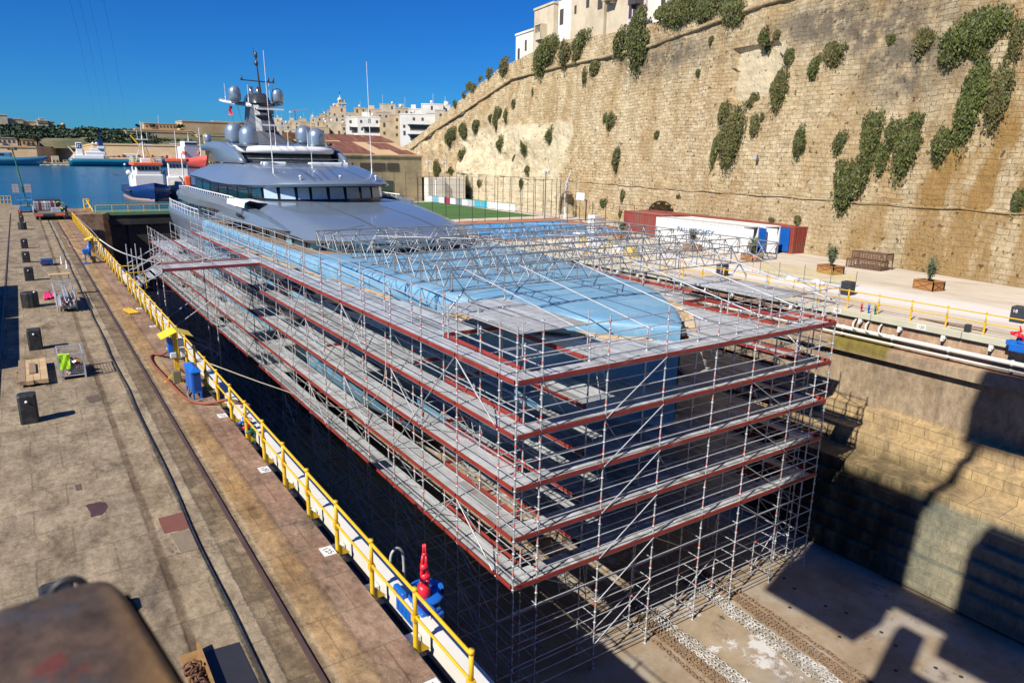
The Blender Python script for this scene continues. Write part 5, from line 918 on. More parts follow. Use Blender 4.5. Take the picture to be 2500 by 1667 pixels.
def f_toe(p, q, z, nx, ny, lettering=False):
    def go(mb):
        P, Q = Vector((*p,z)), Vector((*q,z)); n = Vector((nx,ny,0))*.02
        mb.add([P-n,Q-n,Q+n,P+n]+[v+Vector((0,0,.16)) for v in (P-n,Q-n,Q+n,P+n)], [(0,3,2,1),(4,5,6,7),(0,1,5,4),(1,2,6,5),(2,3,7,6),(3,0,4,7)])
        d = (Q-P).normalized()
        for e in (P, Q-d*.1): mb.add([e-n*1.3,e+d*.1-n*1.3,e+d*.1+n*1.3,e+n*1.3]+[v+Vector((0,0,.165)) for v in (e-n*1.3,e+d*.1-n*1.3,e+d*.1+n*1.3,e+n*1.3)], [(4,5,6,7),(0,1,5,4),(2,3,7,6),(1,2,6,5),(3,0,4,7)])
    return go
TOE = []
for li, z in enumerate(LV):
    for j in range(1 if 0 else 0, len(YS)-1):
        y0, y1 = YS[j], YS[j+1]
        if (y1 > 77 and li == 0) or (y1 > 90 and li == 1): continue
        if li == 0 and abs((y0+y1)/2-52.5) < 1.8: continue
        keep('toe_board', (13.25,(y0+y1)/2,z), f_toe((13.25,y0+.04),(13.25,y1-.04),z,1,0)); TOE.append((13.222,(y0+y1)/2,z,0) if j > 0 else None)
        if y0 < 60: keep('toe_board', (32.26,(y0+y1)/2,z), f_toe((32.26,y0+.04),(32.26,y1-.04),z,1,0))
        if y1 < 26.5 and j > 0: keep('toe_board', (14.46,y0,z), f_toe((14.46,y0+.04),(14.46,y1-.04),z,1,0)); keep('toe_board', (17.42,y0,z), f_toe((17.42,y0+.04),(17.42,y1-.04),z,1,0)); keep('toe_board', (29.3,y0,z), f_toe((29.3,y0+.04),(29.3,y1-.04),z,1,0)); keep('toe_board', (31.05,y0,z), f_toe((31.05,y0+.04),(31.05,y1-.04),z,1,0))
        elif li and j < 14 and (j+3*li) % 7 == 0: keep('toe_board', (17.5,y0,z), f_toe((14.5,y0),(16.2,y0),z,0,1))
    for i in range(8):
        keep('toe_board', ((XF[i]+XF[i+1])/2,19.15,z), f_toe((XF[i]+.04,19.15),(XF[i+1]-.04,19.15),z,0,1)); TOE.append(((XF[i]+XF[i+1])/2,19.122,z,1) if XF[i+1]-XF[i] > 2 else None)
    keep('toe_board', (16,26.45,z), f_toe((14.46,26.45),(17.42,26.45),z,0,1)); keep('toe_board', (30,26.45,z), f_toe((29.3,26.45),(31.05,26.45),z,0,1))
# the two raised platforms beside the bow, on extra standards
for x0, x1, y0, y1 in ((15.5,18.8,22.0,28.3),(30.4,33.9,21.6,28.2)):
    n = round((y1-y0)/1.65); keep('raised_platform', (x0,y0,2), f_deck(x0, x1, y0, y1, 2.04, 'x'))
    for x in (x0, x1):
        for y in (y0, y1):
            keep('standard', (x,y,2), (lambda x=x, y=y: lambda mb: mb.tube((x,y,FZ if x > 32.5 else 1.04), (x,y,2.6), .03, 6))()); keep('ledger', (x,y,1.98), f_tube((x,y0,1.95),(x,y1,1.95)))
# tie lattice towers carrying the girders
for x in (14.4,15.9,33.9,32.5): keep('standard', (x,26,2), (lambda x=x: lambda mb: mb.tube((x,26,1.04 if x < 32 else FZ), (x,26,2.35), .035, 6))())
for a, b in ((14.4,15.15),(15.9,15.15),(33.9,33.2),(32.5,33.2)): keep('brace', (a,26,2.5), f_tube((a,26,2.3), (b,26,3.05), .04, False))
for x in (14.6,17.4,20.5,23.6,26.6,29.6,32.4): keep('brace', (x,22.5,3), f_tube((x+.6,26,4.0), (x+2.4 if x < 30 else x-.3,19.25,2.2), .03))
for j in range(3, 9):
    for x in (14.4, 32.2): keep('standard', (x,YS[j],2), (lambda x=x, y=YS[j]: lambda mb: mb.tube((x,y,1.04), (x,y,3.2), .032, 6))())
for j in range(len(YS)-3):
    y0, y1 = YS[j], YS[j+1]
    if 20 < y0 < 74:
        for z in (1.54,2.04,2.9): keep('ledger', (14.4,y0,z), f_tube((14.4,y0,z),(14.4,y1,z)))
        if y0 > 44:
            keep('standard', (14.4,y0,2), (lambda y=y0: lambda mb: mb.tube((14.4,y,1.04), (14.4,y,3.4), .03, 6))()); keep('ledger', (13.8,y0,2.9), f_tube((13.31,y0,2.9),(14.4,y0,2.9))); keep('ledger', (14.4,y0,3.3), f_tube((14.4,y0,3.3),(14.4,y1,3.3)))
# access ladders
for x, y, z in ((18.6,20.5,-.96),(18.9,20.6,-4.96),(15,24.5,-2.96),(16.8,20.5,-8.96)):
    def go(mb, x=x, y=y, z=z):
        for d in (-.2,.2): mb.tube((x+d,y,z), (x+d,y+.7,z+2.1), .022, 5)
        for k in range(8): t = (k+.5)/8; mb.tube((x-.2,y+.7*t,z+2.1*t), (x+.2,y+.7*t,z+2.1*t), .016, 5)
    keep('ladder', (x,y,z), go)
# gangway from the quay and its stair
def gang(mb): planks(mb, 7.0, 13.29, 51.15, 54.15, 1.04, 'x')
keep('gangway', (10,52,1), gang)
for y in (51.1, 54.22): keep('toe_board', (10,y,1), f_toe((7,y),(13.25,y),1.04,0,1))
for y in (51.15,54.15):
    for z in (1.54,2.04): keep('ledger', (10,y,z), f_tube((7,y,z),(13.3,y,z)))
    for x in (7.0,10.1): keep('standard', (x,y,0), f_std(x, y, 3.3, False))
    for k in range(4): keep('brace', (8,y,-2*k), f_tube((7,y,1-2*(k+1)) if k % 2 else (10.1,y,1-2*(k+1)), (10.1,y,1-2*k) if k % 2 else (7,y,1-2*k), .026, False))
    keep('stair_rail', (6,y,1), f_tube((5.3,y,1.25), (7.4,y,2.4), .03, False)); keep('stair_rail', (6,y,1), f_tube((5.3,y,.75), (7.4,y,1.9), .03, False)); keep('stair_stringer', (6,y,0), f_tube((5.2,y,.02), (7.1,y,.98), .035, False))
for k in range(4): keep('stair_tread', (6,52,0), (lambda k=k: lambda mb: planks(mb, 5.35+.43*k, 5.76+.43*k, 51.2, 54.1, .16+.23*k, 'y'))())
for x in (5.35,5.9): 
    for y in (51.3, 54): keep('standard', (x,y,0), (lambda x=x, y=y: lambda mb: mb.tube((x,y,.0 if x < 5.5 else -.4), (x,y,2.6), .03, 6))())
# build: the nearest hundred of a kind as parts of their own, the rest in one mesh
kinds = {}
for d, k, fn in sorted(items, key=lambda t: t[0]): kinds.setdefault(k, []).append(fn)
KM = {'standard':[galv, orange],'ledger':[galv, orange],'brace':[galv],'deck':[galvd],'toe_board':[red],'raised_platform':[galvd],'ladder':[galv],'gangway':[galvd],'stair_rail':[galv],'stair_stringer':[galv],'stair_tread':[galvd]}
for k, fns in kinds.items():
    for fn in fns[:98]:
        mb = MB(); fn(mb)
        if mb.v: mb.build(k, KM[k], sc, fix=False)
    mb = MB()
    for fn in fns[98:]: fn(mb)
    if mb.v: tag(mb.build(k, KM[k], sc, fix=False), kind='stuff')
lett = mat('board_lettering', (.75,.7,.66), .6); near = [o for o in sc.children if o.name.startswith('toe_board')]
for t in [t for t in TOE if t]:
    x, y, z, fr = t
    if not fr and y > 45: continue
    best = min(near, key=lambda o: (Vector(o.data.vertices[0].co)-Vector((x,y,z))).length if o.get('kind') != 'stuff' else 99)
    text('lettering', 'Layher III', .12, (x+(.2 if fr else 0), y-(0 if fr else 0), z+.08), frame((1,0,0),(0,-1,0)) if fr else frame((0,-1,0),(-1,0,0)), lett, best)
# lattice girders over the foredeck
def girder(mbs, p, q, h=.9, n=14):
    P, Q = Vector(p), Vector(q); d = (Q-P); top, bot, web = mbs
    top.tube(P, Q, .035, 6); bot.tube(P-Vector((0,0,h)), Q-Vector((0,0,h)), .035, 6); Z = Vector((0,0,h))
    for k in range(n+1):
        a = P+d*(k/n); web.tube(a, a-Z, .026, 5)
        if k < n: b = P+d*((k+.5)/n); c = P+d*((k+1)/n); web.tube(a, b-Z, .024, 5); web.tube(b-Z, c, .024, 5)
def make_girder(lab, p, q, n, group=None, h=.9):
    t = thing('lattice_girder', lab, 'girder', ((p[0]+q[0])/2,(p[1]+q[1])/2,p[2]-h), group); ms = [MB(), MB(), MB()]; girder(ms, p, q, h, n)
    ms[0].build('top_chord', alu, t); ms[1].build('bottom_chord', alu, t); ms[2].build('web_bracing', alu, t); return t
g0 = make_girder('front lattice girder of the frame over the blue foredeck, nearest the bow', (14.5,26,4.0), (36.4,25.9,4.05), 16)
for k in range(1,7): dup(g0, (0, 2.75*k, .02*k), 0, 'lattice girder spanning the blue foredeck behind the front one' if k < 6 else 'rearmost lattice girder, against the grey foredeck roof')['group'] = 'cross girders over the foredeck'
for k, x in enumerate((14.5,19.0,23.4,27.8,32.2,36.2)):
    make_girder(('left edge girder of the foredeck frame, running towards the harbour','','','','','right edge girder of the foredeck frame, beside the pier')[k] or 'lengthwise lattice girder between the edge girders over the foredeck', (x,25.8,4.12), (x,42.6,4.2), 12, None if k in (0,5) else 'lengthwise girders over the foredeck')
t = thing('roof_tie', 'loose steel tubes laid across the top of the lattice girders', 'tube', (25,34,4.1), 'loose tubes on the girders'); mb = MB()
MB().tube
tag(t, 'loose steel tube lying across the lattice girders', 'tube', 'loose tubes on the girders'); mb.tube((16,27,4.2),(21,32,4.25),.028,6); mb.build('tube', alu, t)
for k in range(26):
    y = rk.uniform(27,42); x = rk.uniform(15,34); o = thing('roof_tie', 'loose steel tube lying across the lattice girders', 'tube', (x,y,4.2), 'loose tubes on the girders'); mb = MB(); L = rk.uniform(3,6); a = rk.choice((0,0,0,.8,-.8)); z = 4.27 if a else 4.3
    mb.tube((x-L/2*math.cos(a),y-L/2*math.sin(a),z), (x+L/2*math.cos(a),y+L/2*math.sin(a),z+rk.uniform(-.05,.1)), .028, 6); mb.build('tube', alu, o)
# timber boards round the bow
for k in range(16):
    left = k < 8; i = k % 8; y = 22.2+.95*i; x = CX+(-1 if left else 1)*(lerp(HB, y)+.75+rk.uniform(-.1,.25)); sl = (lerp(HB, y+1)-lerp(HB, y-1))/2; a = math.atan2(1, (-1 if left else 1)*sl)
    mb = MB(); mb.obox((x,y,1.06+.045*(i%3)), rk.uniform(1.8,3.2), rk.uniform(.24,.5), .04, a+rk.uniform(-.12,.12)); tag(mb.build('timber_board', wood if k % 3 else mat('pale_timber', (.62,.47,.29), .75)), 'timber board laid on the scaffold deck beside the '+('left' if left else 'right')+' side of the bow', 'board', 'timber boards on the '+('left' if left else 'right')+' of the bow')
for k in range(7):
    y = 37+4.3*k; mb = MB(); mb.obox((CX-lerp(HB, y)-.35, y, 1.06), .3, 3.4, .04, .05); tag(mb.build('timber_board', wood), 'timber board against the hull on the left top deck', 'board', 'timber boards along the left hull side')
# ---------------------------------------------------------------- left quay objects
def railing(name, label, x, ys, h, gaps=(), base=0.0, foot=None, dirx=1):
    t = thing(name, label, 'railing', (x, (ys[0]+ys[-1])/2, base))
    for i, y in enumerate(ys):
        mb = MB(); mb.tube((x,y,base-.18), (x,y,base+.62), .05, 8); mb.tube((x,y,base+.55), (x,y,base+h), .042, 8, 0, True); mb.tube((x,y,base+h-.02), (x,y,base+h+.06), .055, 8, 0, True); mb.box(x-.06,x+.06,y-.06,y+.06,base+.5,base+.62)
        mb.prism([(0,-.18),(.28,-.18),(0,.14)], lambda a, z: (x+a*dirx, y-.02, base+z), lambda a, z: (x+a*dirx, y+.02, base+z)); mb.build('post', yellow, t)
    for y0, y1 in zip(ys, ys[1:]):
        if any(y0 < g < y1 for g in gaps): continue
        for z, r in ((h-.03,.034),(.6,.028)):
            mb = MB(); mb.tube((x,y0,base+z), (x,y1,base+z), r, 8); mb.build('rail', yellow, t)
    return t
railing('railing', 'yellow two bar railing along the left edge of the dry dock', 4.92, [8.2+1.96*k for k in range(22)]+[51.0], 1.12)
railing('railing', 'yellow two bar railing beyond the gangway along the left dock edge', 4.92, [54.4+1.96*k for k in range(27)], 1.12)
t = thing('gangway_gate', 'yellow swing rails guarding the gangway opening', 'gate', (5.3,52.6,0)); mb = MB()
for y, d in ((51.0,1),(54.4,-1)):
    for z in (1.08,.6): mb.tube((4.92,y,z), (6.0,y+.15*d,z), .035, 6)
    mb.tube((6.0,y+.15*d,0), (6.0,y+.15*d,1.1), .035, 6)
mb.build('rail', yellow, t)
def duct(label, xa, xb, y0, y1, z0, m, face):
    t = thing('service_duct', label, 'duct', ((xa+xb)/2,(y0+y1)/2,z0)); L = 5.07; k = 0; y = y0
    while y < y1:
        mb = MB(); mb.bbox(min(xa,xb), max(xa,xb), y+.015, min(y+L,y1)-.015, z0, 0, .03); mb.build('panel', m, t); y += L; k += 1
    return t
cream = mat('cream_duct', (.70,.68,.6), .5, 0, .06, 1.2, (.5,.46,.38), th=(.6,.8)); greycream = mat('duct_olive', (.50,.48,.36), .55, 0, .07, 1)
left = duct('long cream service duct running outside the left yellow railing', 5.3, 5.62, 6.5, 105, -.55, cream, 1)
for k in range(49):
    y = 8.6+1.96*k; mb = MB(); mb.box(4.86,5.4,y+.05,y+.35,-.7,-.56); mb.box(4.95,5.28,y+.1,y+.3,-.45,-.28); mb.prism([(4.86,-.7),(5.3,-.7),(4.86,-1.2)], lambda x, z: (x,y+.12,z), lambda x, z: (x,y+.18,z)); mb.build('bracket', dirtywhite, left)
mb = MB()
for y in range(8,100,3): mb.path([(5.62+.05*math.sin(y), y+rnd.random(), .01), (5.75, y+.5, -.2), (5.7, y+1, -.6)], .02, 5)
mb.build('cable_clip', black, left)
def mark(mb, pts, z=.003): mb.add([(x,y,z) for x, y in pts], [list(range(len(pts)))])
# bollards
def bollard(x, y, w, d, h, label, m=black, cap=True, rz=0):
    t = thing('bollard', label, 'bollard', (x,y,0)); mb = MB(); mb.bbox(x-w/2, x+w/2, y-d/2, y+d/2, 0, h, .06); mb.build('fender_cover', m, t)
    if cap: mb = MB(); mb.lathe([(0,0),(.045,0),(.045,.03),(.025,.055),(0,.06)], (0,0,0), 10); mb.v = [(x-.02+a, y-d/2-c, h*.78+b) for a, b, c in mb.v]; mb.build('white_cap', white, t)
    return t
for x, y, w, h, lab in ((-.38,13.9,.54,1.0,'black square bollard partly hidden behind the rusty post in the foreground'),(-.7,26.85,.52,.97,'black square bollard in front of the stacked timber and wire cage'),(-.33,37.2,.54,.94,'black square bollard behind the stacked planks on the left quay'),(-.28,57.9,.54,.92,'black square bollard left of the loaded scaffold stillage, beyond the round one'),(-.35,67.6,.54,.86,'black square bollard left of the blue box on the quay'),(-.37,77.6,.54,.84,'black square bollard beyond the blue box, next to the cross track'),(-.42,106.5,.5,.84,'black square bollard just in front of the red bollard')):
    bollard(x, y, w, .5, h, lab)
bollard(-.5,116.8,.46,.5,.78,'rusty red square bollard in front of the blue lift', mat('faded_red', (.22,.05,.05), .6))
for x, y, r, h, lab in ((-.37,47.85,.44,.85,'wide round ribbed black bollard left of the loaded stillage'),(-.4,96.4,.42,.8,'wide round black bollard in the far row, behind the cross track')):
    t = thing('bollard', lab, 'bollard', (x,y,0)); mb = MB(); prof = [(r*(1+.045*(1 if k % 4 in (0,) else 0)), 0) for k in range(1)]
    rings = [[(x+rr*(1-.05*(k % 3 == 0))*math.cos(2*math.pi*k/24), y+rr*(1-.05*(k % 3 == 0))*math.sin(2*math.pi*k/24), z) for k in range(24)] for rr, z in ((r,0),(r,h-.06),(r*.95,h),(r*.4,h+.02))]; mb.loft(rings, True, 0, False); n = len(mb.v); mb.f.append(list(range(n-24,n))); mb.m.append(0); mb.s.append(False); mb.build('fender_cover', black, t)
    mb = MB(); mb.lathe([(.05,0),(.05,.05),(0,.07)], (x+.25,y-.3,h), 8); mb.build('white_cap', white, t)
# planks stack
t = thing('timber_stack', 'stack of sawn planks on bearers with a dark plank on top', 'timber', (-.5,32.6,0))
for k, yb in enumerate((31.6,33.2)): mb = MB(); mb.box(-1.05,0,yb,yb+.12,0,.1); mb.build('bearer', oldwood, t)
for lv in range(2):
    for k in range(4): mb = MB(); mb.bbox(-.97+.235*k, -.745+.235*k, 31.05-.06*(k%2), 34.3+.1*(k==0), .1+.085*lv, .18+.085*lv, .008); mb.build('plank', wood if k else oldwood, t)
mb = MB(); mb.bbox(-.63,-.4,31.9,33.4,.27,.34,.01); tag(mb.build('plank', oldwood, t), 'short dark plank lying on top')
# wire cage
t = thing('wire_cage', 'steel mesh cage pallet full of rubbish', 'cage', (.8,32.2,0)); x0,x1,y0,y1 = .37,1.19,31.4,33.0; mb = MB()
for x in (x0,x1):
    for y in (y0,y1): mb.box(x-.03,x+.03,y-.03,y+.03,0,1.0)
for z in (.14,.98):
    for a, b in (((x0,y0),(x1,y0)),((x1,y0),(x1,y1)),((x1,y1),(x0,y1)),((x0,y1),(x0,y0))): mb.tube((*a,z),(*b,z),.022,5)
mb.build('frame', galv, t); mb = MB(); mb.box(x0,x1,y0,y1,.1,.14); mb.build('floor', oldwood, t); mb = MB()
for k in range(1,12):
    for a, b in (((x0,y0),(x1,y0)),((x0,y1),(x1,y1)),((x0,y0),(x0,y1)),((x1,y0),(x1,y1))):
        p = [a[i]+(b[i]-a[i])*k/12 for i in (0,1)]; top = .55 if (a[1]==b[1]==y0) else .98; mb.tube((*p,.14),(*p,top),.006,4)
for k in range(1,8):
    z = .14+.105*k
    for a, b in (((x0,y1),(x1,y1)),((x0,y0),(x0,y1)),((x1,y0),(x1,y1)))+((((x0,y0),(x1,y0)),) if z < .56 else ()): mb.tube((*a,z),(*b,z),.006,4)
mb.build('mesh', galv, t)
junk = [mat('junk_tan', (.4,.28,.12), .8), mat('junk_grey', (.45,.45,.44), .6), mat('junk_brown', (.2,.12,.06), .8), mat('junk_foil', (.6,.62,.65), .25, .8), mat('junk_red', (.35,.05,.04), .7)]
for k in range(34):
    mb = MB(); c = (rnd.uniform(x0+.13,x1-.13), rnd.uniform(y0+.15,y1-.15), .15+rnd.random()*.4); mb.obox(c, rnd.uniform(.08,.3), rnd.uniform(.06,.3), rnd.uniform(.04,.2), rnd.random()*3, 0, rnd.uniform(-.6,.6), rnd.uniform(-.6,.6)); o = mb.build('rubbish', junk[k%5]); tag(o, 'scrap of rubbish heaped inside the steel mesh cage', 'rubbish', 'rubbish in the mesh cage')
hv = mat('hi_vis', (.5,.95,.02), .6, 0, .1, 6); mb = MB(); mb.loft([[(x0+.0+.36*i/6, y0-.035-.02*math.sin(i*1.7+k), .98-.55*k/6+.02*math.sin(i*2.3)) for i in range(7)] for k in range(7)]); mb.loft([[(x0+.36*i/6, y0-.03+.1*k, 1.0+.01*math.sin(i)) for i in range(7)] for k in range(3)]); tag(mb.build('safety_vest', hv), 'bright yellow green safety vest hung over the mesh cage', 'vest')
# stillage with scaffold parts
t = thing('stillage', 'steel tube stillage holding scaffold boards and tubes', 'rack', (1.25,48,0)); mb = MB()
for x in (.85,1.75):
    for y in (45.6,48.2,50.8): mb.tube((x,y,0),(x,y,1.25),.03,6)
    for z in (.15,.7): mb.tube((x,45.6,z),(x,50.8,z),.025,6)
for y in (45.6,48.2,50.8):
    for z in (.15,): mb.tube((.85,y,z),(1.75,y,z),.025,6)
for k in range(5): mb.tube((.85,48.4+.6*k,1.0),(1.75,48.4+.6*k,1.0),.025,6)
mb.build('frame', galv, t)
for k in range(8):
    mb = MB(); x = .92+.2*(k%4); mb.box(x,x+.18,45.2+.3*rnd.random(),48.6,.2+.1*(k//4),.28+.1*(k//4)); tag(mb.build('deck_board', galvd), 'galvanised scaffold board stored in the stillage', 'board', 'boards in the stillage')
for k in range(22):
    x = rnd.uniform(.92,1.68); z = .42+.05*(k%6); yy0 = 44.9+rnd.random()*.6; mb = MB(); mb.tube((x,yy0,z),(x+rnd.uniform(-.05,.05),yy0+rnd.uniform(2,3.4),z+.02),.026,6,0,True); tag(mb.build('scaffold_tube', galv if k % 3 else red), 'scaffold tube lying in the steel stillage', 'tube', 'tubes in the stillage')
mb = MB(); mb.box(1.22,1.3,45.5,49.5,.8,.88); mb.box(1.34,1.42,45.4,49.2,.8,.88); tag(mb.build('aluminium_beam', galv), 'pair of long aluminium beams on top of the stillage', 'beam')
mb = MB(); mb.bbox(.72,1.88,50.7,51.15,1.26,1.34,.02); tag(mb.build('timber_plank', wood), 'pale plank laid across the far end of the stillage', 'plank')
for k in range(7):
    mb = MB(); x = .35+.11*(k%5); y = 49.6+.25*(k//2); mb.tube((x,y,.09),(x+rnd.uniform(-.15,.2),y+1.5,.1),.075,8,0,True); tag(mb.build('foam_roll', mat('hot_pink', (.8,.03,.16), .6)), 'hot pink foam roll lying on the quay by the stillage', 'roll', 'pink foam rolls')
# blue steel box
t = thing('tool_box', 'low dark blue steel box beyond the stillage', 'box', (.95,65.3,0)); mb = MB(); mb.bbox(.56,1.34,64.8,65.9,.04,.46,.02); mb.box(.6,.7,64.9,65.8,0,.05); mb.box(1.2,1.3,64.9,65.8,0,.05); mb.build('body', mat('navy_paint', (.015,.06,.2), .5), t); mb = MB(); mb.box(.7,1.0,64.74,64.8,.2,.25); mb.box(.5,.56,64.9,65.1,.15,.3); mb.build('handle', red, t)
for x, y in ((1.9,65.6),(2.12,62.9)): t = thing('marker_post', 'short white plastic marker post beside the cable slot', 'post', (x,y,0), 'white marker posts'); mb = MB(); mb.lathe([(.09,0),(.09,.04),(.045,.05),(.035,.55),(.02,.6),(0,.62)], (x,y,0), 8); mb.build('post', white, t)
# plates and patches in the quay
for pts, m, lab in (([(1.76,16.83),(2.4,16.8),(2.38,17.7),(1.75,17.68)], mat('red_plate', (.19,.075,.05), .6), 'flat rust red steel cover plate beside the cable slot'),([(1.93,15.72),(2.35,15.72),(2.32,16.72),(1.86,16.74)], mat('checker_plate', (.3,.23,.15), .6, .2, .1, 3, bump=.6, bs=60), 'beige checker steel cover plate next to the red plate'),([(1.64,10.2),(2.27,10.2),(2.25,11.95),(1.66,12.0)], mat('black_plate', (.03,.03,.035), .5), 'dark steel cover plate at the bottom edge of the picture'),([(1.05,27.9),(1.42,28.0),(1.4,28.75),(1.0,28.65)], mat('grate', (.12,.085,.06), .7), 'small rusty drain grating in front of the wire cage'),([(0.2,20.4),(.33,20.4),(.33,20.8),(.2,20.8)], mat('grate', (.12,.085,.06), .7), 'tiny rusty inspection cover in the middle of the quay')):
    mb = MB(); mb.prism(pts, lambda x, y: (x,y,-.02), lambda x, y: (x,y,.012)); tag(mb.build('cover_plate', m), lab, 'plate')
sp = [(.55+.2*math.cos(a)*(1+.35*math.sin(3*a+1)), 19.0+.55*math.sin(a)*(1+.3*math.cos(2*a))) for a in [k*.42 for k in range(15)]]; mb = MB(); mark(mb, sp, .004); tag(mb.build('oil_stain', mat('oil_brown', (.075,.04,.035), .6, 0, .2, 4)), 'dark brown paint spill on the quay', 'stain')
mb = MB(); r4 = random.Random(11)
for k in range(30):
    x0 = 1.5+.05*math.sin(k); 
for y in (84.4,86.2,88.1): mb.box(-7, 4.6, y, y+.16, -.02, .012)
tag(mb.build('cross_track', mat('track_dark', (.12,.09,.08), .7)), 'old sunken rail tracks crossing the quay', 'track')
# rusty chain box at the bottom
t = thing('chain_box', 'rusty steel tray holding a heap of chain at the bottom of the picture', 'tray', (1.4,11.2,0)); mb = MB(); mb.box(1.28,1.62,10.2,12.1,0,.03); mb.box(1.57,1.62,10.2,12.1,.03,.2); mb.build('tray', mat('rust_yellow', (.3,.17,.06), .8, 0, .3, 4), t)
def torus(mb, c, R1, r, R, n=12, k=6, m=0, stretch=1.0):
    rings = []
    for i in range(n+1):
        a = 2*math.pi*i/n; rings.append([Vector(c)+R @ Vector(((R1+r*math.cos(2*math.pi*j/k))*math.cos(a)*stretch, (R1+r*math.cos(2*math.pi*j/k))*math.sin(a), r*math.sin(2*math.pi*j/k))) for j in range(k)])
    mb.loft(rings, True, m, True)
from mathutils import Euler
mb = MB()
for k in range(30): torus(mb, (1.4+rnd.uniform(-.08,.1), 11.0+rnd.uniform(-.6,.7), .06+rnd.random()*.16), .07, .02, Euler((rnd.random()*3,rnd.random()*3,rnd.random()*3)).to_matrix(), 10, 5)
tag(mb.build('chain', rust), 'heap of thick rusty chain in the tray', 'chain')
# foreground rusty post of the crane walkway
t = thing('rusty_post', 'blurred rusty steel post head close to the camera', 'post', (-.3,1.0,6.5))
def rustmat():
    m, nd, lk, b = new_mat('rust_big'); g = nd.new('ShaderNodeNewGeometry'); p = g.outputs['Position']; sx = nd.new('ShaderNodeSeparateXYZ'); lk.new(p, sx.inputs[0])
    n = noise_(nd, lk, p, 16, 8, .7); n2 = noise_(nd, lk, p, 6, 6, .7); c = mixc(nd, lk, rng(nd, lk, n, .34, .66), (.03,.02,.016), (.13,.08,.055)); c = mixc(nd, lk, rng(nd, lk, n2, .52, .62, 0, .8), c, (.05,.055,.07)); c = mixc(nd, lk, rng(nd, lk, noise_(nd, lk, p, 9, 5, .6), .6, .66, 0, .8), c, (.15,.03,.025))
    e = math_(nd, lk, 'ADD', sx.outputs[0], math_(nd, lk, 'MULTIPLY_ADD', n2, .1, -.05)); c = mixc(nd, lk, rng(nd, lk, e, .02, .09, 0, .9), c, (.27,.15,.05)); lk.new(c, b.inputs['Base Color']); b.inputs['Roughness'].default_value = .8; bump_(nd, lk, n, .6, .01, b); return m  # colour mixes to orange-brown towards the right edge
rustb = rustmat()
mb = MB(); M = Matrix.Translation((-.145,.99,.045)) @ Matrix.Rotation(.14,4,'Z'); pr = []
for z, k in ((6.3,1),(7.82,1),(7.85,.985),(7.865,.95),(7.87,.9)): pr.append([M @ Vector((.235*k*math.copysign(abs(math.cos(a))**.2, math.cos(a)), .25*k*math.copysign(abs(math.sin(a))**.2, math.sin(a)), z)) for a in [2*math.pi*i/28 for i in range(28)]])
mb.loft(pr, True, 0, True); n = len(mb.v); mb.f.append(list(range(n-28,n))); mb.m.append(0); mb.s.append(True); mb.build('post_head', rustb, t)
mb = MB(); pts = [M @ Vector(p) for p in ((.228,-.25,6.3),(.243,-.25,6.3),(.243,.215,6.3),(.228,.215,6.3))]; mb.loft([pts, [p+Vector((0,0,1.53)) for p in pts]], True, 0, False); mb.build('side_plate', mat('rust_orange', (.25,.13,.045), .8, 0, .3, 10), t)
mb = MB(); torus(mb, M @ Vector((.165,.262,7.842)), .024, .007, Euler((math.pi/2,0,0)).to_matrix(), 16, 8); mb.build('lug', dark, t)
# shore power posts
def power_post(y, x, label, doors=True):
    t = thing('power_post', label, 'service post', (x,y,0)); mb = MB(); mb.box(x-.05,x+.05,y-.05,y+.05,0,1.9); mb.box(x-.12,x-.04,y-.04,y+.04,.3,1.85)
    for dx, dy in ((-.45,0),(.42,0),(0,-.45),(0,.45)): mb.tube((x+dx,y+dy,.03),(x,y,.5),.045,4); mb.box(x+dx-.08,x+dx+.08,y+dy-.08,y+dy+.08,0,.03)
    mb.build('stand', yellow, t); mb = MB()
    for s in (-1,1): mb.add([(x,y-.5,2.04),(x+s*.56,y-.5,1.8),(x+s*.56,y+.5,1.8),(x,y+.5,2.04),(x,y-.5,2.02),(x+s*.56,y-.5,1.78),(x+s*.56,y+.5,1.78),(x,y+.5,2.02)], [(0,1,2,3),(4,7,6,5),(0,4,5,1),(1,5,6,2),(2,6,7,3)])
    mb.build('roof', mat('roof_yellow', (.8,.6,.02), .4), t)
    for dx, z, w, h in ((.17,1.35,.2,.3),(.2,.95,.16,.32),(-.14,.95,.22,.2)): mb = MB(); mb.bbox(x+dx-w/2,x+dx+w/2,y-.16,y+.02,z,z+h,.02); mb.build('socket_box', dirtywhite, t)
    mb = MB(); mb.bbox(x-.3,x-.12,y-.1,y+.15,1.1,1.7,.02); mb.build('switch_box', blue, t); mb = MB(); mb.bbox(x-.28,x,y-.5,y-.2,.02,.5,.02); mb.build('floor_box', mat('olive_box', (.2,.17,.09), .6), t); return t
power_post(29.2, 4.2, 'yellow roofed service post beside the blue cabinet')
power_post(65.5, 4.2, 'yellow roofed service post beyond the gangway, with blue pump'); power_post(113, 3.9, 'distant yellow service post behind the two workers')
t = thing('pump_unit', 'blue pump with coiled yellow hose beside the far service post', 'pump', (3.6,64.8,0)); mb = MB(); mb.bbox(3.35,3.75,64.5,65,.8,1.15,.03); mb.tube((3.85,65.2,.3),(3.85,65.2,1.5),.12,10,0,True); mb.tube((3.5,64.8,0),(3.5,64.8,.8),.05); mb.box(3.3,3.8,64.5,65.1,0,.06); mb.build('body', blue, t); mb = MB(); torus(mb, (3.55,64.6,.55), .22, .025, Euler((math.pi/2,0,0)).to_matrix(), 18, 6); torus(mb, (3.57,64.55,.5), .24, .025, Euler((math.pi/2,.2,0)).to_matrix(), 18, 6); mb.build('hose', mat('hose_yellow', (.6,.42,.15), .6), t)
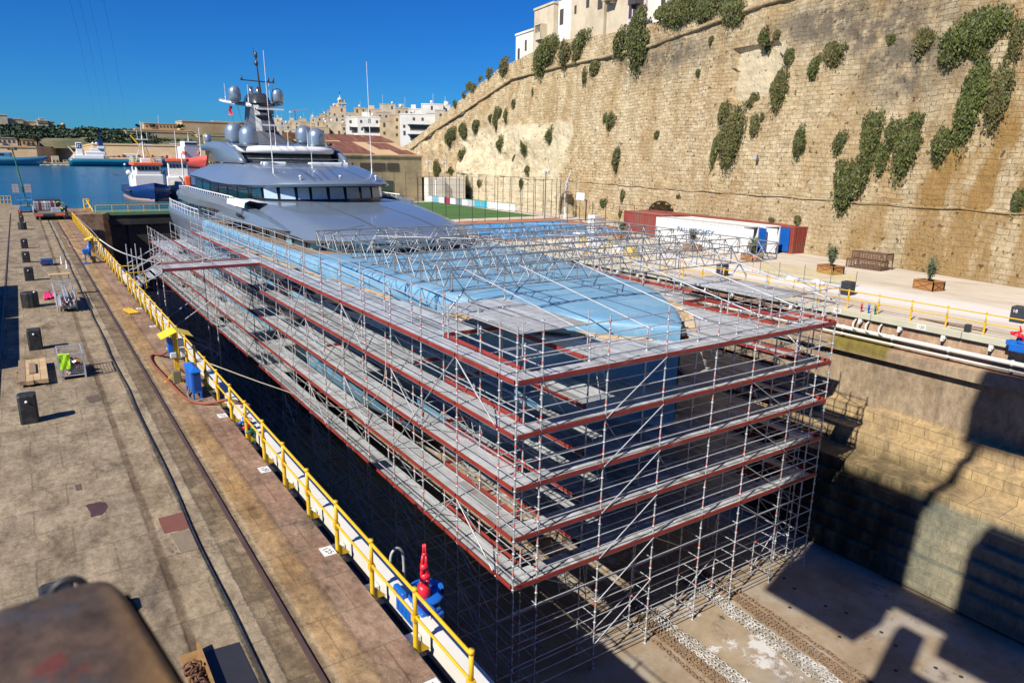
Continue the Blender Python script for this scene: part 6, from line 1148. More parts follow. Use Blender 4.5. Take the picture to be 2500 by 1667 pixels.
t = thing('cabinet', 'bright blue electrical cabinet on legs in front of the yellow post', 'cabinet', (4.34,27,0)); mb = MB(); mb.box(4.2,4.5,26.4,27.7,.22,1.02)
for x in (4.22,4.46):
    for y in (26.42,27.64): mb.box(x-.03,x+.03,y-.03,y+.03,0,.22)
mb.build('body', blue, t); mb = MB(); mb.add([(4.16,26.34,1.02),(4.54,26.34,1.02),(4.54,27.76,1.02),(4.16,27.76,1.02),(4.35,26.7,1.16),(4.35,27.4,1.16)], [(0,1,4),(1,2,5,4),(2,3,5),(3,0,4,5),(0,3,2,1)]); mb.build('roof', blue, t)
mb = MB(); mb.box(4.26,4.44,26.385,26.4,.35,.95); mb.build('recess_panel', mat('deep_blue', (.006,.04,.2), .5), t)  # sheet of deeper blue drawn as the recess in the front
for y in (26.45,27.08): mb = MB(); mb.box(4.185,4.2,y,y+.58,.28,.98); d = mb.build('door', blue, t); mb = MB(); mb.box(4.17,4.185,y+.42,y+.47,.55,.72); mb.build('handle', white, d)
hs_ = [(4.45,31.2,.9),(4.2,32.6,.25),(3.95,33.4,.06),(3.7,33.0,.06),(3.65,31.6,.06),(3.75,29.8,.06),(3.85,27.9,.06),(4.0,26.4,.06),(4.35,25.7,.06),(4.7,25.4,.12),(5.1,25.2,.2),(5.45,25,.1),(5.7,24.7,.03),(5.4,24.7,.02)]
def smooth_path(p, n=4):
    p = [Vector(a) for a in p]; out = []
    for i in range(len(p)-1):
        a, b, c, d = p[max(i-1,0)], p[i], p[i+1], p[min(i+2,len(p)-1)]
        for k in range(n): t = k/n; out.append(.5*((2*b)+(c-a)*t+(2*a-5*b+4*c-d)*t*t+(3*b-a-3*c+d)*t**3))
    return out+[p[-1]]
mb = MB(); mb.path(smooth_path(hs_), .055, 8); tag(mb.build('fire_hose', mat('hose_red', (.25,.075,.04), .65)), 'thick brick red hose curving over the pink quay strip', 'hose')
mb = MB(); mb.path(smooth_path([(4.4,27.9,.2),(4.1,26.9,.04),(4.2,26.2,.03),(4.5,26.1,.1)]), .03, 6); tag(mb.build('power_lead', mat('lead_grey', (.2,.2,.2), .6)), 'grey power lead looping under the blue cabinet', 'cable')
for pts, lab, r, c in (([(4.95,27,1.1),(7,25.5,.2),(9.5,25,-.9),(11.5,26.5,-.8),(13.3,30,.2)], 'pale rope sagging from the railing to the scaffold near the cabinet', .022, (.42,.37,.27)),([(4.6,64.5,1.9),(6,63,.9),(9,62,.0),(13.3,62.5,.4)], 'white supply hose hanging from the far service post to the scaffold', .045, (.6,.6,.58)),([(4.95,97,1.2),(5.4,84,.8),(5.2,72,1.0),(4.6,65.6,1.95)], 'dark hose strung along the far railing to the service post', .035, (.25,.27,.3)),([(4.95,60,.9),(7,59,-1.2),(10,60,-2),(13.3,62,-1.9)], 'thin grey line sagging across the dark dock gap', .02, (.3,.3,.3)),([(2.9,88,.02),(3.2,84,.02),(3.1,78,.02),(3.7,72,.02),(3.6,67,.02)], 'thin orange lead across the far quay', .03, (.6,.3,.12))):
    mb = MB(); mb.path(smooth_path(pts), r, 6); tag(mb.build('hanging_line', mat('line_%d' % int(c[0]*100+r*1000), c, .7)), lab, 'line')
def valve(x, y, z, m, lab, s=1):
    t = thing('hydrant_valve', lab, 'valve', (x,y,z)); mb = MB(); mb.tube((x,y,z),(x,y,z+.5*s),.055*s,8); mb.lathe([(.09*s,0),(.09*s,.03),(.06*s,.04),(.07*s,.2*s),(.1*s,.24*s),(.1*s,.28*s),(0,.3*s)], (x,y,z+.3*s), 10); mb.tube((x,y,z+.45*s),(x-.22*s,y-.1*s,z+.45*s),.05*s,8,0,True); mb.build('body', m, t); mb = MB(); torus(mb, (x,y,z+.68*s), .1*s, .015*s, Matrix.Identity(3), 12, 5); mb.tube((x,y,z+.55*s),(x,y,z+.68*s),.015*s); mb.build('hand_wheel', m, t)
for y, m, c in ((22.9,blue,'blue'),(22.4,redp,'red'),(21.95,green,'green')): valve(5.12, y, -.3, m, f'{c} hydrant valve behind the left railing, one of three colours')
mb = MB()
for k in range(5): mb.tube((3.9+.1*k,44.4+.25*(k%2),.05),(4.1+.1*k,43.0,.05),.035,6)
tag(mb.build('yellow_rails', yellow), 'small heap of loose yellow rail tubes on the quay', 'tubes')
# hydro blasting robot on the left duct
def sc_about(t, c, s):
    for ch in t.children:
        ch.data.transform(Matrix.Translation(c) @ Matrix.Scale(s,4) @ Matrix.Translation(-Vector(c)))
    return t
def robot(cx, cy, s, lab, pose):
    t = thing('blasting_robot', lab, 'robot', (cx,cy,0)); mb = MB(); mb.bbox(cx-.42,cx+.1,cy-.75,cy+.75,-.5,.06,.04); mb.bbox(cx-.3,cx+.2,cy-.9,cy-.2,.06,.2,.03); mb.bbox(cx-.4,cx-.2,cy+.3,cy+1.0,-.1,.25,.04)
    for k in range(5): mb.box(cx-.44,cx-.4,cy-.6+.28*k,cy-.45+.28*k,-.4,-.1)
    mb.tube((cx-.3,cy-.9,-.3),(cx+.5,cy-.6,-.3),.16,10,0,True); mb.tube((cx-.1,cy-1.0,.1),(cx+.4,cy-.75,.05),.07,8); mb.tube((cx-.1,cy-1.1,.0),(cx+.45,cy-.85,-.05),.07,8); mb.build('carriage', blue, t)
    mb = MB(); mb.lathe([(.1,0),(.55,.0),(.58,.06),(.5,.12),(.2,.14)], (cx+.3,cy,.08), 24); rings = []
    for a in [-.6+k*.18 for k in range(16)]: rings.append([(cx+.3+rr*math.cos(a), cy+rr*math.sin(a), .1+z) for rr, z in ((.46,0),(.58,0),(.58,.3),(.5,.3))])
    mb.loft(rings, True, 0, False); mb.build('turntable', blue, t)
    mb = MB(); mb.lathe([(.22,0),(.24,.1),(.22,.28),(.15,.4),(0,.42)], (cx+.2,cy-.05,.2), 16); mb.build('arm_base', redp, t); P = [Vector((cx+.2,cy-.05,.45))+Vector(p) for p in pose]
    for i, (a, b) in enumerate(zip(P, P[1:])):
        mb = MB(); d = (b-a); w = (.15,.13,.1,.06,.04)[min(i,4)]; side = d.cross(Vector((.3,1,0))).normalized()*w*.7
        for q in (-1,1): mb.tube(a+side*q, b+side*q*.7, w*.55, 6, 0, True, r2=w*.45)
        mb.tube(a-side*1.6, a+side*1.6, w*1.1, 10, 0, True); mb.build('arm_link', redp, t)
    return sc_about(t, (cx,cy,-.1), s)
robot(5.55, 11.35, .62, 'blue carriage with upright red jointed arm on the left dock edge', [(0,0,0),(.12,.12,.35),(.05,.05,.75),(.1,.1,1.15),(.12,.14,1.5)])
t = thing('handrail_hoop', 'white bent ladder hoop behind the left railing', 'ladder', (6,13.4,-.6)); mb = MB()
for d in (0,): mb.path(smooth_path([(5.66,12.9+d,-.1),(5.7,12.9+d,.2),(5.85,12.9+d,.3),(5.98,12.9+d,.05),(5.98,12.9+d,-.9)]), .03, 8)
mb.build('hoop', mat('hoop_grey', (.42,.42,.4), .5), t)
# lorry with scaffold stacks, lift, light mast, people
t = thing('flatbed_truck', 'flatbed truck bed loaded with stacked scaffold frames', 'truck', (2.6,111,0)); mb = MB(); mb.box(.9,4.3,108.2,114.6,.75,.95); mb.box(1.1,1.25,108.3,114.5,.45,.75); mb.box(3.95,4.1,108.3,114.5,.45,.75); mb.build('flatbed', mat('bed_grey', (.22,.2,.18), .7), t)
mb = MB(); mb.box(.95,1.9,108.1,108.2,.55,.78); mb.box(3.2,4.25,108.1,108.2,.55,.78); mb.build('tail_panel', orr, t); mb = MB(); mb.box(1.9,3.2,108.1,108.2,.55,.78); mb.build('number_bar', dark, t)
for x in (1.1,3.7):
    for y in (109.2,113): mb = MB(); mb.tube((x,y,.45),(x+.35,y,.45),.45,14,0,True); mb.build('wheel', black, t)
mb = MB(); mb.bbox(1.1,4.2,114.8,116.6,.6,2.2,.15); mb.build('cab', dark, t); mb = MB(); mb.box(.9,1.0,108.2,114.6,.95,1.35); mb.box(4.2,4.3,108.2,114.6,.95,1.2); mb.build('side_board', galv, t)
for k in range(9):
    x = 1.1+.27*k; mb = MB(); h = 1.25+.12*(k%3)
    for z in range(6): mb.box(x,x+.22,110.6,113.8,.96+z*.19,1.11+z*.19)
    tag(mb.build('frame_stack', [galv, galv, red, galv, dirtywhite][k % 5]), 'upright stack of scaffold frames on the flatbed truck', 'stack', 'stacks on the flatbed truck')
for k in range(8): mb = MB(); y = 109+.2*k; mb.tube((1.3,y,1.02+.05*(k%2)),(2.7,y+.2,1.02+.05*(k%2)),.03,5); tag(mb.build('scaffold_tube', rust if k % 2 else galv), 'loose tube on the tail of the flatbed truck', 'tube', 'loose tubes on the flatbed truck')
mb = MB(); mb.bbox(2.9,3.9,108.6,109.9,.96,1.5,.03); tag(mb.build('parts_bin', galv), 'grey parts bin on the right tail of the flatbed truck', 'bin')
t = thing('scissor_lift', 'blue scissor lift parked behind the row of bollards', 'lift', (.0,124,0)); mb = MB(); mb.bbox(-.6,1.0,122.6,125.2,.25,.75,.05); mb.build('chassis', mat('lift_blue', (.03,.2,.45), .4), t); mb = MB()
for k in range(5):
    for s in (-1,1): mb.tube((.2-.5,123.9-s*.9,.8+.14*k),(.2-.5,123.9+s*.9,.94+.14*k),.05,4); mb.tube((.7,123.9-s*.9,.8+.14*k),(.7,123.9+s*.9,.94+.14*k),.05,4)
mb.build('scissor_stack', dark, t); mb = MB(); mb.box(-.75,1.1,122.5,125.3,1.5,1.68)
for z in (2.1,2.6):
    for a, b in (((-.75,122.5),(1.1,122.5)),((1.1,122.5),(1.1,125.3)),((1.1,125.3),(-.75,125.3)),((-.75,125.3),(-.75,122.5))): mb.tube((*a,z),(*b,z),.035,5)
for x, y in ((-.75,122.5),(1.1,122.5),(1.1,125.3),(-.75,125.3),(.2,122.5)): mb.tube((x,y,1.6),(x,y,2.62),.035,5)
mb.build('platform_cage', mat('lift_blue', (.03,.2,.45), .4), t)
for x in (-.5,.8):
    for y in (122.9,124.9): mb = MB(); mb.tube((x-.12,y,.28),(x+.12,y,.28),.28,12,0,True); mb.build('wheel', black, t)
t = thing('light_mast', 'dark green floodlight mast leaning slightly at the quay end', 'light mast', (.55,129.5,0)); mb = MB(); mb.tube((.55,129.5,0),(-.35,129.5,8.7),.14,8,r2=.08); mb.build('mast', green, t); mb = MB(); mb.box(-.85,.25,129.4,129.55,8.5,8.6); mb.bbox(-.1,.3,129.2,129.6,8.6,8.9,.04); mb.bbox(-.95,-.6,129.2,129.6,8.55,8.8,.04); mb.build('lamp_head', dark, t)
for s in (-1,1):
    for i in range(3):
        for j in range(2): mb = MB(); x = .08+s*(.55+.42*j)-.0; mb.box(x-.19,x+.19,129.2,129.3,3.3-.42*i,3.68-.42*i); mb.build('light_panel', mat('panel_grey', (.45,.4,.37), .4), t)
for x, lab in ((-2.95,'left'),(-2.0,'right')):
    t = thing('barrier', f'yellow steel barrier frame at the far left quay end, {lab} one', 'barrier', (x,141.5,0)); mb = MB()
    for z in (.1,.75,1.35): mb.tube((x-.45,141.5,z),(x+.45,141.5,z),.05,5)
    for d in (-.45,0,.45): mb.tube((x+d,141.5,0),(x+d,141.5,1.4),.05,5)
    mb.build('frame', yellow, t)
def person(x, y, shirt, trouser, lab, ry, lean):
    me = bpy.data.meshes.new('person'); V = [(0,0,.92),(0,0,1.15),(0,lean,1.38),(0,lean,1.5),(0,lean-.01,1.62),(0,lean-.01,1.73),(-.1,0,.86),(-.12,-.02,.48),(-.12,.03,.07),(-.12,-.12,.04),(.1,0,.86),(.13,.05,.48),(.13,.1,.07),(.13,-.04,.04),(-.2,lean,1.4),(-.25,-.02,1.15),(-.16,-.2,1.0),(.2,lean,1.4),(.27,0,1.15),(.22,-.15,.97)]
    E_ = [(0,1),(1,2),(2,3),(3,4),(4,5),(0,6),(6,7),(7,8),(8,9),(0,10),(10,11),(11,12),(12,13),(2,14),(14,15),(15,16),(2,17),(17,18),(18,19)]; R_ = [.15,.14,.17,.06,.1,.06,.1,.07,.05,.04,.1,.07,.05,.04,.07,.05,.035,.07,.05,.035]
    me.from_pydata(V, E_, []); o = bpy.data.objects.new('person', me); COL.objects.link(o); md = o.modifiers.new('skin', 'SKIN')
    for i, r in enumerate(R_): me.skin_vertices[0].data[i].radius = (r, r*.8)
    me.skin_vertices[0].data[0].use_root = True; sb = o.modifiers.new('sub', 'SUBSURF'); sb.levels = sb.render_levels = 2
    m, nd, lk, b = new_mat('clothing'); tc = nd.new('ShaderNodeTexCoord'); sx = nd.new('ShaderNodeSeparateXYZ'); lk.new(tc.outputs['Object'], sx.inputs[0]); r = ramp(nd, [(0,(.02,.02,.02)),(.05,trouser),(.48,trouser),(.49,shirt),(.755,shirt),(.76,(.45,.27,.19)),(.85,(.45,.27,.19)),(.86,(.03,.02,.02))], 'CONSTANT'); lk.new(math_(nd, lk, 'DIVIDE', sx.outputs[2], 1.95), r.inputs[0]); lk.new(r.outputs[0], b.inputs['Base Color']); me.materials.append(m)
    o.location = (x,y,0); o.rotation_euler.z = ry; tag(o, lab, 'person'); return o
person(3.95,109.3,(.5,.8,.05),(.35,.33,.28),'person in yellow green jacket standing by the truck tail',-.4,.03)
person(4.3,108.7,(.03,.03,.05),(.3,.27,.22),'person in dark jacket and light trousers beside the railing',.5,-.04)
t = thing('capstan_gear', 'dark stacked drums and gear behind the flatbed truck', 'gear', (3.4,122,0)); mb = MB()
for k in range(5): mb.lathe([(.55,0),(.6,.1),(.4,.2),(.4,.6),(.6,.7),(.55,.85),(0,.9)], (1.9+.7*k,122+.5*(k%2),0), 12)
mb.build('drum', dark, t)
t = thing('dock_ladder_frame', 'tall yellow steel ladder frame at the dock entrance steps', 'ladder', (8.1,124,-3)); mb = MB(); mb.tube((8.0,127.6,1.4),(9.3,118.5,-2.4),.1,6); mb.box(7.6,8.4,127.2,128.2,-.1,.1)
for x in (7.65,8.35):
    for y in (127.3,128.1): mb.tube((x,y,0),(x,y,1.5),.06,5)
for z in (.75,1.45): mb.tube((7.65,127.3,z),(8.35,127.3,z),.05,5); mb.tube((7.65,128.1,z),(8.35,128.1,z),.05,5)
mb.tube((8.7,118.5,-2.4),(9.8,118.5,-2.4),.07,5); mb.build('frame', yellow, t)
# caisson gate
t = thing('caisson_gate', 'green topped dark steel gate closing the dry dock', 'gate', (23,122,-12)); cg = mat('gate_green', (.12,.22,.12), .6); mb = MB(); mb.box(10.2,36.3,120.6,124.4,-12.6,-.5); mb.box(9.4,36.6,120.1,121.0,-1.9,-1.1); mb.build('gate_body', mat('gate_dark', (.02,.022,.025), .7, 0, .3, .5, (.06,.05,.04)), t); mb = MB(); mb.box(8.4,36.5,120.2,124.8,-.5,-.05); mb.build('deck', cg, t)
for y in (120.4,124.6):
    for i in range(14): mb = MB(); mb.tube((8.6+2.1*i,y,-.05),(8.6+2.1*i,y,1.0),.05,5); mb.build('rail_post', yellow if y < 122 else cg, t)
    for z in (.5,.97): mb = MB(); mb.tube((8.6,y,z),(36,y,z),.04,5); mb.build('rail', yellow if (y < 122 and z > .6) else cg, t)
mb = MB()
for k in range(9): mb.box(9.5+3*k,9.7+3*k,120.45,120.6,-12,-1.9)
mb.build('stiffener', dark, t)
# overhead power lines
for k, x in enumerate((0,1.6,3.2,5.6)):
    mb = MB(); p0 = Vector((-1.2+x*.22, 26, 26)); mb.path([Vector((14.5+x*2.2, 420, 30+12*((t_-.62)/.62)**2*1.0+8*t_))*0+Vector((lerp([(0,1.9+x*.42),(1,46+x*3.2)], t_), lerp([(0,55),(1,560)], t_), 8.6+lerp([(0,55),(1,560)], t_)*lerp([(0,.275),(.12,.215),(.3,.15),(.6,.085),(1,.036)], t_))) for t_ in [i/30 for i in range(31)]], .03, 4); 
    tag(mb.build('power_line', mat('wire_blue', (.05,.15,.3), .6)), 'thin overhead cable rising from the far headland into the sky', 'cable', 'overhead cables')
# ---------------------------------------------------------------- right side of the dock
railing('railing', 'yellow railing along the right edge of the dry dock', 41.35, [8.6+1.93*k for k in range(26)], 1.12, dirx=-1)
rd = duct('long olive cream service duct along the right dock edge', 40.95, 41.22, 2, 96, -.37, greycream, -1)
for k in range(34):
    y = 6+2.4*k; mb = MB(); mb.box(40.98,41.3,y,y+.22,-.62,-.4); mb.box(40.88,41.05,y+.04,y+.18,-.72,-.55); mb.build('bracket', dirtywhite, rd)
for v, y in ((125,14.2),(120,19.3),(115,24.4),(110,29.5),(105,34.6)):
    mb = MB(); mb.box(40.93,40.948,y-.24,y+.24,-.33,-.04); s = tag(mb.build('number_plate', numw), f'white plate reading {v} on the right service duct', 'sign', 'number plates on the right duct'); text('numeral', str(v), .24, (40.925,y,-.185), frame((0,-1,0),(-1,0,0)), ink, s)
pipem = mat('pipe_cream', (.66,.64,.57), .45, 0, .06, 1, (.45,.4,.33), th=(.62,.8))
for x, z, r, lab in ((40.98,-1.12,.13,'thick cream pipe along the upper right dock wall'),(40.9,-1.5,.065,'thin cream pipe below the thick pipe on the right dock wall')):
    t = thing('pipe', lab, 'pipe', (x,40,z-r)); mb = MB(); mb.tube((x,-10,z),(x,95,z),r,12); mb.build('pipe_run', pipem, t); mb = MB()
    for k in range(30):
        y = -4+3.1*k; mb.tube((x,y-.06,z),(x,y+.06,z),r*1.35,10,0,True); mb.box(x,41.2,y-.04,y+.04,z-r*1.4,z-r)
    mb.build('flange', dirtywhite, t)
for y in (21.6,22.4,23.2): 
    mb = MB(); mb.path(smooth_path([(41.1,y,-.5),(40.8,y,-.7),(40.75,y-.1,-1.0),(40.95,y-.35,-1.15)]), .05, 8); tag(mb.build('branch_pipe', pipem), 'short bent cream branch pipe joining the thick pipe', 'pipe', 'branch pipes on the right wall')
for y, m, c in ((22.95,redp,'red'),(22.5,blue,'blue'),(22.1,green,'green')): valve(41.05, y, 0, m, f'{c} hydrant valve on the right service duct, one of three', .8)
robot(40.75, 14.2, .7, 'blue carriage with folded red arm on the right dock edge', [(0,0,0),(.1,.45,.1),(0,.95,.2),(.1,.45,.42),(-.05,.55,.85)])
mb = MB(); mb.bbox(41.0,41.3,16.9,17.15,.02,.42,.02); mb.tube((41.1,16.3,.2),(41.1,17.9,.2),.03,6); tag(mb.build('winch_block', dark), 'dark winch block beside the right railing', 'winch')
t = thing('plank_strip', 'long beige timber leaning on the right quay edge', 'timber', (42,18.2,0)); mb = MB(); mb.obox((42.2,18.3,0), .35, 3.4, .1, .12); mb.build('plank', oldwood, t)
for x, y, lab in ((45.75,26.75,'ribbed black bollard on the right pier near the scaffold corner'),(46.5,16.7,'black bollard at the right edge of the picture'),(44.6,36.5,'black bollard on the right pier behind the girders')):
    t = thing('bollard', lab, 'bollard', (x,y,0)); mb = MB(); mb.bbox(x-.35,x+.35,y-.35,y+.35,0,.92,.05)
    for k in range(6): mb.box(x-.37,x-.33,y-.3+.11*k,y-.25+.11*k,.05,.85); mb.box(x-.3+.11*k,x-.25+.11*k,y-.37,y-.33,.05,.85)
    mb.build('fender_cover', mat('slate_rubber', (.03,.035,.045), .5), t)
    if x > 46: text('numeral', '18', .26, (x-.37,y+.1,.66), frame((0,-1,0),(-1,0,0)), numw, t)
orangewood = mat('planter_wood', (.38,.18,.06), .6, 0, .15, 2); frame_m = mat('planter_frame', (.28,.13,.045), .6)
def planter(x, y, sx, sy, h, plant_h, lab, rz=-.2):
    t = thing('planter', 'cross braced wooden planter holding the '+lab, 'planter', (x,y,0)); R = Matrix.Rotation(rz,3,'Z'); q = lambda a, b, z: (Vector((x,y,0))+R @ Vector((a,b,0))+Vector((0,0,z)))
    for a0, a1, b0, b1 in ((-sx,sx,-sy,-sy+.06),(-sx,sx,sy-.06,sy),(-sx,-sx+.06,-sy+.06,sy-.06),(sx-.06,sx,-sy+.06,sy-.06)):
        mb = MB(); mb.add([q(a,b,z) for z in (0,h) for a, b in ((a0,b0),(a1,b0),(a1,b1),(a0,b1))], [(0,3,2,1),(4,5,6,7),(0,1,5,4),(1,2,6,5),(2,3,7,6),(3,0,4,7)]); mb.build('side_panel', orangewood, t)
    mb = MB()
    for (a0,b0),(a1,b1) in (((-sx-.02,-sy-.02),(sx+.02,-sy-.02)),((-sx-.02,sy+.02),(-sx-.02,-sy-.02)),((sx+.02,-sy-.02),(sx+.02,sy+.02))):
        for z in (.05,h-.04): mb.tube(q(a0,b0,z),q(a1,b1,z),.05,4)
        mb.tube(q(a0,b0,.05),q(a1,b1,h-.05),.035,4); mb.tube(q(a0,b0,h-.05),q(a1,b1,.05),.035,4); mb.tube(q(a0,b0,0),q(a0,b0,h),.05,4); mb.tube(q(a1,b1,0),q(a1,b1,h),.05,4)
    mb.build('bracing', frame_m, t); mb = MB(); mb.add([q(a,b,h-.12) for a, b in ((-sx,-sy),(sx,-sy),(sx,sy),(-sx,sy))], [(0,1,2,3)]); mb.build('soil', mat('soil', (.06,.04,.025), .95), t)
    p = thing('potted_tree', lab+', growing from its planter', 'tree', (x,y,h-.12)); mb = MB(); pts = []
    for k in range(16):
        a = rnd.random()*6.28; rr = rnd.uniform(.1,.5); e = Vector((x+rr*math.cos(a)*.9, y+rr*math.sin(a)*.9, h+plant_h*rnd.uniform(.55,1))); b0 = Vector((x+.06*math.cos(a),y+.06*math.sin(a),h-.12)); mid = b0.lerp(e,.5)+Vector((0,0,.1)); mb.path([b0, mid, e], .015, 4, rad=[.02,.014,.006])
        for q_ in range(46): u = rnd.uniform(.3,1.02); v = b0.lerp(mid, min(1,u*2)) if u < .5 else mid.lerp(e, (u-.5)*2); pts.append(v+Vector((rnd.gauss(0,.1),rnd.gauss(0,.1),rnd.gauss(0,.1))))
    mb.build('trunk', oldwood, p); mb = MB(); leaves(mb, pts, .085, 2); mb.build('crown', [mat('olive_leaf', (.085,.115,.05), .6, 0, .3, 4), mat('olive_dark', (.05,.075,.03), .6, 0, .3, 4)], p, fix=False)
planter(53.1,25.0,.55,.75,.68,1.75,'olive bush nearest the right edge of the picture'); planter(53.6,33.0,.55,.8,.68,1.7,'olive bush left of the rusty steel rack'); planter(54.0,41.0,.55,.75,.68,1.5,'olive bush in front of the open blue container doors'); planter(54.6,48.6,.55,.75,.68,1.5,'olive bush before the lettering on the white container'); planter(55.6,60,.55,.75,.68,1.3,'small olive bush in front of the far red container')
t = thing('steel_rack', 'rusty steel basket rack standing against the bastion', 'rack', (59.0,33.2,0)); mb = MB()
for z0, z1, o in ((0,.75,0),(.8,1.35,.7)):
    for y in (31.6,34.6):
        for x in (58.5+o,59.6+o): mb.box(x-.04,x+.04,y-.04,y+.04,0,z1)
    for k in range(6):
        z = z0+(z1-z0)*k/5; mb.box(58.46+o,58.54+o,31.6,34.6,z,z+.06); mb.box(58.5+o,59.6+o,31.56,31.64,z,z+.06)
    for k in range(14): y = 31.6+3*k/13; mb.box(58.44+o,58.5+o,y-.03,y+.03,z0,z1)
    mb.box(58.5+o,59.6+o,31.6,34.6,z1-.05,z1)
mb.build('basket', mat('rack_rust', (.15,.085,.05), .8, 0, .3, 4), t)
# containers
def container(p, q, lab, m, h=2.59, w=2.2, open_door=None, texts=(), endm=None):
    P, Q = Vector((*p,0)), Vector((*q,0)); d = (Q-P).normalized(); n = Vector((d.y,-d.x,0)); L = (Q-P).length; t = thing('shipping_container', lab, 'container', (P+Q)/2+n*w/2)
    X = lambda a, b, z: P+d*a+n*b+Vector((0,0,z)); mb = MB()
    def wallc(a0, b0, a1, b1, out):
        U = Vector((a1-a0,b1-b0)); ln = U.length; U.normalize(); k = int(ln/.14); pts = []
        for i in range(k+1):
            s_ = ln*i/k; dp = .0 if (i % 4) in (0,1) else -.036; pts.append((a0+U.x*s_+out[0]*dp, b0+U.y*s_+out[1]*dp))
        mb.loft([[X(a,b,.15) for a, b in pts], [X(a,b,h-.12) for a, b in pts]], smooth=False)
    wallc(0,0,L,0,(0,-1)); wallc(L,0,L,w,(1,0)); wallc(L,w,0,w,(0,1))
    if not open_door: wallc(0,w,0,0,(-1,0))
    mb.build('wall_panels', m, t); mb = MB()
    B = lambda a0, a1, b0, b1, z0, z1: mb.add([X(a,b,z) for z in (z0,z1) for a, b in ((a0,b0),(a1,b0),(a1,b1),(a0,b1))], [(0,3,2,1),(4,5,6,7),(0,1,5,4),(1,2,6,5),(2,3,7,6),(3,0,4,7)])
    for b in (-.02,w-.1): B(-.02,L+.02,b,b+.12,.0,.16); B(-.02,L+.02,b,b+.12,h-.13,h)
    for a in (-.02,L-.1): B(a,a+.12,.1,w-.1,.0,.155); B(a,a+.12,.1,w-.1,h-.125,h-.002)
    for a in (-.03,L-.1):
        for b in (-.03,w-.1): B(a,a+.13,b,b+.13,0,h+.01)
    mb.build('frame', m, t); mb = MB(); B(0,L,.02,w-.02,h-.09,h-.03); mb.build('roof', endm or m, t)
    mb = MB(); B(-.0,.05,.12,w-.12,.16,h-.13) if not open_door else B(2.2,2.25,.12,w-.12,.16,h-.13); mb.build('door' if not open_door else 'inner_bulkhead', m if not open_door else dark, t)
    if not open_door:
        mb = MB()
        for b in (.5,.95,1.5,1.95): mb.tube(X(-.05,b,.2),X(-.05,b,h-.2),.025,6)
        mb.build('lock_rod', m, t)
    else:
        for (b, ang), dm in zip(((0,open_door[0]),(w,open_door[1])), open_door[2]):
            mb = MB(); c, s_ = math.cos(ang), math.sin(ang); e = 1.18 if b == 0 else -1.18; v = Vector((-s_, c)) if 1 else 0
            for k in range(8): u0, u1 = 1.18*k/8, 1.18*(k+1)/8; pts = [(-abs(math.sin(ang))*u, b+(1 if b == 0 else -1)*math.cos(ang)*u) for u in (u0,u1)]; (a0,b0),(a1,b1) = pts; o = .02*(k%2); mb.add([X(a0-o,b0-o,.16),X(a1-o,b1-o,.16),X(a1-o,b1-o,h-.14),X(a0-o,b0-o,h-.14),X(a0+.05,b0+.03,.16),X(a1+.05,b1+.03,.16),X(a1+.05,b1+.03,h-.14),X(a0+.05,b0+.03,h-.14)], [(0,1,2,3),(4,7,6,5),(0,4,5,1),(2,6,7,3),(1,5,6,2),(3,7,4,0)])
            mb.build('door', dm, t)
    for body, a, z, sz, cm in texts: text('lettering', body, sz, X(a,-.05,z), frame(-d,(-n)), cm, t)
    return t
cred = mat('container_red', (.27,.045,.035), .55, 0, .12, .8, (.2,.09,.06)); cwh = mat('container_white', (.72,.71,.67), .55, 0, .06, .8, (.6,.54,.46), th=(.6,.8)); cbl = mat('container_blue', (.008,.1,.42), .45); lb = mat('letter_blue', (.03,.13,.3), .6)
container((57.3,44.8),(57.9,57.0),'white shipping container with blue lettering and open door', cwh, open_door=(1.5,1.35,(cwh,cbl)), texts=(('PALUMBOMSY',6.3,1.55,.82,lb),('CONTAINER STORE',6.0,.85,.5,mat('letter_grey', (.2,.2,.2), .7))), endm=mat('container_roof', (.5,.49,.46), .7))
container((59.55,44.0),(60.2,56.2),'white container with wide open blue door between white and red ones', cwh, open_door=(1.2,1.55,(cwh,cbl)))
container((61.75,42.3),(64.0,66.2),'long red shipping container against the bastion foot', cred)
container((60.2,58.2),(61.4,66.0),'red shipping container beyond the white one on the pier', cred, endm=mat('container_rustroof', (.3,.12,.08), .7))
mb = MB(); mb.bbox(56.9,58,66.3,67.6,0,2.1,.03); tag(mb.build('grey_cabinet', dirtywhite), 'pale grey cabinet left of the far red container', 'cabinet')
t = thing('mesh_fence', 'sagging yellow safety netting on stakes on the right pier', 'fence', (49,31,0)); mb = MB(); fp = [(48.6,36.0),(48.3,34.0),(48.6,32),(48.9,30),(49.2,28.2)]
for x, y in fp: mb.tube((x,y,0),(x,y,1.15),.02,5)
mb.build('stake', dark, t); mb = MB()
for (xa,ya2),(xb,yb2) in zip(fp, fp[1:]):
    for k in range(12): z = .1+.08*k; mb.path([(xa+(xb-xa)*u, ya2+(yb2-ya2)*u, z-.12*math.sin(math.pi*u)*(k/11)) for u in (0,.25,.5,.75,1)], .008, 4)
    for k in range(22): u = k/22; mb.tube((xa+(xb-xa)*u,ya2+(yb2-ya2)*u,.08),(xa+(xb-xa)*u,ya2+(yb2-ya2)*u,.98-.12*math.sin(math.pi*u)),.007,4)
mb.build('netting', mat('net_yellow', (.5,.4,.08), .7), t)
mb = MB(); mb.lathe([(.02,0),(.02,1.1),(.14,1.15),(.15,1.3),(0,1.45)], (48.2,36.4,0), 8); tag(mb.build('warning_lamp', orr), 'orange warning lamp on a stake beside the netting', 'lamp')
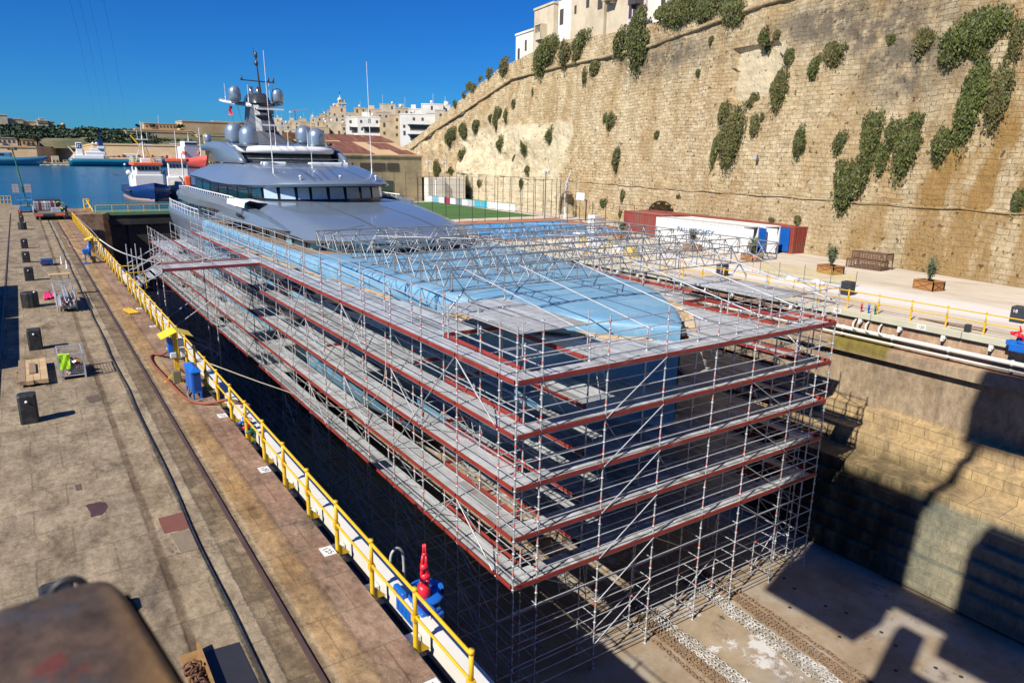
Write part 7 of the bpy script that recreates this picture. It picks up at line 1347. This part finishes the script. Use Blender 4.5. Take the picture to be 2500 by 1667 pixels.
for k in range(7): mb = MB(); c = (47.6+rnd.uniform(-.6,.8), 29.5+rnd.uniform(-2,2)+k*.4); mb.lathe([(0,0),(.32,.02),(.36,.12),(.26,.24),(.1,.3),(0,.31)], (*c,0), 9); mb.v = [(x+.05*noise.noise((x*5,y*5,z*5)),y+.07*noise.noise((x*4,y*4,z*4+3)),z) for x,y,z in mb.v]; tag(mb.build('sack', plastic), 'white plastic sack dumped beside the yellow netting', 'sack', 'white sacks by the netting')
for k in range(6): mb = MB(); c = (46+1.1*k+rnd.uniform(-.5,.5), 48+3.0*k+rnd.uniform(-1,1)); mb.bbox(c[0]-.5,c[0]+.5,c[1]-.6,c[1]+.6,0,rnd.uniform(.5,1.1),.08); tag(mb.build('covered_pallet', plastic if k % 2 else mat('pallet_yellow', (.55,.4,.1), .7)), 'goods pallet on the pier seen through the girders, '+('wrapped in white film' if k % 2 else 'yellow and uncovered'), 'pallet', ('white' if k % 2 else 'yellow')+' pallets on the pier')
mb = MB(); mark(mb, [(56.2,13.5),(57.0,13.5),(57.0,17.4),(56.2,17.6)], .004); tag(mb.build('drain_cover', rust), 'rusty drain cover strip near the foot of the bastion', 'cover')
# ---------------------------------------------------------------- sports ground
def flat(name, pts, z, m): mb = MB(); mb.add([(x,y,z) for x, y in pts], [list(range(len(pts)))]); return struct(name, mb, m)
flat('sports_surround', [(42,63),(64.6,63),(65.5,86),(42,86)], .004, mat('terracotta_court', (.42,.15,.07), .85, 0, .08, .5)); flat('court', [(43,65.5),(62.2,65.5),(62.6,81.5),(43,81.5)], .008, mat('court_blue', (.05,.26,.55), .8, 0, .06, .5)); flat('pitch', [(40,90),(66.2,90),(67.2,127),(40,127)], .004, mat('turf', (.05,.13,.025), .95, 0, .12, 2))
t = thing('hoarding', 'row of white advertising boards along the green pitch', 'hoarding', (67,113,0)); cols = [(.75,.76,.75),(.15,.42,.62),(.75,.76,.75),(.35,.03,.08),(.7,.72,.72),(.2,.25,.3),(.68,.7,.7),(.45,.48,.5),(.06,.4,.52),(.06,.4,.52),(.74,.74,.72),(.72,.73,.74),(.74,.75,.74),(.7,.72,.74)]
for k, c in enumerate(cols):
    y1 = 127.5-2.02*k; x = 66.2+1.65*k/14; mb = MB(); mb.box(x,x+.06,y1-2.0,y1,.1,1.2); pn = mb.build('board', mat('hoarding_%d' % k, c, .6, 0, .03), t)
    mb = MB(); s_ = 1 if sum(c) < 1.4 else 0
    for q_ in range(3): mb.box(x-.02,x,y1-1.7+.5*q_,y1-1.4+.5*q_-.08*q_,.45,.85-.1*(q_%2))
    mb.build('board_print', white if s_ else mat('print_grey', (.25,.33,.45), .6), pn)
mb = MB(); mb.box(66.1,68.1,99,127.6,1.2,1.28) if 0 else mb.tube((66.2,127.5,1.25),(67.9,99.2,1.25),.06,4); mb.build('top_rail', green, t)
fm = mat('fence_post', (.035,.045,.04), .6)
def netfence(lab, pts, h, step, wires):
    t = thing('ball_fence', lab, 'fence', (*pts[0],0))
    for (xa,ya2),(xb,yb2) in zip(pts, pts[1:]):
        L = math.hypot(xb-xa,yb2-ya2); n = max(1,int(L/step))
        for k in range(n+1): u = k/n; x, y = xa+(xb-xa)*u, ya2+(yb2-ya2)*u; mb = MB(); mb.tube((x,y,0),(x,y,h),.045,5); mb.build('post', fm, t)
        mb = MB()
        for k in range(wires+1): z = h*k/wires+.03; mb.tube((xa,ya2,z),(xb,yb2,z),.022 if k in (0,wires) else .014,4)
        mb.build('rail', fm, t)
netfence('tall dark ball fence between the pitch and the blue court', [(43,85.6),(65.6,85.3)], 6.0, 2.0, 6); netfence('tall dark ball fence behind the hoarding along the warehouse', [(66.6,128),(50,129)], 5.6, 2.2, 5); netfence('tall dark ball fence between hoarding and bastion', [(66.9,128),(68.6,99),(66.4,85.4)], 5.6, 2.4, 5); netfence('low dark fence on the bastion side of the court', [(65.4,85),(64.5,62)], 3.0, 2.6, 3)
for x, y, h, lab in ((64.2,86.2,6.6,'twin headed grey floodlight pole in front of the left arch'),(66.3,121,7.5,'grey floodlight pole beside the hoarding'),(67.2,129,7.5,'grey floodlight pole at the warehouse corner')):
    t = thing('floodlight_pole', lab, 'light pole', (x,y,0)); mb = MB(); mb.tube((x,y,0),(x,y,h),.08,8); mb.build('pole', galv, t)
    for s in (-1,1): mb = MB(); mb.bbox(x+s*.3-.2,x+s*.3+.2,y-.3,y+.05,h-.1,h+.35,.03); mb.build('lamp_head', dirtywhite, t)
t = thing('basketball_hoop', 'basketball backboard on a dark post by the court', 'hoop', (66.2,80.5,0)); mb = MB(); mb.path([(67.2,80.3,0),(67.2,80.3,2.9),(66.3,80.5,3.3)], .09, 8); mb.build('post', fm, t); mb = MB(); mb.box(66.2,66.26,79.6,81.4,2.9,4.0); bb = mb.build('backboard', white, t); mb = MB()
for a, b, c, d in ((80.2,80.8,3.05,3.08),(80.2,80.8,3.5,3.53),(80.2,80.23,3.05,3.53),(80.77,80.8,3.05,3.53)): mb.box(66.18,66.2,a,b,c,d)
mb.build('target_square', dark, bb); mb = MB(); torus(mb, (65.9,80.5,3.0), .23, .02, Matrix.Identity(3), 14, 5); mb.build('rim', orr, t)
mb = MB()
for k in range(6): mb.tube((66.5+.1*k,84+.3*k,0),(67.5+.4*k,86+.2*k,4.5+.5*k),.04,5); mb.tube((66.4,84+.5*k,1+.7*k),(69,87,1.2+.7*k),.03,5)
tag(mb.build('prop_tubes', galv), 'bundle of grey props leaning by the left arch', 'props')
# ---------------------------------------------------------------- chains on the dock floor
chw = mat('chain_white', (.5,.49,.47), .65, .2, .3, 2.5, (.26,.22,.17), th=(.42,.6)); chb = mat('chain_rust', (.23,.15,.09), .75, .2, .3, 5)
def chain(p, q, m, lab, grp, sc_=1.0):
    P, Q = Vector(p), Vector(q); d = Q-P; n = int(d.length/.2); mb = MB(); ang = math.atan2(d.y,d.x)
    for k in range(n):
        c = P+d*(k+.5)/n+Vector((rk.gauss(0,.025),rk.gauss(0,.02),0)); R = Matrix.Rotation(ang+rk.gauss(0,.12),3,'Z') @ Matrix.Rotation((.25 if k % 2 else 1.25)+rk.gauss(0,.25),3,'X'); torus(mb, c, .075, .026, R, 8, 5, 0, 1.75)
    tag(mb.build('anchor_chain', m), lab, 'chain', grp)
for k in range(4): chain((26.6-.05*k+.24*k-1.0,21.5,-12.12),(24.85+.3*k-.6,8.0,-12.12), chw, 'whitened anchor chain in the right hand bundle on the dock floor', 'white chains, right bundle')
for k in range(3): chain((26.75+.2*k,22,-12.12),(25.35+.24*k,8.0,-12.12), chb, 'rusty anchor chain in the right hand bundle on the dock floor', 'rusty chains, right bundle')
chain((27.3,20.2,-12.12),(26.25,8,-12.12), chb, 'single rusty chain lying apart, right of the right bundle', None)
for k in range(3): chain((22.0+.24*k,21.6,-12.12),(21.55+.26*k,8.0,-12.12), chw, 'whitened anchor chain in the left hand bundle on the dock floor', 'white chains, left bundle')
for k in range(3): chain((21.4+.2*k,21,-12.12),(20.8+.24*k,8.0,-12.12), chb, 'rusty anchor chain in the left hand bundle on the dock floor', 'rusty chains, left bundle')
chain((20.9,19,-12.12),(20.3,10,-12.12), chb, 'single rusty chain lying apart, left of the left bundle', None)
for k in range(12): x, y = ((29.9+.35*(k%2)) if k % 3 else 28.3, 9.5+1.15*k*.75); mb = MB(); mb.lathe([(.09,0),(.09,.01),(0,.012)], (x,y,-12.2), 12); tag(mb.build('floor_socket', mat('socket_dark', (.04,.03,.025), .7)), 'small round dark socket plate in the dock floor', 'socket', 'socket plates in the dock floor')
# ---------------------------------------------------------------- unseen crane and boxes, shaped and placed for the shadows they cast into frame
crm = mat('crane_grey', (.2,.22,.24), .6)
t = thing('portal_crane', 'tall portal crane straddling the quay rails around the viewpoint', 'crane', (.8,-6,0)); mb = MB()
for x in (-1.64,3.2):
    for y in (-12,-4): mb.box(x-.35,x+.35,y-.5,y+.5,.05,10.6)
mb.box(-2.1,3.7,-12.6,-3.4,10.6,11.6); mb.build('portal', crm, t)
mb = MB(); mb.box(-.5,2.1,-6,4.6,11.6,12.4); mb.box(-.35,.35,3.3,4.4,12.4,16.5); mb.build('slewing_column', crm, t)
mb = MB(); mb.box(-1.2,1.2,5.4,10.2,15.0,25); mb.box(-1.2,1.2,-1.5,2.3,17,25); mb.box(-.6,.6,2.3,5.4,18.5,19.5); mb.build('machine_house', crm, t)  # unseen bodies shaped from the shadows on dock floor and wall
mb = MB(); mb.tube((0,5.4,24.6),(0,2.9,33.2),.28,6); mb.tube((-.8,5.5,25),(0,2.9,33),.12,6); mb.obox((0,2.2,32.4), 2.4, 3.4, 2.6, .1); mb.tube((0,2.4,33),(-6,-30,44),.5,6); mb.build('jib', crm, t)
mb = MB(); mb.box(-1.2,1.2,-3.4,-.6,6.9,7.05); mb.box(-.35,.15,-3.4,1.1,6.2,6.5); mb.build('walkway', dark, t)
container((-3.7,34.4),(-3.7,44.8),'container standing just left of the view on the quay', cbl, w=-2.44) if 0 else None
for k, (y0, y1) in enumerate(((33.6,44.2),(44.4,55.4))): 
    t = thing('unseen_box', ('nearer' if k == 0 else 'farther')+' unseen box left of the quay rails, added for its shadow', 'container', (-5,(y0+y1)/2,0)); mb = MB(); mb.bbox(-6.15,-3.75,y0,y1,.1,2.6,.05); mb.build('body', cbl, t); mb = MB()
    for q_ in range(int((y1-y0)/.5)): mb.box(-3.76,-3.72,y0+.1+.5*q_,y0+.32+.5*q_,.2,2.5)
    mb.build('corrugation', cbl, t)
